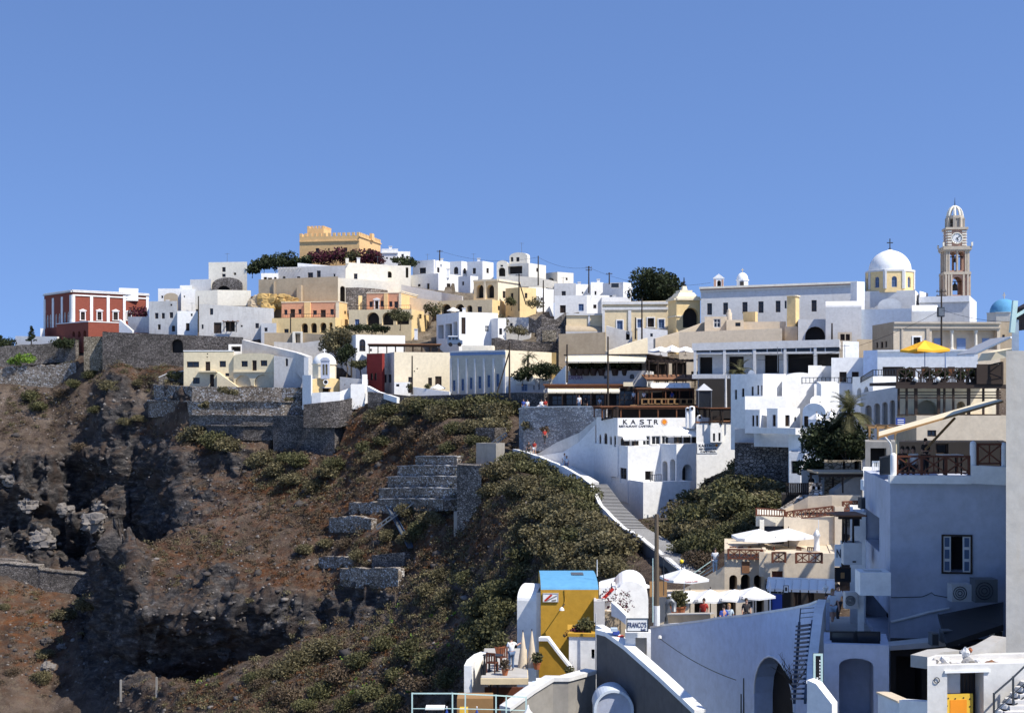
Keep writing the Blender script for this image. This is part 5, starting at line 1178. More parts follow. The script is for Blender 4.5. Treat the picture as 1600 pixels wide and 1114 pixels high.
for x, c_, lb in ((915, 'clothdark', 'dark dressed diner seated left under the long awning'), (937, 'clothpale', 'diner in pale blue seated under the long awning')):
    person(lb, x, 637, 170.6, 1.7, 160, 'sit', c_, 'clothdark')
# promenade wall
strip('grey-white rubble retaining wall of the promenade below the long awning', [(811, 640, 705, 172), (818, 637, 705, 169.5), (880, 636, 704, 166), (945, 636, 700, 161)], .6, 'stonewhite', cap='lightgrey', capw=.08)
for x, d, top, hh, lb, ps in ((818, 170.3, 'clothblue', 1.7, 'person in a blue shirt leaning at the left end of the promenade wall', 'stand'), (824, 170.2, 'clothwhite', 1.65, 'person in a white shirt beside the blue shirted one on the promenade', 'stand'),
     (852, 168.9, 'clothred', 1.7, 'person in red behind the promenade wall', 'stand'), (846, 169.0, 'clothwhite', 1.65, 'person in white next to the red shirt on the promenade', 'stand'), (905, 165.5, 'clothwhite', 1.75, 'person in white sitting up on the promenade wall', 'stand')):
    person(lb, x, 646 if x != 905 else 641, d, hh, 170, ps, top, 'clothjeans')
umbrella('white slanted parasol at the left end of the promenade', 846, 630, 9, 636, 170.2, 646, 'canvas')
# ramp and landing
strip('white sloping ramp wall rising from the stair landing to the roof terrace', [(828, 716, 742, 166), (870, 691, 744, 163), (905, 676, 744, 160), (932, 654, 742, 158.6)], 4.5, 'oldwhite')
strip('white stair side wall between ramp and landing', [(842, 712, 745, 163.5), (880, 706, 747, 160), (905, 690, 750, 158.8), (930, 664, 752, 157.6)], 1.2, 'white')
landing = thing('stair_landing', 'white paved landing at the top of the long cliff stairway', 'landing', P(850, 720, 162)); mb = MB()
pl = [P(803, 709, 167), P(842, 722, 160), P(880, 737, 153.5), P(912, 753, 147.5), P(936, 753, 148), P(905, 735, 156), P(870, 716, 164), P(826, 704, 171)]
for q in range(3): mb.prism([pl[q], pl[q+1], pl[6-q], pl[7-q]], Vector((0, 0, -1.5)))
mb.build('paving', 'stepwhite', landing)
strip('curving white parapet edging the landing and the long stairway', [(801, 701, 716, 167.2), (820, 706, 724, 164.5), (842, 713, 735, 160.3), (880, 729, 750, 153.4), (905, 743, 765, 148.2), (921, 755, 778, 144.5), (936, 788, 808, 137), (953, 806, 828, 132.5), (971, 823, 846, 128.5), (1000, 840, 862, 121.5), (1030, 864, 884, 114), (1062, 889, 908, 105.5)], .35, 'white', jag=.04)
def stairway(label, pts, w, n, mat='stepgrey', side=1):
    root = thing('stairway', label, 'stairs', P(pts[0][0], pts[0][1], pts[0][2])); A = [P(*p) for p in pts]; acc = [0]
    for i in range(len(A)-1): acc.append(acc[-1]+(A[i+1]-A[i]).length)
    mb, nb = MB(), MB()
    for k in range(n):
        def at(s):
            for i in range(len(A)-1):
                if s <= acc[i+1] or i == len(A)-2: return A[i].lerp(A[i+1], (s-acc[i])/(acc[i+1]-acc[i]))
        p, q = at(acc[-1]*k/n), at(acc[-1]*(k+1)/n); d = q-p; d.z = 0; s = Vector((-d.y, d.x, 0)).normalized()*side
        top = p.z-.01; mb.box(Vector((p.x, p.y, top-1.6)), d*1.001, s*w, (0, 0, 1.6)); nb.box(Vector((q.x, q.y, top+.004))-d*.22-s*0, d*.22, s*w, (0, 0, .03))
    mb.build('treads', mat, root); nb.build('nosings', 'lightgrey', root); return root
stairway('long grey stepped stairway zigzagging down beside the white cliff restaurant', [(914, 757, 146.5), (937, 791, 137.3), (971, 826, 128.3), (1000, 843, 121.3), (1062, 893, 105.3)], 2.3, 70)
for x, y, d, t, bt_, lb, an in ((826, 713, 166, 'clothdark', 'clothdark', 'dark dressed person at the outer parapet of the landing', 200), (835, 712, 163.8, 'clothred', 'clothwhite', 'person in a red top and white trousers on the landing', 160), (851, 693, 165.0, 'clothred', 'clothdark', 'small person in red higher up the white ramp', 200), (882, 733, 156, 'clothwhite', 'clothpale', 'person in white at the turn of the landing', 190), (885.5, 737, 155, 'clothpale', 'clothjeans', 'person in pale blue next to the landing turn', 170)):
    person(lb, x, y, d, 1.7, an, 'walk', t, bt_, short=(x == 835))
tree('small grey bush clinging to the promenade wall', 829, 680, 169.3, 2.2, (1.0, .7, 1.0), 700, 'leafolive', 5, .13, .06, 'shrub', 'bush', .5)
tree('dry brown tuft growing from the promenade wall', 850, 676, 166.5, 1.2, (.6, .5, .5), 350, 'leafdry', 4, .12, .05, 'shrub', 'bush', .5)
# white cliff restaurant
K1 = house('white cliff restaurant storey carrying the big black letters and sun sign', 965, 932, 1110, 653, 702, 150, 14, 'white', name='cliff_restaurant', cat='restaurant', par=.5,
  F='La 936 939.5 678 705;La 943.5 949 676 702;La 952.5 956 681 699;La 959 962.5 680 698;Ra 970 984 681 696;Ra 987 998 681 696;Rw 1004 1016 681 696 n;Rw 1018 1032 681 695 n;Rw 1034 1046 681 695 n;Rw 1053 1066 678 692;Rw 1068 1079 678 692;Rw 1081 1093 678 692;Rw 1098 1110 679 691')
fR, fL, W, L, z1 = root_faces[K1.name]
for ch, x in zip('KASTR', (973, 985.5, 999, 1011, 1021)): lettering(ch, fR, x, 662.5 if ch != 'R' else 662.5, 7.2, 'letterblack', K1, 7.5)
lettering('RESTAURANT CAFETERIA', fR, 967, 667.5, 3.2, 'letterblack', K1, 54)
mb = MB(); Y = fR.Y(fR.t(1038)); q = fR.p(fR.t(1038), Z_(659, Y), .03); r = 3.6*pix(Y); mb.poly([q+fR.u*r*math.cos(t*math.pi/10)+Vector((0, 0, r*math.sin(t*math.pi/10))) for t in range(20)])
for t in range(12): a = t*math.pi/6; d = fR.u*math.cos(a)+Vector((0, 0, math.sin(a))); beam(mb, q+d*r*1.15, q+d*r*1.5, .05)
mb.build('sun_emblem', 'sunorange', K1)
awning('white sloping awning over the arched restaurant windows', 970, 1006, 671, 680, 149.6, 8, 1.0, 1.3, 'canvas', 4)
awning('wide white awning over the right restaurant windows', 1036, 1096, 668, 676, 150, 10, .8, 1.2, 'canvas', 5)
house('white right wing of the cliff restaurant with two slit windows', 1110, None, 1129, 661, 691, 148.7, 14, 'white', F='Rw 1114 1117.5 677 689.5;Rw 1122.5 1126 676 689.5', dep=6, fnd=0, grade=False)
railing('dark timber and glass balustrade at the restaurant roof corner', [(941, 639, 657, 154.5), (965, 636, 654, 150.5)], 'bars', 'wooddark', .8, .16, postw=.16)
house('dark covered roof terrace bar of the cliff restaurant', 968, None, 1084, 638, 654, 153.5, 4, 'interiorshade', dep=4, par=.05, fnd=0, name='roof_bar', cat='bar', grade=False)
pergola('thin brown roof of the cliff restaurant roof bar', 941, (6,), 1086, 634.5, 653, 151.5, 5, .2, 'wood', 'wood', nposts=6)
K2 = house('white lower storey of the cliff restaurant with arched side door', 981, 908, 1036, 697, 756, 147.5, 16, 'white', name='restaurant_building', cat='restaurant', fnd=2, par=.5, F='La 955 962.5 722 755;Lw 969 979 731 754;Lw 950 952 724 735;Lo 914.5 921 723 731;Ro 1008 1021 736 750')
K3 = house('white tower of the cliff restaurant with twin pointed arches', 1057, 1031, 1088, 694, 760, 146.8, 40, 'white', name='restaurant_tower', cat='tower', F='LA 1035 1043 720 751;LA 1047 1055 717 751;RA 1066 1081.5 725 752', par=.5)
railing('dark folding screen on the cliff restaurant lower terrace', [(1016, 742, 752, 145.2), (1033, 741, 752, 145.2)], 'bars', 'irondark', .2, .05)
K4 = house('white base block of the cliff restaurant above the bushes', 1005, 955, 1078, 753, 835, 143.5, 16, 'white', name='lower_restaurant', cat='restaurant', par=.5, fnd=3, F='Ro 1045 1053 780 786')
K5 = house('broad white wall of the cliff restaurant with the small second sign', 1088, None, 1158, 661, 800, 149, 12, 'white', name='restaurant_annex', cat='restaurant', par=.4, dep=7, coping='tilebrown', fnd=4)
fR = root_faces[K5.name][0]
s2 = signboard('small black framed restaurant sign on the broad white wall', fR, 1089, 1121, 692, 708, 'signwhite', .05, .02); 
lettering('KASTRO', fR, 1091, 698, 4, 'letterblack', s2, 25, o=.09); lettering('RESTAURANT BAR', fR, 1092, 702.6, 2.6, 'letterblack', s2, 27, o=.09); lettering('CAFETERIA', fR, 1094, 706.7, 2.6, 'letterblack', s2, 24, o=.09)
mb = MB(); Y = 149; q = fR.p(fR.t(1119), Z_(696, Y), .1); mb.poly([q+fR.u*.15*math.cos(t*math.pi/8)+Vector((0, 0, .15*math.sin(t*math.pi/8))) for t in range(16)]); mb.build('sun_emblem', 'sunorange', s2)
for x, yt, yb, w, lb in ((1081, 634, 655, 5, 'tall rounded white chimney at the right end of the roof bar'), (1093, 648, 662, 4, 'squat white chimney in front of the glass kiosk'), (1074, 636, 654, 3, 'slim white chimney at the roof bar end')):
    t = thing('chimney', lb, 'chimney', P(x, yb, 150.2)); mb = MB(); k = pix(150.2); mb.lathe(P(x, yb, 150.2), [(w*k, -1), (w*k, (yb-yt-3)*k), (w*.8*k, (yb-yt-1)*k), (0, (yb-yt)*k)], 12); mb.build('shaft', 'white', t, True); mb = MB(); mb.cbox(P(x, yb, 150.2)+Vector((0, -w*k*.96, (yb-yt-6)*k)), .25, .12, .3); mb.build('vent', 'interiorshade', t)
ks = thing('glass_kiosk', 'small glass kiosk with a pale pyramid roof behind the chimneys', 'kiosk', P(1100, 637, 158)); b = P(1100, 637, 158); k = pix(158); mb = MB()
for sx in (-1, 1):
    for sy in (-1, 1): mb.cbox(b+Vector((sx*10*k, sy*10*k, 0)), .12, .12, 27*k)
mb.build('frame', 'metal', ks); mb = MB(); mb.cbox(b+Vector((0, 0, .0)), 19.5*k, 19.5*k, 26*k); mb.build('glazing', 'glass', ks)
mb = MB(); A = [b+Vector((sx*12*k, sy*12*k, 27*k)) for sx, sy in ((-1, -1), (1, -1), (1, 1), (-1, 1))]; ap = b+Vector((0, 0, 38*k))
for i in range(4): mb.poly([A[i], A[(i+1) % 4], ap])
mb.poly(A); mb.build('pyramid_roof', 'canvasgrey', ks)
pergola('thin brown pergola roof on the broad white wall terrace', 1112, (4,), 1163, 637, 661, 148.6, 12, .16, 'wooddark', 'wood', nposts=4)
railing('dark slatted parapet screen under the thin brown pergola', [(1108, 651, 664, 149.2), (1128, 650, 664, 148.9)], 'bars', 'wooddark', .12, .08)
# modern white building
MD = house('long low modern white building with a flat roof and dark glass bays', 1090, None, 1312, 553, 592, 163.5, -14, 'lightgrey', name='modern_building', cat='building', dep=9, par=.1, fnd=4, yr=551,
  F='Ro 1093 1113 558 584;Ro 1139 1162 557 584;Ro 1195 1217 555 583;Ro 1231 1271 553 583;Ro 1277 1312 552 583')
fR, fL, W, L, z1 = root_faces[MD.name]
za, zE = Z_(537, 163.5), Z_(531, fR.Y(W)); sl = Vector((0, 0, zE-za))
mb = MB(); mb.box(fR.p(-.4, za-.02, 2.1), fR.u*(W+.4)+sl, -fR.n*11, (0, 0, -.85)); mb.build('roof_slab', 'lightgrey', MD)
mb = MB(); mb.box(fR.p(-.4, Z_(592, 163.5), 2.1), fR.u*(W+.4), -fR.n*2.09, (0, 0, .5)); mb.build('balcony_slab', 'lightgrey', MD)
mb = MB(); zz = Z_(554.5, 163.5); mb.box(fR.p(0, zz, 1.99), fR.u*W, -fR.n*.2, (0, 0, .22)); mb.build('beam', 'lightgrey', MD)
for x in (1087, 1132.5, 1179, 1226, 1272.5):
    s = max(-.3, fR.t(x)-.0); mb = MB(); mb.box(fR.p(s, Z_(588, 163.5)+.01, 2.05), fR.u*.3, -fR.n*.3, (0, 0, za-.88+zE*0-Z_(588, 163.5)+sl.z*s/W)); mb.build('column', 'lightgrey', MD)
for i in range(1, 10):
    s = W*i/10; mb = MB(); mb.box(fR.p(s, zz+.23, 1.95), fR.u*.12, -fR.n*.12, (0, 0, za-.9-zz-.23+sl.z*s/W)); mb.build('mullion', 'lightgrey', MD)
mb = MB(); mb.box(fR.p(0, zz+.24, 1.5), fR.u*W, -fR.n*.05, (0, 0, .8)); mb.build('transom_glass', 'glass', MD)
house('white end wall of the modern building in full sun', 1317, None, 1342, 533, 575, 146.5, 12, 'white', dep=7, yr=534)
house('dark open undercroft below the modern building', 1092, None, 1142, 592, 640, 160, 0, 'interiorshade', dep=4, fnd=1, par=.05, name='undercroft', cat='building')
for x, lb in ((1134, 'grey steel post carrying the modern building corner'),): pole(lb, x, 588, 637, 158.5, .14, 'lightgrey', name='steel_post', cat='post')
palm('bushy palm in front of the modern building bays', 1156, 604, 151, 1.6, 1.9, 26, mat='leafgreen', tr=.12)
# ================================================================= white houses right of centre
house('white vaulted house with five narrow side windows', 1192, 1142, 1228, 584, 640, 137, 42, 'white', fnd=4, F='Lw 1148 1151.5 609 624;Lw 1159 1163 607 620;Lw 1174 1177.5 604 618;Lw 1183 1186 602 617;Lw 1189 1191.5 602 618')
house('white barrel roofed bay at the rear of the five window house', 1144, None, 1176, 586, 625, 141.5, -30, 'white', vault='u', ys=600, dep=5)
gb = house('small white gabled parapet with a slit on the five window house', 1168, None, 1180, 578, 600, 139, -42, 'white', vault='v', ys=588, dep=.5, fnd=.5, grade=False, name='gable_parapet', cat='parapet')
house('big plain white terrace block below the five window house', 1164, None, 1228, 619, 660, 132, 16, 'white', par=.6, dep=5, fnd=.5)
house('white porch block with two slender dark doors', 1187, 1164, 1202, 640, 672, 128, 45, 'white', fnd=.3, F='Ld 1175 1178.5 649 666 k;Ld 1181 1184.5 649 666 k', dep=5)
house('white porch block with one door on its shaded and one on its lit side', 1215, 1198, 1250, 638, 672, 127, 40, 'white', fnd=.3, F='Ld 1207 1212 648 666 k;Rd 1227 1234 648.5 666 k;Ra 1241 1244.5 651 658', dep=5)
house('tall white house with a soft vaulted top beside the five window house', 1226, None, 1274, 582, 645, 138, 12, 'white', vault='v', ys=590, dep=6)
house('slim bright white pier between the tall white houses', 1222, None, 1229, 590, 640, 134, 20, 'white', dep=2, par=.05, name='pier', cat='pier')
house('wide white curved front house under the terrace railing', 1272, None, 1336, 600, 650, 134, 14, 'white', dep=6, par=.6)
strip('soft white buttress on the wide curved front house', [(1276, 596, 650, 132.5), (1283, 600, 650, 131.8)], 2, 'white')
railing('dark iron terrace railing on the wide white house', [(1253, 590, 600, 135), (1290, 590, 599, 134), (1331, 590, 599, 133.5)], 'bars', 'irondark', .35, .05)
house('small square white roof cube below the modern building', 1263, None, 1284, 571, 600, 140, 6, 'white', dep=5)
house('second white roof cube beside the square one', 1283, None, 1300, 572, 600, 141, 0, 'white', dep=4)
house('white terrace house with two dark doors under the modern building', 1299, None, 1350, 559, 602, 137, -4, 'white', dep=6, F='Rd 1311.5 1323 581 597 k;Rd 1331 1342 581 597 k')
WT = house('long white flat house behind the yellow parasol', 1371, None, 1528, 547, 600, 131, -17, 'white', fnd=4, par=.3, dep=6, F='RB 547 549.5 white .12;Rd 1379 1412 573 590 k;Ro 1394.5 1396.5 546 549')
house('left face of the long white flat house with blue shade in its colour', 1349, None, 1372, 548, 600, 133, -50, 'shadedwhite', fnd=4, dep=5, yr=547)  # left face as its own block, blue shade put into the colour
WC = house('white chapel like house with a blue shaded barrel front', 1254, None, 1290, 630, 668, 122, -35, 'paleblue', vault='v', ys=645, dep=8, roofm='white', F='Rd 1256 1263 650 667 k')  # shade of the white front is put into its pale blue
house('white terrace block behind the barrel fronted house', 1284, None, 1312, 629, 665, 124, 15, 'white', vault='v', ys=640, dep=5)
house('little white bell like roof bump above the barrel front', 1266, None, 1288, 618, 640, 127, 10, 'white', vault='v', ys=626, dep=3, F='Ra 1280 1283 624.5 628.5')
umbrella('white parasol in front of the barrel fronted house', 1276, 645, 12, 654, 117, 676, 'canvas', 30)
umbrella('second white parasol touching the dark tree', 1299, 641, 13, 652, 116.5, 675, 'canvas', 20)
folded_umbrella('slim folded white parasol beneath the barrel front', 1276, 657, 676, 116.2, w=2)
strip('white parapet of the parasol terrace', [(1246, 669, 690, 121), (1266, 667, 690, 118), (1290, 677, 700, 116)], .4, 'white')
railing('dark terrace rail beside the big dark tree', [(1262, 668, 678, 116.5), (1285, 669, 678, 115.5)], 'bars', 'irondark', .2, .05)
house('white terrace base with two upper windows beside the dark tree', 1250, 1232, 1275, 679, 755, 118.5, 15, 'white', F='Rw 1251.5 1256 689 704;Rw 1260.5 1264.5 688 703', dep=5, colL='white')
house('narrow white house with a square blue shaded recess', 1233, None, 1251, 706, 754, 117, -20, 'white', F='Ro 1236 1249 720 740', dep=4)
strip('bright white parapet over the shaded retaining wall', [(1178, 668, 677, 124.6), (1210, 668, 677, 121.5), (1243, 669, 679, 118.5)], .5, 'white')
RW1 = house('white plastered upper band of the shaded retaining wall', 1178, None, 1242, 676, 694, 125, -38, 'lightgrey', fnd=.2, dep=1.5, par=.05, name='retaining_wall', cat='wall')
house('tall shaded dark stone retaining wall behind the green mounds', 1148, None, 1242, 692, 765, 128, -38, 'stonedark', dep=1.5, par=.05, fnd=4, name='retaining_wall', cat='wall', roofm='stone')
house('grey plaster end of the shaded retaining wall', 1148, None, 1179, 670, 694, 130, -35, 'greyplaster', fnd=.3, dep=1.5, par=.05, name='retaining_wall', cat='wall')
house('white terrace house with arches and a railed roof above the arcade', 1364, 1332, 1405, 588, 625, 122, 14, 'white', F='LA 1339 1346 606 622;LA 1350 1357 604 620', dep=6)
railing('dark iron railing on the roof above the arcade', [(1345, 590, 598, 124), (1364, 578, 588, 121.5), (1404, 577, 587, 120.5)], 'bars', 'irondark', .22, .05)
AR = house('grey shaded arcade wall with four tall blind arches', 1345, None, 1404, 614, 700, 120, -46, 'greyplaster', yr=604, dep=4, fnd=4, name='arcade', cat='arcade', F='RN 1351.5 1362 633 668 concrete;RN 1365.5 1375 630 667 concrete;RN 1378 1387 628 666 concrete;RN 1390 1398.5 625 664 concrete')
palm('big date palm leaning beside the grey arcade', 1337, 702, 106, 2.7, 2.3, 34, (-.5, 0), 'leafgreen', .22)
tree('dark bushy tree hiding the foot of the date palm', 1323, 748, 105.5, 4.0, (1.7, 1.3, 1.7), 3200, 'leafdark', 9, .14, .15, cz=.6)
tree('large very dark broad tree left of the date palm', 1302, 752, 107, 5.6, (2.6, 1.8, 2.3), 5500, 'leafdark', 11, .15, .2, cz=.55)
tree('dark lower branch bush at the foot of the broad dark tree', 1272, 752, 109, 2.6, (1.5, 1.2, 1.2), 1500, 'leafdark', 7, .14, .12, 'shrub', 'bush', .55)
conifer('small pointed dark conifer above the date palm', 1325, 648, 117, 2.2, .5, 300, tiers=6)
# ================================================================= terrace restaurant with the yellow parasol
D = D_DECK = 95
base = house('tan base wall of the timber framed terrace restaurant', 1432, 1401, 1575, 649, 760, 94, -4, 'beige', colL='tan', name='terrace_house', cat='terrace', dep=8, par=.02, fnd=6, F='Rw 1449 1463 672 682 k')
sg = signboard('dark blue notice board with white lines at the corner of the tan base wall', Face(P(1399, 0, 93.2), (1, 0, 0), (0, -1, 0)), 1400, 1414, 653, 669, 'clothblue', .05, 0)
for i in range(4): mb = MB(); f = Face(P(1399, 0, 93.2), (1, 0, 0), (0, -1, 0)); t0, t1, z0, z1 = f.rect(1402, 1412, 655.5+i*3.3, 656.7+i*3.3); mb.box(f.p(t0, z0, .062), f.u*(t1-t0), f.n*.008, (0, 0, z1-z0)); mb.build('text_line', 'signwhite', sg)
tf = thing('timber_terrace', 'dark timber framed glass dining room with an open deck on its roof', 'terrace', P(1404, 650, D)); u_ = Vector((1, .0, 0)); 
mb = MB(); z = Z_(602, D); mb.box(P(1400, 602, D-.6), (166*pix(D), 0, 0), (0, 7, 0), (0, 0, .22)); mb.build('deck', 'wooddark', tf)
for x in (1404.5, 1417, 1431.5, 1467, 1476, 1490, 1514, 1537, 1560):
    mb = MB(); w = 2.4 if x in (1431.5, 1467, 1514) else 1.5; mb.box(P(x-w, 650, D-.3), (2*w*pix(D), 0, 0), (0, .14, 0), (0, 0, 48*pix(D)-.02)); mb.build('post', 'wooddark', tf)
for y, h in ((606.5, 3), (613.5, 1.4), (618, 1.4), (622.5, 2.2), (649, 2)):
    mb = MB(); mb.box(P(1404, y, D-.28), (160*pix(D), 0, 0), (0, .1, 0), (0, 0, h*pix(D))); mb.build('transom', 'wooddark', tf)
mb = MB(); mb.box(P(1400, 607, D-.9), (170*pix(D), 0, 0), (0, .12, 0), (0, 0, .25)); mb.build('fascia', 'wooddark', tf)
house('cream back wall with a round arch inside the timber dining room', 1404, None, 1556, 604, 650, 98.5, 0, 'cream', par=.02, dep=1, fnd=0, F='RA 1431 1466 625 649;RA 1495 1508 627 649', grade=False, name='back_wall', cat='wall', roofm='cream')
railing('dark criss-cross balustrade around the open deck', [(1402, 578, 602, D-.4), (1428, 575.5, 601, D-.5), (1525, 575.5, 601, D-.5), (1566, 566, 594, D-1.5)], 'cross', 'wooddark', th=.07, postw=.1)
house('dark planter box hedge wall at the right end of the deck', 1526, None, 1568, 569, 600, D-1.0, 0, 'wooddark', dep=.5, par=.02, fnd=0, grade=False, name='planter_wall', cat='planter')
umbrella('large golden yellow square parasol over the open deck', 1445, 531.5, 35, 546, D+1.5, 600, 'canvasyellow', 12, pole='blueframe', sag=.25)
pole('slim blue steel post right of the yellow parasol', 1477, 548, 600, D+1.6, .05, 'blueframe', name='steel_post', cat='post')
for i, x in enumerate((1424, 1436, 1462, 1487, 1506, 1516)): chair(('first', 'second', 'third', 'fourth', 'fifth', 'sixth')[i]+' dark wooden chair from the left on the open deck', x, 601, D+.4, 180+20*i, 'wooddark')
chair.__defaults__[-1][0] = None
for x, lb in ((1448, 'small table under the yellow parasol'), (1496, 'small table at the right of the open deck')): table(lb, x, 601, D+1.2, None, 'wood')
for x in (1431, 1466): 
    t = thing('globe_lamp', ('left' if x < 1450 else 'right')+' white globe lamp on the edge of the open deck', 'lamp', P(x, 595, D-.7)); mb = MB(); mb.lathe(P(x, 592.5, D-.7), [(.16*math.cos(R(q)), .16*math.sin(R(q))) for q in range(-90, 91, 20)], 12); mb.build('globe', 'lampglobe', t, True); mb = MB(); mb.lathe(P(x, 598, D-.7), [(.06, 0), (.05, .12)], 8); mb.build('base', 'irondark', t)
aw = thing('folding_awning', 'pale grey folding awning sloping in from the right above the deck', 'awning', P(1525, 552, 84)); mb = MB(); a, b = P(1524, 553, 83), P(1580, 527, 80); mb.prism([a, b, b+Vector((0, 0, .06)), a+Vector((0, 0, .06))], Vector((0, 3.5, 0))); mb.build('fabric', 'canvasgrey', aw)
mb = MB(); beam(mb, a, b, .09); mb.build('arm', 'whiteframe', aw)
aw = thing('folding_awning', 'beige canvas awning bunched under the grey awning at right', 'awning', P(1545, 560, 84)); mb = MB(); pts = [P(1548, 563, 84), P(1556, 550, 84), P(1590, 543, 83), P(1590, 556, 83)]
mb.prism(pts, Vector((0, 2.5, 0))); mb.build('fabric', 'canvascream', aw)
house('white pier with a dark roof edge at the right border', 1581, None, 1592, 500, 560, 60, -25, 'paleblue', dep=.6, par=.02, name='pier', cat='pier', grade=False, fnd=0)
aw = thing('roof_canopy', 'dark sloping canopy with a green edge at the top right border', 'canopy', P(1590, 500, 58)); mb = MB(); a, b = P(1624, 476, 60), P(1690, 440, 60); mb.prism([a, b, b+Vector((0, 0, -1.2)), a+Vector((0, 0, -1.0))], Vector((0, 3, 0))); mb.build('panel', 'wooddark', aw); mb = MB(); beam(mb, P(1584, 496, 59.8), P(1640, 462, 59.8), .12); beam(mb, P(1581, 520, 59.8), P(1586, 470, 59.8), .2); mb.build('frame', 'railgreen', aw)
# ================================================================= near terrace house on the right
T1 = house('big near blue-white house in shade below the railed terrace', 1391, 1350, 1574, 754, 1010, 50, -8, 'lilacshade', name='house', fnd=6, par=.05, dep=9,
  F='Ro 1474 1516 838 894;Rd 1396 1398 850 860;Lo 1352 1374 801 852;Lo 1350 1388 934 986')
fR, fL, W, L, z1 = root_faces[T1.name]
t0, t1, z0, z1_ = fR.rect(1471, 1519, 835, 896)
wn = MB(); k = .06
for a, b, c, d in ((t0, t1, z0, z0+k), (t0, t1, z1_-k, z1_), (t0, t0+k, z0+k, z1_-k), (t1-k, t1, z0+k, z1_-k)): wn.box(fR.p(a, c, .003), fR.u*(b-a), fR.n*.05, (0, 0, d-c))
wf = wn.build('window', 'wooddark', T1)
for s in (0, 1):
    sh = MB(); a = t0+k if s == 0 else t1-k-.26; sh.box(fR.p(a, z0+k, -.04), fR.u*.26, fR.n*.05, (0, 0, z1_-z0-2*k)); so = sh.build('shutter', 'lightgrey', wf)
    sh = MB()
    for i in range(3): h = (z1_-z0-2*k)/3; sh.box(fR.p(a+.05, z0+k+h*i+.05, .012), fR.u*.16, fR.n*.012, (0, 0, h-.1))
    sh.build('shutter_panel', 'glassblue', wf)
pb = MB(); a, b = fR.p(-.04, Z_(754.5, 50), .25), fR.p(fR.t(1516), Z_(754.5, 50), .25); pb.box(a, b-a, -fR.n*.5, (0, 0, 12.5*pix(50))); a = b; b = fR.p(fR.t(1573), Z_(757, 50), .25); pb.box(a+Vector((0, 0, .02)), b-a, -fR.n*.5, (0, 0, 28*pix(50))); pb.build('parapet', 'white', T1)
for x, yt in ((1396, 707), (1520.5, 688), (1568, 690)):
    mb = MB(); q = fR.p(fR.t(x), Z_(744, 50), -.0); h = (744-yt)*pix(50); mb.lathe(q, [(.115, 0), (.115, h-.12), (.09, h-.04), (0, h)], 12); mb.build('corner_post', 'white', T1, True)
Dn = lambda x: 50+(-.14)*((x-1391)*pix(50))-.0
railing('dark red-brown criss-cross balustrade on the near terrace', [(1401, 713, 742, Dn(1401)), (1440, 713, 742, Dn(1440)), (1478, 713, 742, Dn(1478)), (1514, 713, 742, Dn(1514))], 'cross', 'reddoor', th=.05, postw=.07)
railing('short red-brown balustrade section above the raised parapet', [(1527, 694, 728, Dn(1527)), (1565, 694, 728, Dn(1565))], 'cross', 'reddoor', th=.05, postw=.07)
railing('dark side railing on the left edge of the near terrace', [(1376, 715, 745, 56), (1391, 712, 744, 50.5)], 'bars', 'irondark', .35, .04)
aw = thing('roller_awning', 'long beige roller awning sloping over the near terrace', 'awning', P(1372, 686, 51)); A, B = P(1373, 685, 50.5), P(1566, 629, 52); up_ = Vector((0, 0, .09)); mb = MB(); mb.prism([A, B, B+up_, A+up_], Vector((1.1, 4.2, .05))); mb.build('fabric', 'canvascream', aw)
mb = MB(); beam(mb, A-Vector((.04, .06, 0))+up_*.4, B-Vector((0, .06, 0))+up_*.4, .06); mb.build('front_bar', 'woodpale', aw)
mb = MB(); mb.tube([P(1383, 683, 50.4), P(1391, 692, 50.4), P(1393, 700, 50.4), P(1393, 712, 50.4)], .03, 6); mb.build('arm', 'whiteframe', aw); mb = MB(); beam(mb, P(1446, 702, 51.5), P(1492, 653, 52), .07); mb.build('brace', 'woodpale', aw)
pole('slim pale awning post at the left of the near terrace', 1400, 680, 742, 51, .04, 'canvascream', name='awning_post', cat='post')
house('dark shaded back wall of the near terrace', 1405, None, 1572, 690, 745, 57.5, 0, 'interiorshade', dep=2, par=.02, fnd=0, grade=False, name='back_wall', cat='wall', roofm='interiorshade', F='Rw 1462 1482 690 710')
person('waiter silhouette in dark clothes standing behind the near terrace balustrade', 1446, 742, 52.3, 1.32, 200, 'stand', 'clothdark', 'clothdark', arm={'r': 'fold', 'l': 'fold'})
for x, c_, lb in ((1410, 'clothdark', 'dark haired diner at the left end of the near terrace'), (1427, 'clothwhite', 'diner in white seated near the standing waiter'), (1418, 'clothyellow', 'diner in a yellow top on the near terrace')): person(lb, x, 745, 52.5+.5*(x == 1418), 1.5, 150, 'sit', c_, 'clothdark', longhair=(x == 1427))
table('white topped table behind the near terrace balustrade', 1484, 741, 53, None, 'canvas')
# pale wall on the right border and an added shading house beyond it
PW = house('tall weathered grey plaster wall at the right border', 1572, None, 1760, 548, 1015, 40, 6, 'palewall', name='tall_wall', cat='wall', dep=14, par=.05, fnd=5)
house('unseen white house added beyond the right edge to shade the near house', 1610, None, 1800, 470, 1015, 46, 0, 'oldwhite', dep=7, fnd=5, F='Rw 1650 1690 560 640 b;Rw 1725 1765 560 640 b;Rw 1650 1690 760 840 b;Rd 1725 1770 800 920 b;RB 470 478 white .08')  # added out of view for the shade it casts on the near house
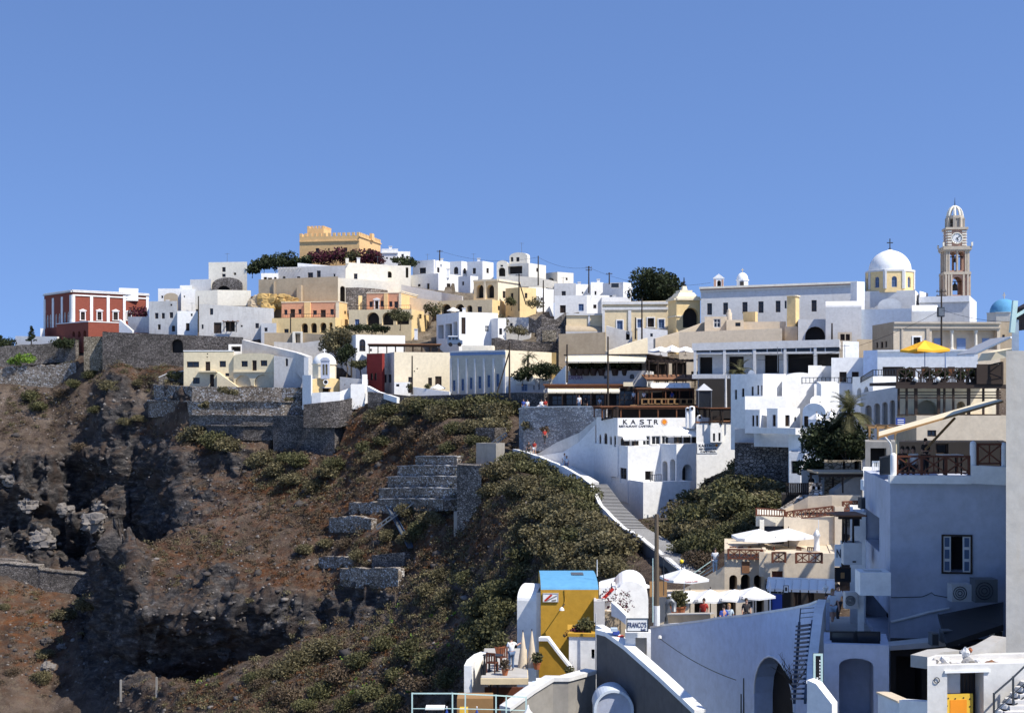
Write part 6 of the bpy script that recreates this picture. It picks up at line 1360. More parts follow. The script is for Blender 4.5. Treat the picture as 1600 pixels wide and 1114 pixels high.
# facade fittings
boxthing('air_conditioner', 'grey air conditioner box below the open shutters', 'air conditioner', 1487, 1519, 913, 940, 48.6, .5, 'greyplaster', 0, 'fan')
boxthing('air_conditioner', 'large dark air conditioner box right of the grey one', 'air conditioner', 1524, 1559, 905, 941, 48.2, .6, 'metal', 0, 'fan')
boxthing('air_conditioner', 'boxy grey air conditioner beside the shop doorway', 'air conditioner', 1321, 1340, 925, 951, 49, .35, 'greyplaster', 0, 'fan')
bx_ = house('white balcony box above the shop doorway', 1344, 1336, 1392, 894, 930, 47.8, -4, 'white', name='balcony', cat='balcony', dep=1.5, par=.6, fnd=0, grade=False)
house('white facade strip left of the shop doorway', 1340, None, 1350, 900, 1010, 49.2, -4, 'white', name='facade_pier', cat='wall', dep=2, par=.02, fnd=4)
bx_ = house('rounded grey-white bay balcony on the alley house', 1318, 1313, 1347, 848, 882, 55, -6, 'lightgrey', name='balcony', cat='balcony', dep=1.5, par=.5, fnd=0, grade=False, F='Rw 1332 1338 876 879')
house('blue-white alley house wall behind the balconies', 1328, None, 1353, 800, 990, 58, -6, 'white', dep=4, par=.1, fnd=4, F='Rw 1334 1344 806 822')
for i, (x, lb) in enumerate(((1317, 'left'), (1322, 'middle'), (1333, 'right'))): pole(lb+' dark timber post of the bay balcony', x, 806, 849, 55.3, .05, 'wooddark', name='timber_post', cat='post')
pergola('dark timber roof of the bay balcony', 1314, (1.4,), 1342, 804, 848, 55.1, 0, .1, nposts=2, posts=False)
f_ = Face(P(1303, 0, 54), (1, 0, 0), (0, -1, 0))
s_ = signboard('dark hanging sign with a small gold mark above the alley', f_, 1304, 1329, 886, 909, 'black', .05, 0, 'wooddark'); mb = MB(); t0, t1, z0, z1 = f_.rect(1313, 1319, 894, 903); mb.box(f_.p(t0, z0, .055), f_.u*(t1-t0), f_.n*.01, (0, 0, z1-z0)); mb.build('gold_mark', 'woodpale', s_)
s_ = signboard('small white hanging sign with a black letter mark beside the bay balcony', f_, 1303, 1313, 850, 884, 'signwhite', .05, .1); lettering('N', f_, 1305, 870, 13, 'letterblack', s_, 7, o=.17)
cb = MB(); fR2 = root_faces[T1.name][0]
cb.tube([fR2.p(fR2.t(x), Z_(y, 50), .05) for x, y in ((1392, 971), (1420, 964), (1450, 955), (1483, 948))], .05, 7); tag(cb.build('handrail', 'lightgrey'), 'pale sloping pipe handrail on the near shaded house', 'handrail')
cb = MB(); cb.tube([fR2.p(fR2.t(x), Z_(y, 50), .03) for x, y in ((1392, 933), (1440, 931), (1448, 928), (1455, 924), (1460, 928), (1480, 931), (1490, 928))], .012, 5); tag(cb.build('wall_cable', 'wire'), 'thin dark cable running along the near shaded facade', 'cable')
# dark shop front under the near house
gr = house('deep dark shop front under the near shaded house', 1391, None, 1570, 1012, 1114, 46.5, -3, 'interiorshade', dep=2, par=.05, fnd=4, F='Ro 1400 1440 1025 1100;Rd 1505 1530 985 1050 k', name='shop', cat='shop')
aw = thing('shop_awning', 'black sloping shop awning in the dark corner at right', 'awning', P(1490, 990, 46)); mb = MB(); mb.poly([P(1466, 960, 48), P(1568, 940, 48), P(1568, 975, 44.5), P(1478, 1005, 44.5)]); mb.poly([P(1478, 1005, 44.5), P(1568, 975, 44.5), P(1568, 985, 44.5), P(1478, 1013, 44.5)]); mb.build('fabric', 'black', aw); mb = MB(); beam(mb, P(1466, 960, 48), P(1478, 1005, 44.5), .05); mb.build('frame', 'irondark', aw)
strip('pale ledge running along the foot of the near shaded house', [(1391, 1009, 1016, 46.3), (1450, 1003, 1012, 46.2), (1500, 999, 1007, 46.1)], .8, 'greyplaster')
for x0, x1, y0, y1, lb in ((1456, 1467, 989, 1009, 'small dark bin on the ledge of the shaded house'), (1473, 1496, 985, 1004, 'grey appliance box on the ledge of the shaded house'), (1553, 1567, 985, 1000, 'small white box in the dark corner at right')):
    boxthing('storage_box', lb, 'box', x0, x1, y0, y1, 45.6, .4, 'metal' if x0 < 1500 else 'white', 0, 'irondark')
# gate block
GB = house('white gate block with a rounded passage opening', 1287, None, 1389, 1005, 1114, 44, -10, 'lilacshade', name='gateway', cat='gateway', dep=2.2, par=.3, fnd=4, F='RQ 1311 1365 1028 1135 lilac')
mb = MB(); mb.prism([P(1320, 1114, 52), P(1345, 1040, 60), P(1345, 1030, 60), P(1320, 1034, 52)], Vector((.3, 0, 0))); mb.build('inner_wall', 'white', GB)
for x0, x1, lb in ((1297, 1336, 'left'), (1336.5, 1375, 'right')): boxthing('solar_panel', lb+' black solar panel standing on the white gate block', 'solar panel', x0, x1, 986, 1004.5, 44.6, .08, 'black', -6, 'glass')
strip('white rounded end of the long blue shaded wall', [(1279, 938, 1114, 55.5), (1272, 960, 1160, 50), (1262, 1040, 1160, 46), (1261, 1068, 1160, 43)], .28, 'white', caph=.05, cap='white', capw=.02)
strip('white low wall at the left of the gate block', [(1261, 1062, 1160, 42.5), (1275, 1068, 1160, 42.3), (1300, 1100, 1160, 42)], .4, 'white')
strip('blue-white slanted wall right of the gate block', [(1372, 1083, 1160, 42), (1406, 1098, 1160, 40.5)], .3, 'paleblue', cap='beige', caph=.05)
strip('white low wall between the gate block and the doorway house', [(1405, 1093, 1160, 39.5), (1450, 1096, 1160, 38.5)], .3, 'white')
f_ = Face(P(1268, 0, 43.2), (1, .0, 0), (0, -1, 0)); s_ = signboard('tall narrow black sign with a pale curl and a column of letters', f_, 1270, 1285, 1020, 1069, 'black', .06, 0, 'railgreen')
lettering('J', f_, 1273.5, 1064, 7, 'signwhite', s_, 4, o=.08)
mb = MB()
for i in range(7): t0, t1, z0, z1 = f_.rect(1279.5, 1282.5, 1030+i*5, 1032.6+i*5); mb.box(f_.p(t0, z0, .062), f_.u*(t1-t0), f_.n*.01, (0, 0, z1-z0))
mb.build('letter_marks', 'signwhite', s_)
# blue shaded wall
BWp = [(1016, 981, 1240, 72), (1060, 976, 1240, 70), (1120, 968, 1240, 66.5), (1180, 961, 1240, 63), (1240, 952, 1240, 59.5), (1277, 942, 1240, 56)]
BW_l = strip('long tall blue shaded white wall rising to the alley', [(1016, 981, 1240, 72), (1060, 976, 1240, 70), (1120, 968, 1240, 66.5), (1175, 961.5, 1240, 63.3)], .5, 'shadedwhite', jag=.025, cap='white', capw=.03, caph=.1)
strip('upper end of the blue shaded wall behind the iron stair', [(1244, 951, 1240, 59.1), (1277, 942, 1240, 56)], .5, 'shadedwhite', jag=.02, cap='white', capw=.03, caph=.1)
p0, p1 = P(1175, 0, 63.3), P(1244, 0, 59.1); p0.z = p1.z = 0; d_ = (p1-p0).normalized(); f_ = Face(p0, d_, (d_.y, -d_.x, 0)); ln = (p1-p0).length
ar = thing('arched_wall', 'stretch of the blue shaded wall with a large dark arch at its foot', 'wall', f_.p(0, Z_(1114, 62))); t0, t1 = f_.t(1178.5), f_.t(1241); z1 = Z_(961.5, 63.3); zr = Z_(951, 59.1); hh = [(t0, t1, -20, Z_(1026, 61.2), 1.0, .9)]
mb = MB(); wallface(mb, f_, 0, ln, -20.1, z1, hh, (zr-z1)/ln); mb.build('masonry', 'shadedwhite', ar); mb = MB(); mb.poly(opening_ring(f_, hh[0], -.9)); mb.build('recess', 'interiorshade', ar)
mb = MB(); mb.box(f_.p(0, z1+.004, .03), f_.u*ln+Vector((0, 0, zr-z1)), -f_.n*.53, (0, 0, .1)); mb.build('coping', 'white', ar)
mb = MB(); w_ = (t1-t0)/2; sp_ = hh[0][3]-w_; mb.tube([f_.p(t0+w_-w_*math.cos(math.pi*q/14), sp_+w_*math.sin(math.pi*q/14), .01) for q in range(15)], .05, 6); mb.build('arch_rim', 'white', ar, True)
for x, h in ((1158, .55), (1162, 1.0)): pole(('short' if h < 1 else 'taller')+' dark stake standing before the blue shaded wall', x, 1114-h*55, 1140, 52, .035, 'irondark', name='stake', cat='stake')
# iron stair on the wall
st = thing('iron_stair', 'steep dark blue iron stair descending along the blue shaded wall', 'stairs', P(1256, 1085, 56)); a0, a1 = P(1249, 975, 56.8), P(1241, 1095, 51); b0, b1 = P(1270, 972, 55.4), P(1258, 1095, 50)
mb = MB(); beam(mb, a0, a1, .10, .22); mb.build('stringer', 'ironblue', st); mb = MB(); beam(mb, b0, b1, .10, .22); mb.build('stringer', 'ironblue', st); mb = MB()
for i in range(17): t = (i+.5)/17; beam(mb, a0.lerp(a1, t), b0.lerp(b1, t), .30, .07)
mb.build('tread', 'ironblue', st); mb = MB()
for t in (0, .16): 
    beam(mb, P(1251-6*t, 950+60*t, 56.8-4*t), a0.lerp(a1, t), .04)
for y in (951, 958, 965): beam(mb, P(1251, y, 56.8), P(1272, y-2, 55.5), .03)
mb.build('handrail', 'ironblue', st)
bt_ = thing('bare_tree', 'leafless shrub against the blue shaded wall', 'tree', P(1238, 1060, 57)); mb = MB(); b = P(1240, 1075, 57)
for i in range(26): 
    a = random.uniform(-1.2, 1.0); q = b+Vector((a*.9, -random.uniform(0, .4), random.uniform(.5, 1.6))); m_ = b.lerp(q, .5)+Vector((random.uniform(-.15, .15), 0, .1)); mb.tube([b, m_, q], .018, 4, 0, .006); mb.tube([m_, m_+Vector((random.uniform(-.4, .4), 0, .4))], .01, 3, 0, .004)
mb.build('branches', 'trunk', bt_)
wl = thing('wall_lamp', 'small white lamp high on the left of the blue shaded wall', 'lamp', P(1032, 997, 71)); mb = MB(); mb.lathe(P(1031, 999, 70.8), [(.01, 0), (.12, .08), (.08, .2), (0, .22)], 8); mb.build('shade', 'lampglobe', wl); mb = MB(); beam(mb, P(1031, 996, 70.8), P(1033, 996, 71.3), .03); mb.build('bracket', 'irondark', wl)
alley = thing('alley_steps', 'pale paved alley steps where the two walkers come down', 'steps', P(1295, 985, 60)); mb = MB()
for i in range(7): mb.box(P(1278, 985-i*2.2+2, 56+i*1.6), (2.6+.3*i, 0, 0), (0, 1.7, 0), (0, 0, .06+.0)); mb.box(P(1278, 985-i*2.2+2, 56+i*1.6)-Vector((0, 0, 2)), (2.6+.3*i, 0, 0), (0, 1.69, 0), (0, 0, 1.99))
mb.build('treads', 'paving', alley)
person('woman in a white top and pale denim shorts walking down the alley', 1301, 978.5, 60.5, 1.6, 185, 'walk', 'clothwhite', 'clothpale', 'hairfair', short=True, longhair=True, base=P(1301, 979, 61.0))
person('man in a white shirt and dark trousers walking behind the woman', 1309, 972, 65, 1.75, 190, 'walk', 'clothwhite', 'clothdark', base=P(1309, 973, 65.5))
person('child sized figure in dark clothes at the left side of the alley', 1290, 974, 66, 1.35, 180, 'walk', 'clothdark', 'clothdark', base=P(1291, 974, 66))
for x, d, y, lb in ((1290, 62, 916, 'left'), ): 
    t = thing('hanging_lantern', 'white glass lantern hanging at the alley corner', 'lantern', P(x, y, d)); mb = MB(); mb.lathe(P(x, y+9, d), [(.03, 0), (.1, .1), (.14, .22), (.03, .34)], 8); mb.build('lamp_shade', 'lampglobe', t); mb = MB(); mb.tube([P(x, y-4, d), P(x, y-1, d)], .01, 4); mb.build('chain', 'wire', t)
# bottom right doorway house
BR = house('rough white doorway house at the bottom right corner', 1449, None, 1640, 1040, 1114, 36, 8, 'oldwhite', name='house', dep=1.6, par=.12, fnd=4, F='Ro 1480 1537 1050 1150')
fR = root_faces[BR.name][0]
mb = MB(); t0, t1, z0, z1 = fR.rect(1509, 1537, 1050, 1135); mb.box(fR.p(t0, z0, -.5), fR.u*(t1-t0), fR.n*.04, (0, 0, z1-z0)); mb.build('door', 'wooddark', BR)
mb = MB()
for i in range(5): mb.box(fR.p(t0+(t1-t0)*(i+.3)/5, z0, -.46), fR.u*.02, fR.n*.02, (0, 0, z1-z0-.02))
mb.build('door_slats', 'black', BR)
mb = MB(); t0, t1, z0, z1 = fR.rect(1475, 1546, 1046, 1050); mb.box(fR.p(t0, z0, .003), fR.u*(t1-t0), fR.n*.05, (0, 0, z1-z0)); mb.build('lintel', 'white', BR)
s_ = signboard('pale grey board leaning in the bottom right doorway', fR, 1482, 1509, 1056, 1087, 'greyplaster', .03, -.35)
s_ = signboard('yellow board with dark dots and an orange panel in the bottom right doorway', fR, 1481, 1527, 1087, 1140, 'yellowboard', .04, -.28)
mb = MB(); t0, t1, z0, z1 = fR.rect(1491, 1517, 1096, 1140); mb.box(fR.p(t0, z0, -.238), fR.u*(t1-t0), fR.n*.01, (0, 0, z1-z0)); mb.build('panel', 'sunorange', s_)
for x, y in ((1488, 1092), (1499, 1093), (1512, 1092), (1522, 1094), (1486, 1104), (1522, 1106)): 
    mb = MB(); q = fR.p(fR.t(x), Z_(y, 36.2), -.23); mb.poly([q+fR.u*.022*math.cos(i*math.pi/4)+Vector((0, 0, .022*math.sin(i*math.pi/4))) for i in range(8)]); mb.build('dot', 'letterblack', s_)
mb = MB(); q = fR.p(fR.t(1463), Z_(1062.5, 36), .03); mb.tube([q+fR.u*.07*math.cos(i*math.pi/8)+Vector((0, 0, .07*math.sin(i*math.pi/8))) for i in range(17)], .012, 5); tag(mb.build('wall_ring', 'irondark'), 'iron ring on the white doorway house', 'ring')
strip('sloped pale parapet climbing to the tall grey wall', [(1516, 1020, 1050, 37.5), (1545, 1010, 1050, 37.8), (1572, 995, 1050, 38.5)], .4, 'palewall')
strip('rounded white rim on the roof of the doorway house', [(1451, 1026, 1045, 37.2), (1475, 1018, 1040, 38), (1502, 1016, 1040, 38.4)], .5, 'palewall')
for i, (x, y, w, h, m_, lb) in enumerate([(1462, 1032, .11, .09, 'paving', 'small grey stone at the left end of the doorway roof'), (1476, 1031, .17, .12, 'lightgrey', 'squarish pale stone second from left on the doorway roof'), (1489, 1034, .12, .08, 'oldwhite', 'flat white stone on the doorway roof'), (1512, 1031, .2, .13, 'palewall', 'large pale block under the stone heap on the doorway roof'), (1526, 1033, .14, .12, 'lightgrey', 'pale block right of the stone heap on the doorway roof'), (1550, 1035, .22, .08, 'tilebrown', 'rusty brown slab at the right of the doorway roof'), (1508, 1018, .14, .16, 'stepwhite', 'upright white stone on top of the stone heap'), (1516, 1015, .08, .08, 'terracotta', 'small reddish stone on top of the stone heap')]):
    rock('stone', lb, P(x, y, 36.8), (w, w*.8, h), m_)
st = thing('corner_steps', 'white round ended steps in the bottom right corner', 'steps', P(1600, 1114, 35)); mb = MB()
for i in range(6): q = P(1570+i*8, 1112-i*9, 35.0+i*.2); mb.box(q, (1.4, 0, 0), (0, .5, 0), (0, 0, -.6)); mb.lathe(q+Vector((0, .25, -.15)), [(0, .15), (.16, .15), (.18, .05), (.18, -.1)], 10)
mb.build('treads', 'oldwhite', st); railing('black iron handrail of the corner steps', [(1553, 1084, 1140, 34.8), (1583, 1058, 1110, 35.3), (1612, 1030, 1085, 35.8)], 'pipe', 'irondark', postw=.035)
# ================================================================= beige restaurant
D = 92
BQ = house('beige main storey of the cafe with a rail on its roof terrace', 1225, None, 1312, 808, 870, 95, 2, 'beige', dep=8, par=.1, fnd=4, name='cafe_house', F='Rb 1303 1317 791 850 beige .25')
BL = house('beige cafe wing with three arches and a brown plaque', 1132, None, 1197, 858, 935, 91, 0, 'beige', dep=7, par=.06, fnd=4, name='cafe_wing', F='RA 1139.5 1152 898 935;RA 1157.5 1172.5 897 935;RA 1178 1190 898 935')
BM = house('beige cafe front with two railed terrace openings', 1194, None, 1304, 864, 935, 90, -3, 'beige', dep=6, par=.06, fnd=4, name='cafe_building', F='Rd 1206 1223 892 903 r;Rb 1186 1194 862 900 beige .1')
fR = root_faces[BL.name][0]; signboard('square brown plaque above the three cafe arches', fR, 1159, 1171, 877, 895, 'tilebrown', .04, .01)
house('stepped beige cornice block left of the cafe roof terrace', 1181, None, 1228, 804, 815, 96, 3, 'palecream', dep=5, par=.05, fnd=.3, grade=False, name='cornice_block', cat='roof block')
house('beige pier under the cornice block', 1187, None, 1194, 812, 862, 95.5, 0, 'palecream', dep=1, par=.02, fnd=2, name='pier', cat='pier')
railing('brown slatted rail at the left of the cafe roof terrace', [(1182, 794, 806, 95.8), (1226, 797, 808, 95.6)], 'bars', 'reddoor', .16, .06, postw=.1)
railing('brown lattice rail along the cafe roof terrace', [(1229, 800, 812, 95.2), (1240, 798, 812, 95.1), (1301, 791, 806, 95)], 'cross', 'reddoor', th=.06, postw=.1)
railing('brown rail at the right end of the cafe roof terrace', [(1317, 784, 800, 96), (1341, 783, 798, 97)], 'cross', 'reddoor', th=.06, postw=.1)
railing('dark brown lattice rail on the three arch cafe wing', [(1138, 858, 874, 90.8), (1191, 859, 875, 90.8)], 'cross', 'reddoor', th=.06, postw=.1)
railing('small brown lattice panel in the middle of the cafe front', [(1207, 863, 879, 89.4), (1227, 863, 879, 89.3)], 'cross', 'reddoor', th=.06, postw=.1)
railing('wide brown lattice panel at the right of the cafe front', [(1244, 864, 880, 89.0), (1284, 864, 880, 88.8)], 'cross', 'reddoor', th=.06, postw=.1)
umbrella('big white square parasol on the left of the cafe terrace', 1186, 826, 43, 838, 93.5, 876, 'canvas', 8, pole='wooddark')
umbrella('second big white parasol adjoining on the cafe terrace', 1232, 825, 40, 835, 93.8, 878, 'canvas', 8, pole='wooddark')
folded_umbrella('tall folded white parasol on the cafe terrace', 1276, 826, 867, 91.5, w=5.5)
pole('white globe lamp post beside the folded parasol', 1279, 812, 866, 92, .03, 'whiteframe', name='lamp_post', cat='lamp')
for i, x in enumerate((1146, 1160, 1176, 1214, 1252, 1268)): chair(('first', 'second', 'third', 'fourth', 'fifth', 'sixth')[i]+' brown chair from the left on the cafe terrace', x, 876, 92.2, 30*i, 'reddoor')
table('brown table under the left white cafe parasol', 1168, 876, 92.8, None, 'wood')
sw = strip('beige sloping stair wall left of the cafe wing', [(1064, 922, 950, 92), (1100, 902, 950, 91.5), (1132, 884, 950, 91)], .5, 'beige')
railing('pale sloping handrail behind the beige stair wall', [(1080, 898, 912, 95), (1116, 873, 890, 95)], 'pipe', 'railgreen', postw=.05)
person('person in white standing at the top of the cafe stair wall', 1117.5, 891, 94, 1.7, 170, 'stand', 'clothwhite', 'clothpale', base=P(1117.5, 897, 94))
aw = awning('long grey-white scalloped shop awning below the cafe front', 1200, 1304, 903, 915, 86.5, -14, .45, 1.4, 'canvas', 8)
house('dark shop fronts beneath the scalloped awning', 1196, None, 1310, 912, 975, 87.5, -4, 'interiorshade', dep=3, par=.05, fnd=4, F='Rw 1215 1222 918 935 n;Rd 1240 1252 922 965 k;Rd 1262 1272 924 965 k', name='shop', cat='shop')
pole('white post at the left of the scalloped awning', 1203, 908, 958, 84.5, .06, 'whiteframe', name='awning_post', cat='post')
f_ = Face(P(1222, 0, 84), (1, 0, 0), (0, -1, 0)); s_ = signboard('small dark framed sign hanging under the scalloped awning', f_, 1224, 1232, 914, 926, 'signwhite', .04, 0, 'black'); mb = MB(); t0, t1, z0, z1 = f_.rect(1226.5, 1229.5, 917, 923); mb.box(f_.p(t0, z0, .045), f_.u*(t1-t0), f_.n*.01, (0, 0, z1-z0)); mb.build('mark', 'letterblack', s_)
mb = MB(); hb = thing('clothes_rack', 'dark blue garments hanging outside the shop', 'clothes rack', P(1208, 955, 84.8)); mb.box(P(1207, 955, 84.8), (15*pix(85), 0, 0), (0, .4, 0), (0, 0, 26*pix(85))); mb.build('garments', 'clothblue', hb); mb = MB(); beam(mb, P(1205, 927, 85), P(1224, 927, 85), .04); mb.build('rail', 'metal', hb)
# market parasols
umbrella('white parasol with red drink lettering above the yellow house', 976, 898, 40, 911, 79, 958, 'canvas', 10, text='Coca-Cola', pole='whiteframe')
umbrella('white parasol with red lettering behind the wooden pole', 1069, 888, 37, 902, 84, 945, 'canvas', 15, text='Coca-Cola', pole='whiteframe')
umbrella('white parasol at the left of the long cafe row', 1078, 922, 37, 932, 78, 965, 'canvas', 6, pole='wooddark')
umbrella('white parasol in the middle left of the long cafe row', 1110, 920, 33, 933, 77.2, 965, 'canvas', 6, pole='wooddark')
umbrella('white parasol with a dark pole in the middle of the cafe row', 1148, 920, 35, 931, 77, 965, 'canvas', 6, pole='wooddark')
umbrella('largest white parasol at the right of the cafe row', 1179, 916, 33, 928, 76.6, 963, 'canvas', 6, pole='wooddark')
house('dim cafe back wall behind the row of parasols', 1030, None, 1200, 928, 975, 84, 0, 'beige', dep=2, par=.05, fnd=4, F='Ro 1085 1100 938 965;Ro 1120 1150 936 966;Rw 1168 1178 938 950 n;Ro 1182 1194 936 968', name='cafe_wall', cat='wall')
strip('low tan planter wall in front of the parasol row', [(1040, 961, 990, 74.5), (1110, 960, 990, 73)], .4, 'tan', cap='palewall', caph=.06)
for x, lb in ((1056, 'dark potted plant at the left of the parasol row'), (1063, 'leafy potted plant beside the white post')): pot_plant(lb, x, 962, 75.5, .9, 'leafgreen')
person('person in a bright blue shirt sitting on the blue shaded wall', 1129, 966, 66.5, 1.6, 20, 'sit', 'clothblue', 'clothdark', base=P(1131, 984, 67.0))
person('fair haired person sitting beside the blue shirt', 1140, 964, 67, 1.6, 160, 'sit', 'clothpale', 'clothdark', 'hairfair', longhair=True, base=P(1139, 982, 67.8))
for i, (x, c_) in enumerate(((1100, 'clothred'), (1166, 'clothdark'))): person(('diner in red' if i == 0 else 'dark dressed diner')+' seated under the cafe row parasols', x, 971, 75, 1.65, 150+40*i, 'sit', c_, 'clothdark')
yb_ = thing('globe_lamp', 'yellow globe lamp on a pole above the white parasols', 'lamp', P(1065, 900, 88)); mb = MB(); mb.lathe(P(1065, 877, 88), [(.13*math.cos(R(q)), .13*math.sin(R(q))) for q in range(-90, 91, 20)], 12); mb.build('globe', 'yelloworb', yb_, True); mb = MB(); mb.tube([P(1065, 905, 88), P(1065, 879, 88)], .03, 6); mb.build('post', 'irondark', yb_)
f_ = Face(P(1014, 0, 74), (1, 0, 0), (0, -1, 0)); signboard('plain orange-brown wooden board beside the tall pole', f_, 1015, 1042, 908, 932, 'woodpale', .06, 0)
pole('tall weathered wooden pole with a white foot beside the blue shaded wall', 1026, 803, 976, 71, .14, 'poleold', 1)
mb = MB(); mb.tube([P(1026, 977, 71), P(1026, 946, 71)], .165, 10); tag(mb.build('pole_sleeve', 'whiteframe'), 'white painted sleeve round the foot of the tall pole', 'sleeve')
pole('thin green pole left of the tall weathered pole', 1020, 872, 972, 70.5, .03, 'railgreen', name='thin_pole')
pole('thin dark mast right of the tall weathered pole', 1037, 870, 930, 73, .025, 'irondark', name='thin_mast')
sp = thing('spiral_pipe', 'grey curved ventilation pipe on the wall top', 'pipe', P(1045, 975, 71)); mb = MB(); mb.tube([P(1041, 974, 71), P(1041, 945, 71), P(1044, 939, 71), P(1049, 938, 71), P(1053, 942, 71), P(1053, 955, 71)], .13, 8); mb.build('duct', 'metal', sp, True)
# ================================================================= yellow house and bar
D = 72
YH = house('mustard yellow house with a sky blue rounded roof', 845, 841.5, 935, 906.5, 1045, D, 0, 'mustard', vault='u', ys=921, name='house', dep=4.5, fnd=4, roofm='bluepaint')
fR = root_faces[YH.name][0]
s_ = signboard('small white picture sign with a red brush stroke on the yellow wall', fR, 848, 872.5, 926, 940, 'signwhite', .05, .01, 'greyplaster'); mb = MB(); beam(mb, fR.p(fR.t(851), Z_(938.5, D), .066), fR.p(fR.t(862), Z_(928.5, D), .066), .02, .10); mb.build('brush_stroke', 'letterred', s_); mb = MB(); beam(mb, fR.p(fR.t(853), Z_(938.6, D), .066), fR.p(fR.t(870), Z_(930, D), .066), .02, .05); beam(mb, fR.p(fR.t(862), Z_(938, D), .066), fR.p(fR.t(869), Z_(936.5, D), .066), .02, .07); mb.build('grey_stroke', 'concrete', s_)
mb = MB(); mb.tube([fR.p(fR.t(882), Z_(921, D), .03), fR.p(fR.t(883), Z_(938, D), .03), fR.p(fR.t(880), Z_(947, D), .05)], .03, 5); tag(mb.build('drain_pipe', 'mustard'), 'thin drain pipe on the mustard yellow wall', 'pipe')
lp = thing('wall_lamp', 'lamp on a bracket arm on the mustard yellow wall', 'lamp', fR.p(fR.t(879), Z_(948, D), 0)); mb = MB(); mb.tube([fR.p(fR.t(882), Z_(943, D), .02), fR.p(fR.t(877), Z_(947, D), .7)], .025, 5); mb.build('arm', 'irondark', lp); mb = MB(); mb.lathe(fR.p(fR.t(877), Z_(950, D), .7), [(.14, 0), (.1, .1), (.02, .18)], 8); mb.build('lamp_shade', 'lampglobe', lp)
pole('thin pale antenna mast on the blue rounded roof', 933, 874, 900, 73, .025, 'whiteframe', name='antenna_mast', cat='antenna')
boxthing('skylight', 'flat dark skylight hatch on the blue rounded roof', 'skylight', 893, 912, 897.5, 900.5, 74.2, 1, 'metal', 0, 'glass')
WL = house('tall white house part left of the yellow wall with a soft rounded top', 808, None, 838, 917, 1045, 73, -14, 'white', vault='u', ys=938, dep=3, fnd=4)
house('slim white pilaster wall between white and yellow house', 838, None, 845.5, 926, 1045, 72.4, 5, 'white', dep=3, par=.05, fnd=4, name='pier', cat='pier')
WD = house('white round gabled bar building behind the bar sign', 957, None, 1013, 909, 990, 72.5, 12, 'white', vault='v', ys=938, dep=5, fnd=4)
house('white picture wall between the yellow house and the round gable', 936, None, 962, 917, 960, 72.2, 6, 'white', dep=2, par=.1)
f_ = Face(P(936, 0, 72), (1, .1, 0), (.1, -1, 0)); s_ = signboard('white painted wall panel with a broad red brush stroke', f_, 939, 961, 918, 938, 'signwhite', .05, 0); mb = MB(); beam(mb, f_.p(f_.t(941), Z_(936, 72), .07), f_.p(f_.t(958), Z_(919, 72), .07), .02, .16); mb.build('brush_stroke', 'letterred', s_)
tree('red flowering climber on the round gabled bar building', 968, 958, 71.3, 1.7, (.8, .4, .75), 260, 'leafpurple', 5, .07, .03, 'climber', 'climber', .6)
strip('white sloping stair coping beside the round gable', [(955, 940, 962, 70.9), (966, 950, 966, 70.6), (978, 962, 976, 70.3)], .3, 'white')
house('grey plaster yard wall beneath the sloping stair coping', 928, None, 945, 939, 1000, 70.8, 5, 'greyplaster', dep=1.5, par=.05, F='Ro 944 947 950 980')
house('dark shaded bar yard behind the white parapet', 942, None, 978, 956, 1000, 71.5, 5, 'tan', dep=1, par=.05)
# terrace stairs of the yellow house
strip('mustard yellow stair wall with a white sloping coping', [(842, 1001, 1080, 66.5), (856, 1001, 1080, 66.4), (872, 1022, 1080, 66.3), (893, 1048, 1080, 66.2)], .3, 'mustard', cap='white', capw=.08, caph=.16)
CWh = house('white curved stair bay with a yellow rim', 889, None, 932, 994, 1070, 66.8, -6, 'white', dep=2.5, par=.5, coping='mustard', fnd=3, name='stair_bay', cat='bay', F='Ro 924 929 1014 1029')
tree('green leafy shrub spilling over the white stair bay', 914, 997, 67.6, 1.5, (.7, .5, .6), 700, 'leafgreen', 7, .1, .06, 'shrub', 'bush', .6)
tree('small dark rose shrub at the left of the stair bay', 899, 996, 67.4, .9, (.6, .4, .4), 350, 'leafpurple', 4, .08, .03, 'shrub', 'bush', .5)
pot_plant('green plant at the foot of the mustard stair wall', 890, 1062, 65.5, .45, 'leafgreen')
pole('thin grey drain post at the right edge of the stair bay', 931.5, 958, 1060, 66.2, .05, 'greyplaster', name='drain_post', cat='pipe')
# dark concrete walls at the bottom
DW = strip('dark concrete stair wall with a thick white sloping coping', [(932, 990, 1220, 62.5), (948, 994, 1220, 62), (976, 1014, 1220, 60.5), (985, 1022, 1220, 60), (1030, 1062, 1240, 57.5), (1088, 1117, 1260, 54)], .32, 'darkconcrete', cap='white', capw=.08, caph=.2)
house('white gate frame below the bar sign', 977, None, 1017, 988, 1062, 60.5, 0, 'white', dep=.9, par=.03, fnd=1, F='Ro 993 1011 996 1060', name='gateway', cat='gate')
f_ = Face(P(977, 0, 60.2), (1, .0, 0), (.0, -1, 0)); s_ = signboard('white bar sign with bold dark lettering beside the tall pole', f_, 978.5, 1013, 965, 986.5, 'signwhite', .07, 0, 'irondark')
lettering("FRANCO'S", f_, 980.5, 979.5, 8, 'letternavy', s_, 29, o=.075); lettering('BAR', f_, 1001, 984.8, 3.4, 'letternavy', s_, 8, o=.075)
strip('white upper parapet left of the bar sign', [(931, 976, 996, 64), (950, 986, 1004, 62.8), (976, 1004, 1016, 61)], .35, 'white')
for i, (x, y, m_) in enumerate(((958, 990, 'clothblue'), (965, 997, 'clothred'), (955, 985, 'clothpale'))): boxthing('cushion', ('blue cushion', 'red cushion', 'pale cushion')[i]+' lying on the stepped white parapet', 'cushion', x, x+10, y-3, y+1.5, 61.4, .4, m_, 0)
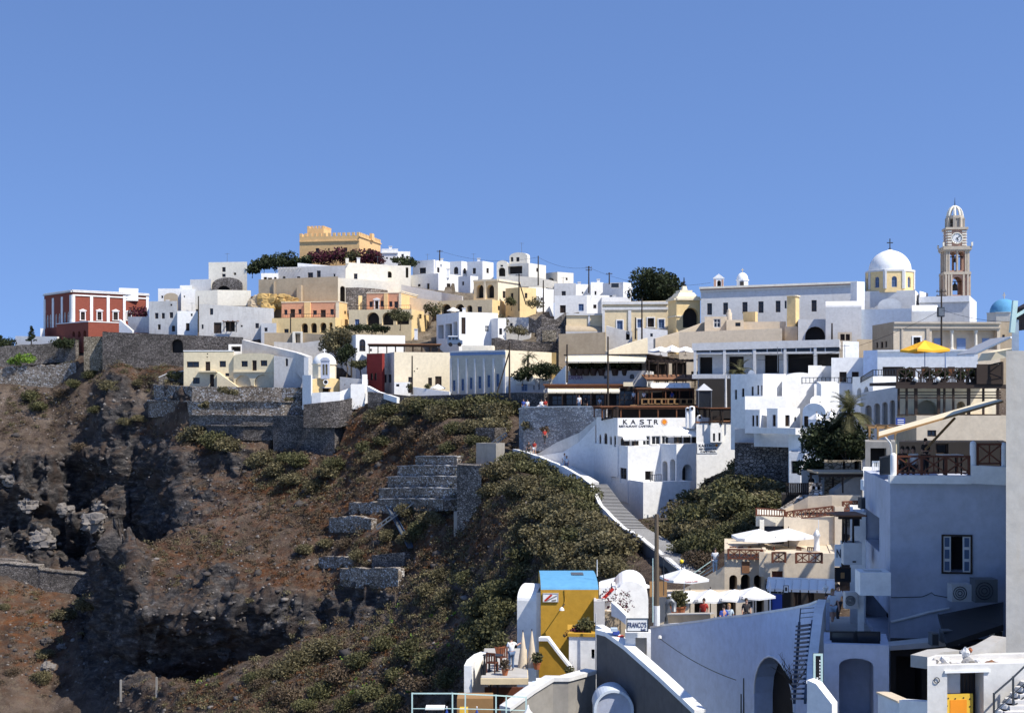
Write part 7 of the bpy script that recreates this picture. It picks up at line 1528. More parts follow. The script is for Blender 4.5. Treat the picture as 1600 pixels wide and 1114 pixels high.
GWl = strip('grey concrete wall with a pale coping at the bottom centre', [(795, 1111, 1230, 59), (835, 1082, 1230, 60), (864, 1064, 1230, 60.8), (888, 1064, 1230, 61), (914, 1057, 1230, 62), (931, 1052, 1230, 62.6)], .5, 'concrete', cap='lightgrey', capw=.08, caph=.16)
# round arch at the bottom
D2 = 59.5; k = pix(D2); rr = thing('round_arch', 'dark round arch with a pale blue rim at the bottom edge', 'arch', P(959, 1114, D2)); c = P(959, 1108, D2); mb = MB()
for i in range(20):
    a, b = math.pi*i/20, math.pi*(i+1)/20; q = lambda r, t, o: c+Vector((r*k*math.cos(t), -o, r*k*math.sin(t)*1.0)); mb.poly([q(31, a, .1), q(31, b, .1), q(27, b, .1), q(27, a, .1)]); mb.poly([q(31, a, -1.6), q(31, b, -1.6), q(31, b, .1), q(31, a, .1)]); mb.poly([q(27, a, .1), q(27, b, .1), q(27, b, -.3), q(27, a, -.3)])
for s in (-1, 1): mb.box(c+Vector((s*29*k-2*k, -.1, -4)), (4*k, 0, 0), (0, 1, 0), (0, 0, 4))
mb.build('rim', 'paleblue', rr); mb = MB(); mb.poly([c+Vector((27*k, .02, -4))]+[c+Vector((27*k*math.cos(math.pi*i/16), .02, 27*k*math.sin(math.pi*i/16))) for i in range(17)]+[c+Vector((-27*k, .02, -4))]); mb.build('infill', 'lilacshade', rr)
# small terrace at the lower left of the yellow house
tr_ = thing('roof_terrace', 'small roof terrace slab with a yellow edge left of the yellow house', 'terrace', P(752, 1069, 64)); mb = MB(); k = pix(64); mb.box(P(751, 1069, 63.5), (74*k, 0, 0), (0, 7.5, 0), (0, 0, 9*k)); mb.build('slab', 'paleyellow', tr_); mb = MB(); mb.box(P(752, 1059.8, 63.6), (72*k, 0, 0), (0, 7.4, 0), (0, 0, .05)); mb.build('paving', 'paving', tr_)
for x in (765, 776): mb = MB(); mb.box(P(x, 1125, 64), (.09, 0, 0), (0, .09, 0), (0, 0, 55*k)); mb.build('post', 'wooddark', tr_)
mb = MB(); mb.box(P(754, 1125, 68.5), (72*k, 0, 0), (0, .1, 0), (0, 0, 55*k)); mb.build('back_wall', 'reddoor', tr_)
strip('white curved side wall at the left of the small roof terrace', [(737, 1040, 1130, 64.5), (741, 1031, 1130, 65.5), (752, 1022, 1130, 67.5), (762, 1018, 1130, 69.5)], .35, 'white')
TY = lambda d: 620+(439.8*63.6-.05*F_)/d
for i, (x, yb2, h) in enumerate(((817, TY(66), 1.75), (831, TY(66), 1.8))):
    t = thing('folded_canopy', ('left' if i == 0 else 'right')+' beige folded cone canopy on the small roof terrace', 'parasol', P(x, yb2, 66)); mb = MB(); mb.lathe(P(x, yb2, 66), [(.26, 0), (.14, h*.5), (.03, h*.93), (0, h*.96)], 9); mb.build('canopy', 'beige', t, True); mb = MB(); mb.tube([P(x, yb2, 66), P(x, yb2, 66)+Vector((0, 0, h))], .02, 5); mb.build('pole', 'wooddark', t)
person('man in a white shirt and jeans leaning over the small roof terrace', 799, TY(65.2), 65.2, 1.55, 20, 'stand', 'clothwhite', 'clothjeans', arm={'r': 'out', 'l': 'fold'})
for x, lb in ((764, 'round black table at the left of the small roof terrace'), (776, 'second round dark table on the small roof terrace')):
    t = thing('bistro_table', lb, 'table', P(x, TY(65), 65)); mb = MB(); mb.lathe(P(x, TY(65), 65), [(.3, .74), (.3, .77), (0, .77)], 12); mb.build('tabletop', 'irondark', t); mb = MB(); mb.lathe(P(x, TY(65), 65), [(.2, 0), (.04, .06), (.03, .74)], 8); mb.build('pedestal', 'irondark', t)
for i, (x, d) in enumerate(((769, 64.8), (783, 66.2))): chair(('pale grey' if i == 0 else 'second pale')+' chair at the bistro tables of the small roof terrace', x, TY(d), d, 160+60*i, 'greyplaster')
pot_plant('terracotta pot with a thin plant on the small roof terrace', 789, TY(64.1), 64.1, .5, 'leafdry')
pot_plant('orange clay pot beside the beige folded canopies', 839, TY(65.5), 65.5, .55, 'leafgreen')
pot_plant('spiky agave pot behind the man in white', 781, TY(69), 69, .8, 'leafgreen')
for i, (x, y, h) in enumerate(((753, TY(64.2), .5), (757, TY(64.2), .95))): 
    t = thing('figurine', ('short' if i == 0 else 'tall')+' black figurine on the edge of the white curved wall', 'figurine', P(x, y, 64.2)); mb = MB(); mb.lathe(P(x, y, 64.2), [(.07, 0), (.09, h*.4), (.03, h*.7), (.06, h*.85), (0, h)], 8); mb.build('figure', 'black', t, True)
for i, (x, y) in enumerate(((826, 1074), (838, 1068))): boxthing('stone_step', ('lower' if i == 0 else 'upper')+' white stone step beside the grey concrete wall', 'step', x, x+17, y-5, y+6, 61.8, .6, 'white', 0)
boxthing('storage_chest', 'blue and white chest at the foot of the mustard stair wall', 'chest', 832, 849, 1067, 1082, 61.5, .5, 'clothpale', 0, 'whiteframe')
# foreground railing and table
railing('pale green pipe railing at the bottom edge', [(644, 1083, 1130, 57), (707, 1083, 1130, 57), (727, 1084, 1130, 57.2), (775, 1086, 1130, 57.5), (791, 1087, 1130, 57.7), (822, 1089, 1130, 58)], 'pipe', 'railgreen', postw=.045)
t = thing('terrace_floor', 'concrete terrace edge under the pale green railing', 'terrace', P(720, 1150, 57)); mb = MB(); mb.box(P(640, 1129, 56.6), (4.9, 0, 0), (0, 1.6, 0), (0, 0, -.3)); mb.build('slab', 'concrete', t)
boxthing('wooden_counter', 'orange-brown wooden counter behind the pale green railing', 'counter', 714, 770, 1091, 1132, 60.5, 1.2, 'woodpale', 0)
for x, y, m_, lb in ((698, 1106, 'clothblue', 'dark blue bottle on the lower terrace table'), (745, 1109, 'clothblue', 'second blue bottle by the wooden counter')):
    t = thing('bottle', lb, 'bottle', P(x, 1120, 58.5)); mb = MB(); mb.lathe(P(x, 1120, 58.5), [(.06, 0), (.06, .22), (.02, .3), (.02, .38), (0, .38)], 8); mb.build('glass', m_, t, True); mb = MB(); mb.lathe(P(x, 1120, 58.5)+Vector((0, 0, .38)), [(.03, 0), (.03, .07), (0, .07)], 8); mb.build('cap', 'clothwhite', t)
table('white table behind the pale green railing', 680, 1132, 59.5, None, 'canvas'); boxthing('food_crate', 'yellow crate on the lower terrace', 'crate', 718, 731, 1107, 1116, 58.2, .4, 'yellowboard', 0)
t = thing('finial_pot', 'white ornate finial pot at the bottom edge', 'pot', P(825, 1114, 55)); mb = MB(); mb.lathe(P(825, 1118, 55), [(.15, -.3), (.2, 0), (.18, .12), (.1, .2), (.05, .3), (.03, .42), (0, .45)], 10); mb.build('urn', 'white', t, True)
# ================================================================= middle clutter right of the beige cafe
pergola('olive timber pergola roof over the shaded patio', 1281, (3,), 1352, 737, 770, 100, 0, .22, 'wooddark', 'tan', nposts=3)
house('tan stone hut with a small doorway above the patio pergola', 1288, None, 1346, 719, 760, 104, 0, 'stonetan', dep=4, par=.05, F='Ro 1317 1321 719 735;Ro 1335 1343 719 740', roofm='stonetan')
strip('pale slanting stair wall above the tan hut', [(1305, 722, 740, 106), (1326, 707, 738, 107), (1347, 703, 738, 107.5)], .5, 'palewall')
strip('pale slanting wall inside the shaded patio', [(1304, 766, 785, 99.5), (1330, 748, 785, 100.5), (1347, 740, 785, 101)], .5, 'palewall')
house('grey stone patio wall with two small arches', 1264, None, 1285, 755, 800, 98.5, 0, 'stonepale', dep=1, par=.02, F='RA 1269 1274 759 765;RA 1277 1282 759 765', name='patio_wall', cat='wall', roofm='stonepale')
house('shaded grey back wall of the patio', 1252, None, 1360, 735, 800, 108, 0, 'greyplaster', dep=2, par=.05, F='Ra 1262 1275 745 765 n;Ro 1295 1303 745 757;Ro 1310 1317 745 757', name='patio_wall', cat='wall')
railing('dark palisade fence in front of the terrace base', [(1229, 755, 775, 104), (1264, 755, 775, 103)], 'bars', 'wooddark', .14, .1, name='palisade_fence', cat='fence')
house('dark shaded store under the palisade fence', 1221, None, 1266, 772, 800, 104.5, 0, 'interiorshade', dep=2, par=.02, fnd=3, name='store', cat='store')
strip('cream curved parapet of the cafe upper terrace', [(1222, 798, 806, 98), (1240, 788, 804, 98), (1262, 776, 800, 97.5), (1300, 774, 800, 97), (1345, 774, 800, 97)], .5, 'beige')
strip('rough pale stair rising behind the cream curved parapet', [(1232, 794, 806, 98.8), (1262, 774, 800, 99.5), (1280, 770, 800, 99.8)], 1, 'stonepale', jag=.15)
house('dark timber trellis room under the sloping roof at right', 1352, None, 1400, 690, 760, 80, -8, 'concrete', dep=4, par=.05, F='Ro 1360 1385 700 730', name='trellis_room', cat='room')
pergola('small yellowish timber trellis left of the roller awning', 1372, (2,), 1399, 664, 700, 84, 0, .14, 'woodpale', 'woodpale', nposts=2, slats=True)
house('blue-white wall with a railing left of the near terrace', 1349, None, 1392, 738, 830, 62, -6, 'white', dep=5, par=.1, fnd=6, F='Rw 1353 1360 751 754')
boxthing('water_tank', 'small white water tank with a dark lid left of the near house', 'tank', 1349, 1360, 750, 766, 60, .5, 'paleblue', 0)
boxthing('equipment_crate', 'dark equipment crate left of the near house', 'crate', 1346, 1372, 778, 795, 58, .6, 'irondark', 0)
railing('white pipe railing on the wall left of the near terrace', [(1364, 721, 739, 63), (1374, 721, 739, 62)], 'bars', 'whiteframe', .3, .04)
# ================================================================= poles and wires
pl_ = [('tall dark utility pole with a strut in front of the school wall', 796, 534, 622, 184, 0, (777, 613, .82)), ('dark utility pole with a leaning strut by the yellow villa', 811, 428, 486, 228, 1, (822, 476, .8)),
 ('thick dark utility pole beside the white skyline row', 849, 438, 498, 222, 0, None), ('thin skyline pole behind the cream loggia house', 841, 400, 446, 248, 0, None), ('tall skyline pole with insulators near the big round tree', 920, 416, 458, 242, 2, None),
 ('short pole on the roof of the wide window skyline house', 687, 391, 408, 262, 1, None), ('tall dark pole in front of the yellow neoclassical building', 1003, 466, 530, 203, 0, None), ('short dark pole left of the blue shutters', 993, 496, 530, 204, 0, None),
 ('tallest utility pole rising in front of the upper restaurant', 950, 526, 640, 165, 0, None), ('utility pole with transformer box before the church nave', 1471, 452, 548, 150, 2, None), ('thin pole in front of the left orange house', 454, 490, 536, 231, 0, None), ('thin pole in front of the large cream house', 644, 556, 616, 200.5, 0, None),
 ('tall thin pole at the rough white house', 310, 463, 519, 239, 0, None), ('thin pole right of the upper restaurant lettering', 886, 538, 598, 171.5, 0, None), ('thin pole beside the grey beige gate house', 1300, 505, 532, 182, 0, None), ('leaning pole behind the chapel tree', 549, 560, 590, 213, 0, None), ('short roof pole by the skyline corner house', 952, 426, 444, 247, 1, None)]
for lb, x, yt, yb2, d, ar_, st_ in pl_: pole(lb, x, yt, yb2, d, .13 if d > 160 else .11, 'pole', ar_, st_)
boxthing('transformer', 'round grey transformer box hung on the church pole', 'transformer', 1466, 1476, 480, 495, 149.6, .5, 'irondark', 0, 'metal')
cable('power cable from the wide window house to the cream skyline houses', P(687, 392, 262), P(841, 402, 248), 1.2)
cable('power cable between the two skyline poles', P(841, 402, 248), P(920, 418, 242), .8)
cable('power cable from the skyline pole towards the gate tower', P(920, 418, 242), P(1110, 442, 208), 1.5)
cable('long power cable from the church pole to the right border', P(1471, 484, 150), P(1580, 503, 130), .3)
cable('long power cable from the church pole down to the modern building', P(1466, 487, 150), P(1180, 562, 162), 1.5)
cable('thin cable sloping across the blue shaded wall', P(1031, 997, 70.6), P(1150, 1062, 63.5), .2)

# roof clutter on the hilltop houses
for i, (x, y, d) in enumerate([(690, 408, 264), (748, 410, 262), (700, 429, 257), (905, 445, 252), (935, 443, 252), (880, 464, 248), (960, 466, 240), (610, 391, 272), (560, 412, 253), (262, 473, 247), (725, 489, 226), (650, 525, 220)]):
    t = thing('chimney', 'small white chimney pot on a hilltop house roof', 'chimney', P(x, y+3, d), 'chimneys on the hilltop roofs'); b = P(x, y+3, d); mb = MB(); mb.cbox(b+Vector((0, 0, -.3)), .5, .5, 1.0+.3*(i % 3)); mb.build('shaft', 'white', t); mb = MB(); mb.cbox(b+Vector((0, 0, .7+.3*(i % 3))), .66, .66, .12); mb.build('cap', 'oldwhite', t)
for i, (x, y, d) in enumerate([(668, 407, 266), (740, 409, 263), (815, 395, 259), (880, 444, 250), (985, 442, 249), (355, 411, 266), (590, 411, 254), (300, 487, 244), (1215, 573, 141), (1320, 560, 139)]):
    t = thing('roof_aerial', 'thin metal aerial on a white house roof', 'aerial', P(x, y+2, d), 'aerials on the house roofs'); b = P(x, y+2, d); mb = MB(); h = 1.5+.3*(i % 3); mb.tube([b-Vector((0, 0, .4)), b+Vector((0, 0, h))], .03, 5); mb.build('mast', 'metal', t); mb = MB(); beam(mb, b+Vector((-.45, 0, h-.15)), b+Vector((.45, 0, h-.15)), .03)
    for q in range(5): beam(mb, b+Vector((-.4+.2*q, -.25, h-.15)), b+Vector((-.4+.2*q, .25, h-.15)), .02)
    mb.build('dipoles', 'metal', t)

for i, x in enumerate((1410, 1420, 1452, 1474, 1500, 1522, 1534, 1548)): pot_plant(('first', 'second', 'third', 'fourth', 'fifth', 'sixth', 'seventh', 'eighth')[i]+' dark planter from the left behind the deck balustrade', x, 602, D_DECK+.1, .8, 'leafdark', 'wooddark', 'planter')
for i, x in enumerate((1440, 1461, 1481, 1509)): boxthing('deck_panel', ('first', 'second', 'third', 'fourth')[i]+' dark timber seat back from the left on the open deck', 'bench', x, x+11, 573+(i % 2), 588, D_DECK+.5, .1, 'wooddark', 0, 'wood')
# ================================================================= terrain
KEY = {  # photo column: 17 (row, distance) levels from the hidden foreground up to behind the ridge
-260: [(1900,60),(1500,120),(1250,165),(1114,185),(1060,191),(1000,199),(930,210),(900,214),(873,220),(865,222),(712,229),(678,236),(645,241),(585,248),(552,258),(552,275),(700,420)],
0:    [(1900,60),(1500,120),(1250,165),(1114,185),(1060,191),(1000,199),(930,210),(900,214),(873,220),(865,222),(712,229),(678,236),(645,241),(588,248),(552,257),(552,275),(700,420)],
80:   [(1900,60),(1500,120),(1250,165),(1114,187),(1060,193),(1000,200),(935,212),(905,216),(874,222),(866,224),(700,231),(672,236),(640,240),(590,246),(550,255),(550,272),(700,420)],
135:  [(1900,60),(1500,120),(1250,163),(1114,184),(1060,192),(1000,200),(940,212),(910,217),(880,222),(872,224),(690,231),(640,235),(600,239),(570,243),(550,249),(535,265),(700,420)],
168:  [(1900,60),(1500,118),(1250,158),(1114,180),(1060,186),(1000,190),(930,190),(900,192),(875,195),(873,224),(700,230),(640,232),(604,235),(570,241),(552,246),(530,262),(700,420)],
215:  [(1900,60),(1500,115),(1250,150),(1114,170),(1075,175),(1050,183),(960,176),(910,182),(862,188),(866,222),(715,228),(662,229),(622,231),(580,238),(553,245),(522,260),(700,420)],
290:  [(1900,60),(1500,110),(1250,140),(1114,160),(1076,165),(1076,184),(960,175),(890,185),(832,194),(826,199),(735,210),(692,213.5),(660,215.5),(618,216.5),(570,240),(515,258),(700,420)],
400:  [(1900,60),(1500,105),(1250,133),(1114,152),(1032,162),(1032,178),(945,175),(870,185),(800,195),(775,200),(740,203),(712,206),(692,208),(630,213),(548,235),(446,264),(700,420)],
500:  [(1900,60),(1500,105),(1250,130),(1114,149),(1012,161),(992,171),(940,174),(870,182),(800,190),(770,194),(735,198),(704,201),(680,203),(640,206),(560,228),(426,264),(700,420)],
600:  [(1900,60),(1500,100),(1250,125),(1114,143),(1010,154),(950,162),(900,168),(850,174),(800,180),(762,185),(724,189),(692,192),(664,195),(632,199),(598,216),(430,262),(700,420)],
700:  [(1900,60),(1500,95),(1250,116),(1114,133),(1010,143),(950,150),(900,156),(850,162),(800,168),(760,172),(720,176),(690,179),(660,184),(634,191),(606,212),(442,256),(700,420)],
800:  [(2000,45),(1600,80),(1300,100),(1114,113),(1010,124),(960,130),(910,136),(860,142),(810,148),(772,153),(735,158),(728,163),(712,172),(650,182),(608,205),(456,250),(700,420)],
900:  [(2100,30),(1700,65),(1350,84),(1114,96),(1010,110),(960,116),(910,122),(860,128),(822,133),(795,138),(772,142),(775,147),(752,160),(690,172),(590,195),(500,238),(700,420)],
980:  [(2200,22),(1800,45),(1420,70),(1150,84),(1020,97),(962,103),(928,109),(898,113),(874,118),(856,123),(838,130),(818,141),(800,150),(670,165),(600,188),(505,232),(700,420)],
1060: [(2200,18),(1850,35),(1500,60),(1180,76),(1030,88),(968,94),(950,98),(922,102),(890,110),(864,118),(838,128),(814,138),(790,147),(665,163),(600,184),(510,226),(700,420)],
1150: [(2200,16),(1850,30),(1500,52),(1240,68),(1090,80),(1000,88),(950,94),(885,103),(846,109),(806,116),(775,124),(772,131),(762,141),(700,155),(620,178),(545,205),(700,420)],
1250: [(2200,15),(1850,28),(1500,48),(1300,60),(1150,72),(1040,84),(970,92),(900,100),(850,106),(812,111),(785,117),(765,124),(742,133),(690,146),(600,170),(555,190),(700,420)],
1400: [(2200,15),(1850,26),(1550,42),(1400,52),(1280,60),(1160,68),(1060,80),(980,90),(900,98),(860,104),(820,112),(780,120),(750,128),(700,140),(600,160),(560,182),(700,420)],
1700: [(2200,15),(1850,26),(1550,42),(1420,52),(1300,60),(1180,68),(1080,80),(990,90),(920,98),(870,104),(830,112),(790,120),(760,128),(710,140),(620,160),(580,182),(700,420)],
2000: [(2200,15),(1850,26),(1550,42),(1420,52),(1300,60),(1180,68),(1080,80),(990,90),(920,98),(870,104),(830,112),(790,120),(760,128),(710,140),(620,160),(580,182),(700,420)]}
kx = np.array(sorted(KEY)); kt = np.array([KEY[x] for x in sorted(KEY)], float)
cols = np.concatenate([np.arange(-260, -20, 6.0), np.arange(-20, 1240, 2.0), np.arange(1240, 2000.1, 9.0)])
segs = [6, 6, 14, 40, 34, 46, 36, 36, 24, 66, 30, 26, 34, 34, 26, 8]
NC = len(cols)
def smooth(xq, a):   # monotone-ish cubic blend between key columns
    i = np.clip(np.searchsorted(kx, xq)-1, 0, len(kx)-2); t = (xq-kx[i])/(kx[i+1]-kx[i]); t = np.clip(t, 0, 1); t2 = t*t*(3-2*t); t = .5*t+.5*t2
    return a[i]*(1-t)+a[i+1]*t
KY = np.stack([smooth(cols, kt[:, k, 0]) for k in range(17)], 1); KD = np.stack([smooth(cols, kt[:, k, 1]) for k in range(17)], 1)
rows_y, rows_d = [], []
for k in range(16):
    for j in range(segs[k]):
        t = j/segs[k]; rows_y.append(KY[:, k]*(1-t)+KY[:, k+1]*t); rows_d.append(KD[:, k]*(1-t)+KD[:, k+1]*t)
rows_y.append(KY[:, 16]); rows_d.append(KD[:, 16])
PY, PD = np.array(rows_y), np.array(rows_d); PXg = np.broadcast_to(cols, PY.shape); NR = len(PY)
V = np.stack([(PXg-CX)/F_*PD, PD, (HY-PY)/F_*PD], -1)
def normals(V):
    du = np.gradient(V, axis=1); dv = np.gradient(V, axis=0); n = np.cross(du, dv); return n/np.maximum(np.linalg.norm(n, axis=-1, keepdims=True), 1e-9)
def blob(x, y, rx, ry, soft=.35):
    d = np.sqrt(((PXg-x)/rx)**2+((PY-y)/ry)**2); return np.clip((1+soft-d)/(2*soft), 0, 1)
rmask = np.zeros(PY.shape)
for b in ((30,800,120,95),(130,795,80,100),(230,780,120,60),(190,660,34,80),(240,725,80,45),(300,960,150,60),(230,1000,80,90),(430,960,110,42),(200,900,40,60),(165,970,45,130),(330,905,60,25),(560,945,70,28),(370,720,28,26),(270,610,22,18)): rmask = np.maximum(rmask, blob(*b))
near = np.clip((PD-25)/40, .15, 1)*np.where(PD > 300, .3, 1)
x, y, z = V[..., 0], V[..., 1], V[..., 2]
n0 = normals(V)
soil = .55*fbm(x/7, y/7, z/7, 4, 3)+.22*fbm(x/1.7, y/1.7, z/1.7, 3, 9)
g1 = ridged(x/9+.4*fbm(x/5, y/5, z/5, 2, 5), y/9, z/26, 4, 21)          # upright gullies in the cliffs
g2 = fbm(x/3.2+z/9, y/3.2, z/1.6-x/6, 4, 33)                          # tilted strata
g3 = fbm(x/11, y/11, z/9, 3, 41)
ramp_h = np.clip((PY-690)/30, 0, 1)*np.clip((890-PY)/25, 0, 1)*np.clip((250-PXg)/60, 0, 1)
g4 = ridged(x/2.6, y/2.6, z/3.4, 3, 57)
crag = rmask*(2.0*(g1-.25)+1.3*g2+1.5*g3+1.1*(g4-.3))+ramp_h*rmask*(5.0*(g1-.35)+4.2*(ridged(x/5.2, y/5.2, z/17, 3, 71)-.35)+1.4*g2)
spur = blob(188, 655, 30, 75, .6)*3.2+blob(240, 722, 60, 26, .6)*2.0+blob(170, 840, 34, 26)*2.4+blob(75, 850, 30, 30)*2.2
disp = ((1-rmask)*soil+crag)*near*np.where(PY < 575, .3, 1)
V = V+n0*disp[..., None]*np.array([1, 1, 1]) + np.stack([0*spur, -spur, .15*spur], -1)
# level ground under every house
fx = V.reshape(-1, 3)
for O, u, v, W, L, zb in FOOT:
    dx, dy = fx[:, 0]-O.x, fx[:, 1]-O.y; s = dx*u.x+dy*u.y; t = dx*v.x+dy*v.y
    m = (s > -1.2) & (s < W+1.2) & (t > -1.2) & (t < L+1.0); fx[m, 2] = np.minimum(fx[m, 2], zb-.25)
V = fx.reshape(V.shape)
idx = np.arange(NR*NC).reshape(NR, NC); q = np.stack([idx[:-1, :-1], idx[:-1, 1:], idx[1:, 1:], idx[1:, :-1]], -1).reshape(-1, 4)
m, nt, b = newmat('hillside')
at = nd(nt, 'Attribute', attribute_name='rock'); at2 = nd(nt, 'Attribute', attribute_name='rust'); at3 = nd(nt, 'Attribute', attribute_name='town'); p = pos(nt)
soilc = ramp(nt, noise(nt, p, .22, 6, .62), [(.33, (.052, .036, .028)), (.5, (.105, .076, .058)), (.68, (.175, .135, .108))])
rustc = ramp(nt, noise(nt, p, .5, 5, .6), [(.35, (.085, .038, .020)), (.7, (.19, .080, .034))])
rn = nd(nt, 'Math', operation='MULTIPLY'); lk(nt, at2.outputs['Fac'], rn.inputs[0]); lk(nt, ramp(nt, noise(nt, p, .35, 5, .7), [(.42, 0), (.6, 1)]), rn.inputs[1])
c = mixc(nt, rn.outputs[0], soilc, rustc)
dry = ramp(nt, noise(nt, p, .9, 5, .7), [(.52, 0), (.62, 1)]); dn = nd(nt, 'Math', operation='MULTIPLY'); lk(nt, dry, dn.inputs[0]); dn.inputs[1].default_value = .45
c = mixc(nt, dn.outputs[0], c, (.19, .15, .105))
# pale stones lying in the soil
vo = nd(nt, 'TexVoronoi'); vo.inputs['Scale'].default_value = 1.9; lk(nt, p, vo.inputs['Vector']); sc_ = nd(nt, 'SeparateColor'); lk(nt, vo.outputs['Color'], sc_.inputs[0])
stn = nd(nt, 'Math', operation='MULTIPLY'); lk(nt, ramp(nt, sc_.outputs[0], [(.80, 0), (.84, 1)]), stn.inputs[0]); lk(nt, ramp(nt, vo.outputs['Distance'], [(.22, 1), (.34, 0)]), stn.inputs[1])
stn2 = nd(nt, 'Math', operation='MULTIPLY'); lk(nt, stn.outputs[0], stn2.inputs[0]); lk(nt, ramp(nt, noise(nt, p, .12, 3, .6), [(.45, 0), (.62, 1)]), stn2.inputs[1])
c = mixc(nt, stn2.outputs[0], c, (.30, .26, .23))
mp = pos(nt, 1, 1, 2.6); rk = ramp(nt, noise(nt, mp, .55, 8, .7), [(.32, (.018, .018, .020)), (.48, (.050, .047, .048)), (.60, (.115, .105, .10)), (.73, (.31, .29, .285))])
rk = mixc(nt, ramp(nt, noise(nt, p, .3, 4), [(.5, 0), (.7, .7)]), rk, (.078, .052, .038))
c = mixc(nt, at.outputs['Fac'], c, rk)
c = mixc(nt, at3.outputs['Fac'], c, ramp(nt, noise(nt, p, .6, 5, .65), [(.35, (.12, .095, .07)), (.7, (.30, .25, .19))]))
lk(nt, c, b.inputs['Base Color']); b.inputs['Roughness'].default_value = .97; b.inputs['Specular IOR Level'].default_value = .1
bump(nt, b, noise(nt, p, 1.6, 9, .72), 1.0, .8)
terr = npmesh('hillside_terrain', V.reshape(-1, 3), q, 'hillside', None, True); terr['kind'] = 'structure'; tag(terr, 'steep dry brown hillside with dark volcanic cliffs', None)
nn = normals(V); steep = np.clip((.55-nn[..., 2])/.3, 0, 1)
rk_m = np.clip(rmask*np.where(nn[..., 2] > .78, .35, 1)+.25*steep*(rmask > .01), 0, 1)
rust = np.zeros(PY.shape)
for b_ in ((300,690,90,20),(240,680,60,16),(430,760,110,35),(330,800,90,40),(560,680,60,45),(520,790,120,50),(640,720,90,40),(650,860,140,40),(40,980,70,90),(20,920,40,14),(340,1090,110,22),(760,830,80,50),(230,570,80,26),(300,890,120,40),(450,900,120,40)): rust = np.maximum(rust, blob(*b_, .6))
town = np.clip((PD-205)/15, 0, 1)*np.clip((PXg-395)/40, 0, 1)*np.clip((560-PY)/20, 0, 1)
town = np.maximum(town, np.clip((PXg-880)/60, 0, 1)*np.clip((PD-150)/20, 0, 1))
for nm_, a_ in (('rock', rk_m), ('rust', rust), ('town', town)):
    at_ = terr.data.attributes.new(nm_, 'FLOAT', 'POINT'); at_.data.foreach_set('value', a_.astype(np.float32).ravel())
# projected rows for placing plants on the visible surface
SPX = CX+F_*V[..., 0]/V[..., 1]; SPY = HY-F_*V[..., 2]/V[..., 1]
def ground(px, py):
    j = int(np.clip(np.searchsorted(cols, px), 0, NC-1)); col = SPY[:, j]; run = np.minimum.accumulate(col)
    k = int(np.argmax(run <= py)); return V[k, j], nn[k, j], rk_m[k, j]
# ------------------------------------------------------------------ scrub: uncountable low plants
def scrub(name, label, mat, n, dens, srange, per, leaf, flat_=.55, box=(-20, 1240, 560, 1130), up=.6):
    C = []; tries = 0; got = 0
    while got < n and tries < n*14:
        tries += 1; px, py = random.uniform(box[0], box[1]), random.uniform(box[2], box[3])
        d = dens(px, py)
        if random.random() > d: continue
        p, nv, rk_ = ground(px, py)
        if nv[2] < .30 or random.random() < rk_*.85: continue
        if p[1] > 256 or p[1] < 84: continue
        if len(C) and False: continue
        s = random.uniform(*srange)*(1.5 if random.random() < .12 else 1); c = cloud(per, p+np.array([0, 0, s*.18]), (s, s, s*flat_), .25); C.append(c); got += 1
    Vv, Q = leafquads(np.concatenate(C), leaf, up); o = npmesh(name, Vv, Q, mat); return tag(o, label, None, None, 'stuff')
E_ = lambda px, py, L: max([0]+[w*max(0, 1-math.sqrt(((px-x)/rx)**2+((py-y)/ry)**2))**.5 for x, y, rx, ry, w in L])
NZT = {}
def nz(px, py, s, k):
    if k not in NZT:
        gx, gy = np.meshgrid(np.arange(-40, 1300, 4.0), np.arange(540, 1150, 4.0)); NZT[k] = fbm(gx/s, gy/s, gx*0+k*7.3, 3)
    return float(NZT[k][int((py-540)/4), int((px+40)/4)])
STP = np.array([(905, 745), (921, 757), (937, 791), (971, 826), (1000, 846), (1030, 870), (1062, 893)], float); STP = np.concatenate([STP[i]+(STP[i+1]-STP[i])*np.linspace(0, 1, 12)[:, None] for i in range(6)])
inside = lambda px, py: 0 if (px > 890 and np.abs(STP-np.array([px-6, py-2])).max(1).min() < 20) else 0 if (px > 805 and py < 700) or (px > 1000 and py < 745) or (px > 575 and py < 618) or (280 < px < 480 and py < 606) or (px > 900 and py > 900) else 1
brownL = [(330,690,160,60,.6),(430,780,200,80,.9),(560,760,200,100,1),(650,880,220,80,.9),(600,690,120,70,1),(330,870,160,70,.6),(230,570,120,45,1),(60,640,120,80,.35),(700,720,120,80,.8),(330,1085,150,30,.6),(60,980,90,120,.25),(760,830,110,80,.8),(560,1040,260,90,1),(430,1090,200,40,1)]
scrub('dry_scrub', 'dry brown scrub covering the hillside', 'leafdry', 2900, lambda px, py: inside(px, py)*E_(px, py, brownL)*(.55+nz(px, py, 40, 1)), (.3, .75), 64, .10)
rustL = [(300,690,100,22,.9),(560,680,70,50,1),(430,760,130,45,.9),(640,850,120,50,.9),(340,1088,110,24,.7),(600,1010,200,60,.5),(300,890,110,40,.4),(720,800,80,60,.6),(640,700,120,60,.7),(480,1060,160,40,.6),(30,920,60,16,.6),(520,800,150,60,.7),(640,720,80,50,.8),(240,565,80,30,.7),(460,900,140,30,.4)]
scrub('rust_scrub', 'rust coloured dry grass on the hillside', 'leafrust', 1700, lambda px, py: inside(px, py)*E_(px, py, rustL)*(.5+nz(px, py, 30, 2)), (.28, .6), 50, .085, .4)
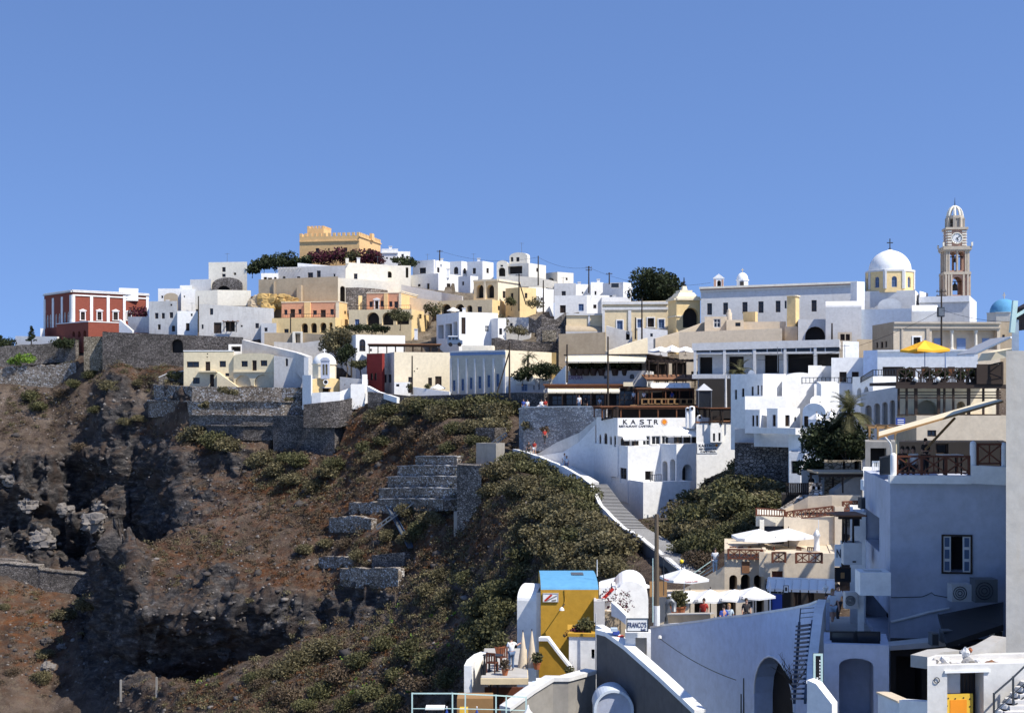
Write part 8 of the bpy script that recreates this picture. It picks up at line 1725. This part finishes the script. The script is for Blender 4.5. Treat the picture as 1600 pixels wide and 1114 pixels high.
greenL = [(250,570,130,50,.8),(60,560,90,30,.7),(40,640,60,50,.5),(470,740,90,60,.8),(520,730,60,40,.6),(600,640,60,30,1),(640,860,130,60,.7),(560,1000,260,90,.8),(720,940,110,110,.9),(860,840,150,130,1),(760,760,100,60,.7),(420,1080,200,50,.7),(100,960,100,60,.3),(300,880,100,50,.35),(1100,800,130,70,1)]
scrub('green_scrub', 'grey green low scrub on the hillside', 'leafolive', 1500, lambda px, py: inside(px, py)*E_(px, py, greenL)*(.55+nz(px, py, 45, 3)), (.35, .9), 80, .105)
brightL = [(305,1062,40,16,1),(430,1085,40,22,1),(535,1010,40,30,1),(620,965,50,24,1),(690,960,40,18,1),(560,1075,60,22,.7),(480,1085,60,24,.6),(700,1010,70,40,.45),(90,562,30,14,1),(25,565,22,12,1),(640,1060,100,40,.3)]
scrub('cactus_patches', 'bright green prickly plants among the scrub', 'leafbright', 330, lambda px, py: inside(px, py)*E_(px, py, brightL)*(.6+nz(px, py, 22, 4)), (.3, .6), 16, .17, .6)
# loose rocks
RC = [];
def rocks(n, L, rng_, name, label, mat):
    Vv, Ff = [], []; base = None; bm = bmesh.new(); bmesh.ops.create_icosphere(bm, subdivisions=1, radius=1); bv = np.array([v.co[:] for v in bm.verts]); bf = np.array([[v.index for v in f.verts] for f in bm.faces]); bm.free(); got = 0
    while got < n:
        px, py = random.uniform(-20, 1000), random.uniform(580, 1125)
        if random.random() > inside(px, py)*E_(px, py, L): continue
        p, nv, rk_ = ground(px, py)
        if p[1] > 252 or p[1] < 90: continue
        s = random.uniform(*rng_)*(2.2 if random.random() < .08 else 1); k = rng.uniform(.6, 1.3, (len(bv), 1)); vv = bv*k*np.array([s*random.uniform(.8, 1.4), s, s*random.uniform(.5, .9)])
        a = random.uniform(0, 6.28); vv = np.stack([vv[:, 0]*math.cos(a)-vv[:, 1]*math.sin(a), vv[:, 0]*math.sin(a)+vv[:, 1]*math.cos(a), vv[:, 2]], 1)+p
        Ff.append(bf+len(bv)*got); Vv.append(vv); got += 1
    o = npmesh(name, np.concatenate(Vv), np.concatenate(Ff), mat, None, False, True); tag(o, label, None, None, 'stuff')
plaster('rockpale', (.20, .18, .165), .7, (.07, .064, .06)); plaster('rockdark', (.075, .066, .062), .7, (.03, .027, .026))
allL = [(400,850,500,330,.6),(50,640,120,50,1),(90,1010,110,110,.7),(560,760,120,40,1),(700,900,120,60,1),(250,620,60,30,1),(60,840,120,50,.6)]
rocks(1000, allL, (.08, .24), 'pale_rubble', 'pale loose stones scattered on the hillside', 'rockpale')
rocks(700, allL, (.14, .42), 'dark_rubble', 'dark loose rocks scattered on the hillside', 'rockdark')
def gstrip(label, pts, th, mat, off=.35, **kw):
    return strip(label, [(x, a, b_, float(ground(x, b_-3)[0][1])-off) for x, a, b_ in pts], th, mat, **kw)
gstrip('upper dry stone terrace wall below the sand coloured house', [(240, 601, 632), (300, 604, 632), (380, 605, 632), (440, 606, 632), (476, 607, 632)], 1.4, 'stonepale', jag=.06)
gstrip('second dry stone terrace wall with a pale ledge', [(232, 627, 652), (300, 628, 652), (380, 628, 652), (440, 628, 652), (474, 628, 652)], 1.6, 'stonepale', .6, jag=.06, cap='stonepale', capw=.2, caph=.2)
gstrip('third dark terrace wall with a pale line of coping', [(296, 649, 669), (380, 649, 669), (432, 650, 669)], 1.6, 'stone', .8, jag=.05, cap='stonepale', capw=.2)
gstrip('lowest dark terrace wall of the stepped stone terraces', [(322, 665, 688), (380, 666, 688), (430, 666, 688)], 1.6, 'stonedark', 1, jag=.05, cap='stone', capw=.2)
# big pale boulders in the dark cliff
for i, (x, y, r, lb) in enumerate([(182, 818, 2.0, 'large pale boulder in the dark cliff hollow'), (72, 845, 2.4, 'large pale blocky boulder low in the left cliff'), (45, 790, 1.5, 'pale boulder in the middle of the left cliff'), (95, 800, 1.4, 'smaller pale boulder right of the middle cliff one'), (178, 795, 1.5, 'upper pale boulder over the cliff hollow'), (22, 750, 1.2, 'pale rock at the top left of the cliff'), (355, 1022, 1.1, 'rounded grey boulder on the low ledge'), (72, 1006, .9, 'grey boulder on the far lower slope'), (76, 1044, 1.0, 'pale flat boulder on the far lower slope'), (95, 1012, .7, 'small pale boulder right of the grey slope boulder')]):
    p, nv, _ = ground(x, y); rock('boulder', lb, Vector(p)+Vector(nv)*r*.1, (r*1.2, r*1.0, r*.95), 'rockpale' if i not in (6, 7) else 'rockdark', 'boulder')
# retaining walls at the foot of the left cliff
strip('dark stone wall at the foot of the left cliff', [(-40, 882, 945, 213.5), (0, 880, 940, 213.5), (60, 884, 938, 213.6), (62, 890, 938, 213.5), (120, 897, 940, 213.8), (172, 902, 940, 213.2)], 2, 'stonedark', jag=.1, cap='stone', capw=.15)
strip('pale upper ledge wall at the foot of the left cliff', [(-40, 876, 900, 216), (10, 873, 900, 216), (36, 876, 900, 216)], 2, 'stone', jag=.2)
for x, y0, y1, lb in ((187, 1062, 1084, 'left'), (243, 1058, 1080, 'right')):
    t = thing('concrete_post', lb+' pale concrete post in front of the dark cave', 'post', P(x, y1, 168)); mb = MB(); mb.box(P(x, y1+12, 168), (.22, 0, 0), (0, .22, 0), (0, 0, (y1+12-y0)*pix(168))); mb.build('shaft', 'concrete', t)
# dry stone terraces in the slope
gd = lambda x, y: float(ground(x, y-1)[0][1])-.5
tiers_ = [(649, 713, 728, 731, 0), (621, 728, 745, 748, 0), (606, 745, 763, 766, 0), (592, 763, 780, 783, 0), (590, 780, 791, 798, 0)]
for i, (x0, y0, y1, y2, d) in enumerate(tiers_):
    strip(('topmost', 'second', 'third', 'fourth', 'lowest')[i]+' tier of the pale dry stone terrace walls on the slope', [(x0, y0+1, y2, gd(x0, y2)), (x0+30, y0, y2, gd(x0+30, y2)), (680, y0, y2, gd(680, y2)), (714-(i > 3)*22, y0+1, y2, gd(714, y2))], 2.2, 'stonepale', jag=.05, cap='stonewhite', capw=.06, caph=.1)
house('tall shaded side wall of the dry stone terraces', 714, None, 752, 726, 800, gd(735, 795), -40, 'stone', dep=5, par=.05, name='terrace_wall', cat='wall', roofm='stone', grade=False, fnd=4)
for lb, pts in (('pale broken wall left below the terrace walls', [(545, 786, 804), (580, 783, 804), (612, 788, 804)]), ('short pale wall section lower on the slope', [(514, 808, 832), (552, 806, 832), (580, 810, 830)]), ('small pale walled corner on the lower slope', [(498, 871, 888), (524, 869, 888), (552, 872, 888)]), ('grey dry stone wall standing alone on the lower slope', [(531, 888, 915), (560, 887, 919), (622, 888, 919)]), ('dark short wall above the lone dry stone wall', [(581, 868, 888), (632, 863, 888)])):
    gstrip(lb, pts, .9, 'stonepale' if 'dark' not in lb else 'stonedark', jag=.12)
house('grey concrete abutment on the slope at the end of the old rail', 744, None, 775, 692, 735, gd(760, 730)-.4, -30, 'concrete', dep=2, par=.05, name='abutment', cat='concrete block', grade=False)
house('square shaded stone block above the concrete abutment', 743, None, 773, 668, 692, gd(758, 690)-.4, -30, 'stonedark', dep=3, par=.05, name='stone_block', cat='stone block', grade=False, roofm='stone')
house('small grey pillar on the slope below the terraces', 709, None, 724, 799, 830, gd(716, 828), -25, 'concrete', dep=1, par=.02, name='pillar', cat='pillar', grade=False)
rl = thing('ruined_rail', 'old grey lattice rail frame running diagonally up the slope', 'rail frame', P(592, 824, 172)); a, b = P(588, 822, gd(588, 822)-2), P(790, 676, gd(770, 690)-2.5); mb = MB()
for o in (Vector((0, 0, 0)), Vector((.2, -.9, -.3))): beam(mb, a+o, b+o, .16)
mb.build('rails', 'metal', rl); mb = MB()
for k in range(28): t = k/27; q = a.lerp(b, t); beam(mb, q, q+Vector((.2, -.9, -.3)), .1)
mb.build('sleepers', 'metal', rl)
ch = thing('chute', 'blue-grey metal chute leaning down the slope', 'chute', P(642, 852, 170)); mb = MB(); a, b = P(606, 790, gd(606, 790)-.9), P(641, 856, gd(641, 856)-.9); beam(mb, a, b, .5, .12); mb.build('trough', 'metal', ch); mb = MB(); beam(mb, a+Vector((.3, 0, .15)), b+Vector((.3, 0, .15)), .1, .2); mb.build('side_rail', 'ironblue', ch); mb = MB(); beam(mb, a+Vector((-.3, 0, .15)), b+Vector((-.3, 0, .15)), .1, .2); mb.build('side_rail', 'ironblue', ch)
pole('thin leaning post at the lower slope gully', 618, 925, 965, 160, .09, 'poleold', name='post', cat='post')
for x, y0, y1, lb in ((421, 772, 812, 'dark thin post on the brown slope'), (782, 836, 900, 'thin dark pole among the green bushes'), (583, 846, 862, 'short pale stake on the slope'), (632, 636, 652, 'short pale stake under the retaining wall')):
    p, nv, _ = ground(x, y1); pole(lb, x, y0, y1, float(p[1]), .06, 'poleold' if 'pale' in lb else 'pole', name='post', cat='post')
# ------------------------------------------------------------------ countable bushes, copied from four models
MODEL = []
for i, (mt, n_) in enumerate((('leafolive', 2300), ('leafgreen', 2300), ('leafdry', 1600), ('leafgreen', 2000))):
    MODEL.append(mound('rounded_bush', None, (0, 0, -300-10*i), (1.0, 1.0, .62), n_, mt, .064))
BL_ = {0: ('grey green rounded bush on the dry slope', 'grey green bushes on the slope'), 1: ('fresher green rounded bush on the slope', 'green bushes on the slope'), 2: ('dry brown rounded bush on the slope', 'brown bushes on the slope'), 3: ('dense taller green bush on the slope', 'dense green bushes on the slope')}
spots = []
for k, x, y, s in [(0,305,684,3.0),(3,345,694,3.0),(0,360,700,2.6),(3,160,640,1.8),(3,50,622,2.4),(3,62,635,2.0),(0,215,600,1.6),(0,180,605,1.8),(3,140,585,2.2),(3,120,600,1.8),(2,100,615,1.8),(0,225,655,1.8),(0,205,660,1.6),(2,128,700,1.6),(0,100,962,2.0),(0,152,948,2.4),(0,72,1022,1.6),(0,68,1060,1.6),(0,8,948,1.3),(2,20,1050,1.2),
    (0,432,738,2.6),(0,456,752,2.6),(3,470,722,2.2),(0,515,740,2.6),(3,530,728,2.2),(0,408,722,2.2),(0,490,760,2.2),(1,445,715,2.0),
    (0,590,655,2.6),(1,608,642,2.4),(0,625,660,2.4),(0,645,640,2.8),(1,668,638,2.8),(0,690,650,3.0),(1,710,640,3.0),(0,735,645,3.0),(1,755,640,3.0),(0,778,650,3.0),(1,795,640,2.6),(0,770,672,2.6),(0,740,672,2.4),(3,708,672,2.2),(2,650,680,2.0),(2,675,690,2.0),(3,600,690,1.8),(2,620,700,1.8),(0,585,715,1.8),(3,572,700,1.8),
    (3,700,700,1.6),(2,720,690,1.6),(1,745,690,1.8),
    (0,640,800,2.2),(0,680,812,2.2),(3,655,830,2.0),(0,612,838,1.8),(0,560,870,1.6),(2,540,850,1.6),(0,640,845,2.2),(0,510,850,1.6),(0,475,860,1.8),
    (0,782,742,2.4),(3,800,722,2.2),(3,822,735,2.4),(3,845,742,2.6),(3,870,752,2.6),(3,890,765,2.6),(3,905,780,2.4),(3,918,800,2.2),(0,830,762,2.4),(0,860,778,2.6),(0,890,800,2.6),(0,920,825,2.6),(0,945,838,2.4),(0,800,770,2.2),(0,770,770,2.0),(0,850,805,2.6),(0,880,825,2.8),(1,905,845,2.6),(0,935,862,2.6),(0,960,860,2.4),(0,955,888,2.2),(0,845,838,2.6),(0,870,860,2.8),(0,900,875,2.8),(0,930,890,2.4),(3,820,870,2.4),(0,960,895,2.2),(0,815,840,2.2),
    (3,812,900,2.2),(3,800,930,2.6),(3,790,960,2.6),(3,775,985,2.6),(3,770,930,2.4),(3,750,955,2.4),(3,760,1010,2.4),(3,735,990,2.2),(3,785,1020,2.4),(1,730,905,1.8),(0,690,900,1.8),(0,668,925,1.8),(0,700,935,1.8),
    (0,490,1025,2.6),(0,510,1018,2.4),(0,470,1035,2.2),(0,450,1048,2.0),(2,530,1060,2.0),(3,560,1035,2.0),(3,600,1010,2.2),(3,640,1020,2.2),(3,670,1040,2.2),(3,620,1060,2.2),(3,580,1085,2.0),(2,660,1075,2.0),(3,700,1065,2.2),(3,500,1085,2.0),(2,450,1090,1.8),(3,480,1105,1.8),(3,540,1105,2.0),(3,610,1105,2.0),(2,410,1070,1.6),(0,420,1055,1.6),(3,395,1060,1.5),
    (0,1042,838,2.2),(1,1062,822,2.4),(0,1082,808,2.6),(1,1100,790,2.8),(0,1122,780,2.8),(1,1145,772,2.8),(0,1165,765,2.6),(1,1190,768,2.6),(0,1205,775,2.4),(1,1110,812,2.6),(0,1135,806,2.6),(1,1160,796,2.6),(0,1185,792,2.4),(0,1070,845,2.2),(0,1090,832,2.6),(0,1110,838,2.4),(3,1082,862,2.0),(3,1098,856,2.2),(3,1115,860,2.2),(3,1140,835,2.2),(0,1150,755,2.4),(3,1160,735,2.2),(3,1148,745,2.0),(3,1215,790,2.0),(3,1180,815,2.0),(2,1092,876,1.6),(2,1100,880,1.6),(3,1160,725,1.8)]:
    spots.append((k, x, y, s))
first = [True]*4
for k, x, y, s in spots:
    p, nv, _ = ground(x, y+4); q = Vector(p)+Vector((0, 0, s*.12)); sz = s*random.uniform(.85, 1.1); sc3 = (sz*random.uniform(.9, 1.2), sz, sz*random.uniform(.75, 1.05))
    lb, gp = BL_[k]; o = MODEL[k]
    if first[k]: first[k] = False; o.location = q; o.scale = sc3; o['label'] = lb; o['group'] = gp; o.rotation_euler.z = random.uniform(0, 6)
    else: copy_tree(o, q, random.uniform(0, 6.28), sc3, lb, gp)
# trees on the left ridge
tree('dark tree cut by the left border of the photo', 4, 560, 253, 4.6, (2.2, 1.8, 1.6), 1500, 'leafdark', 7, .2, .15)
conifer('small wind bent conifer on the left ridge', 49, 536, 252, 3.2, 1.0, 1100)
tree('dark shrub below the left corner of the red mansion', 100, 548, 247, 3.4, (2.4, 1.6, 1.5), 1300, 'leafdark', 7, .18, .1, 'shrub', 'bush', .5)
for i, (x, y, r, m_, lb) in enumerate([(25, 572, 1.6, 'leafbright', 'bright yellow green bush near the left border'), (42, 568, 1.5, 'leafbright', 'second bright bush on the left terrace'), (192, 552, 1.0, 'leafdark', 'small dark cypress like shrub at the stone bastion'), (272, 593, 1.1, 'leafgreen', 'spiky agave behind the curved garden wall')]):
    tree(lb, x, y, 246 if x < 200 else 224, r*1.7, (r, r*.8, r*.7), 700, m_, 6, .17, .06, 'shrub', 'bush', .5)
for i, (x, y) in enumerate(((455, 632), (350, 615), (365, 618), (320, 640))):
    p, nv, _ = ground(x, y); tree(('first', 'second', 'third', 'fourth')[i]+' small shrub growing on the stepped stone terraces', x, y, 210, 1.6, (.9, .7, .7), 420, 'leafolive', 5, .15, .05, 'shrub', 'bush', .5)
bpy.data.scenes.remove(TMP)
# ================================================================= camera, sun, sky
cam = bpy.data.cameras.new('camera'); co = bpy.data.objects.new('camera', cam); COL.objects.link(co); scn.camera = co
co.location = (0, 0, 0); co.rotation_euler = (R(90), 0, 0); cam.sensor_width = 36; cam.lens = F_/1600*36; cam.shift_y = (HY-557)/1600; cam.clip_end = 3000; cam.clip_start = .5
SD = Vector((.82, -.57, 0)).normalized(); EL = R(52); sd = Vector((SD.x*math.cos(EL), SD.y*math.cos(EL), math.sin(EL)))
su = bpy.data.lights.new('sun', 'SUN'); su.energy = SUN_E; su.angle = R(.5); su.color = (1, .95, .86); so_ = bpy.data.objects.new('sun', su); COL.objects.link(so_); so_.rotation_euler = sd.to_track_quat('Z', 'Y').to_euler()
w = bpy.data.worlds.new('World'); scn.world = w; w.use_nodes = True; nt = w.node_tree; nt.nodes.clear()
sky = nt.nodes.new('ShaderNodeTexSky'); sky.sky_type = 'NISHITA'; sky.sun_disc = False; sky.sun_elevation = EL; sky.sun_rotation = math.atan2(SD.x, SD.y); sky.altitude = 300; sky.air_density = 1.0; sky.dust_density = .2; sky.ozone_density = 4.5
tc = nt.nodes.new('ShaderNodeTexCoord'); va = nt.nodes.new('ShaderNodeVectorMath'); va.operation = 'ADD'; va.inputs[1].default_value = (0, 0, SKY_LIFT); vn = nt.nodes.new('ShaderNodeVectorMath'); vn.operation = 'NORMALIZE'
nt.links.new(tc.outputs['Generated'], va.inputs[0]); nt.links.new(va.outputs[0], vn.inputs[0]); nt.links.new(vn.outputs[0], sky.inputs[0])
bg = nt.nodes.new('ShaderNodeBackground'); bg.inputs[1].default_value = SKY_S; out = nt.nodes.new('ShaderNodeOutputWorld'); hs = nt.nodes.new('ShaderNodeHueSaturation'); hs.inputs['Saturation'].default_value = 1.06; hs.inputs['Hue'].default_value = .508; nt.links.new(sky.outputs[0], hs.inputs['Color']); nt.links.new(hs.outputs[0], bg.inputs[0]); nt.links.new(bg.outputs[0], out.inputs[0])
scn.view_settings.view_transform = 'Standard'; scn.view_settings.look = 'None'; scn.view_settings.gamma = 1; scn.view_settings.exposure = EXPO
scn.render.engine = 'CYCLES'; scn.cycles.max_bounces = 5; scn.cycles.diffuse_bounces = 3; scn.cycles.glossy_bounces = 2; scn.cycles.transmission_bounces = 2; scn.cycles.transparent_max_bounces = 4
scn.cycles.use_denoising = True; scn.cycles.use_adaptive_sampling = True; scn.cycles.adaptive_threshold = .02
scn.cycles.caustics_reflective = False; scn.cycles.caustics_refractive = False
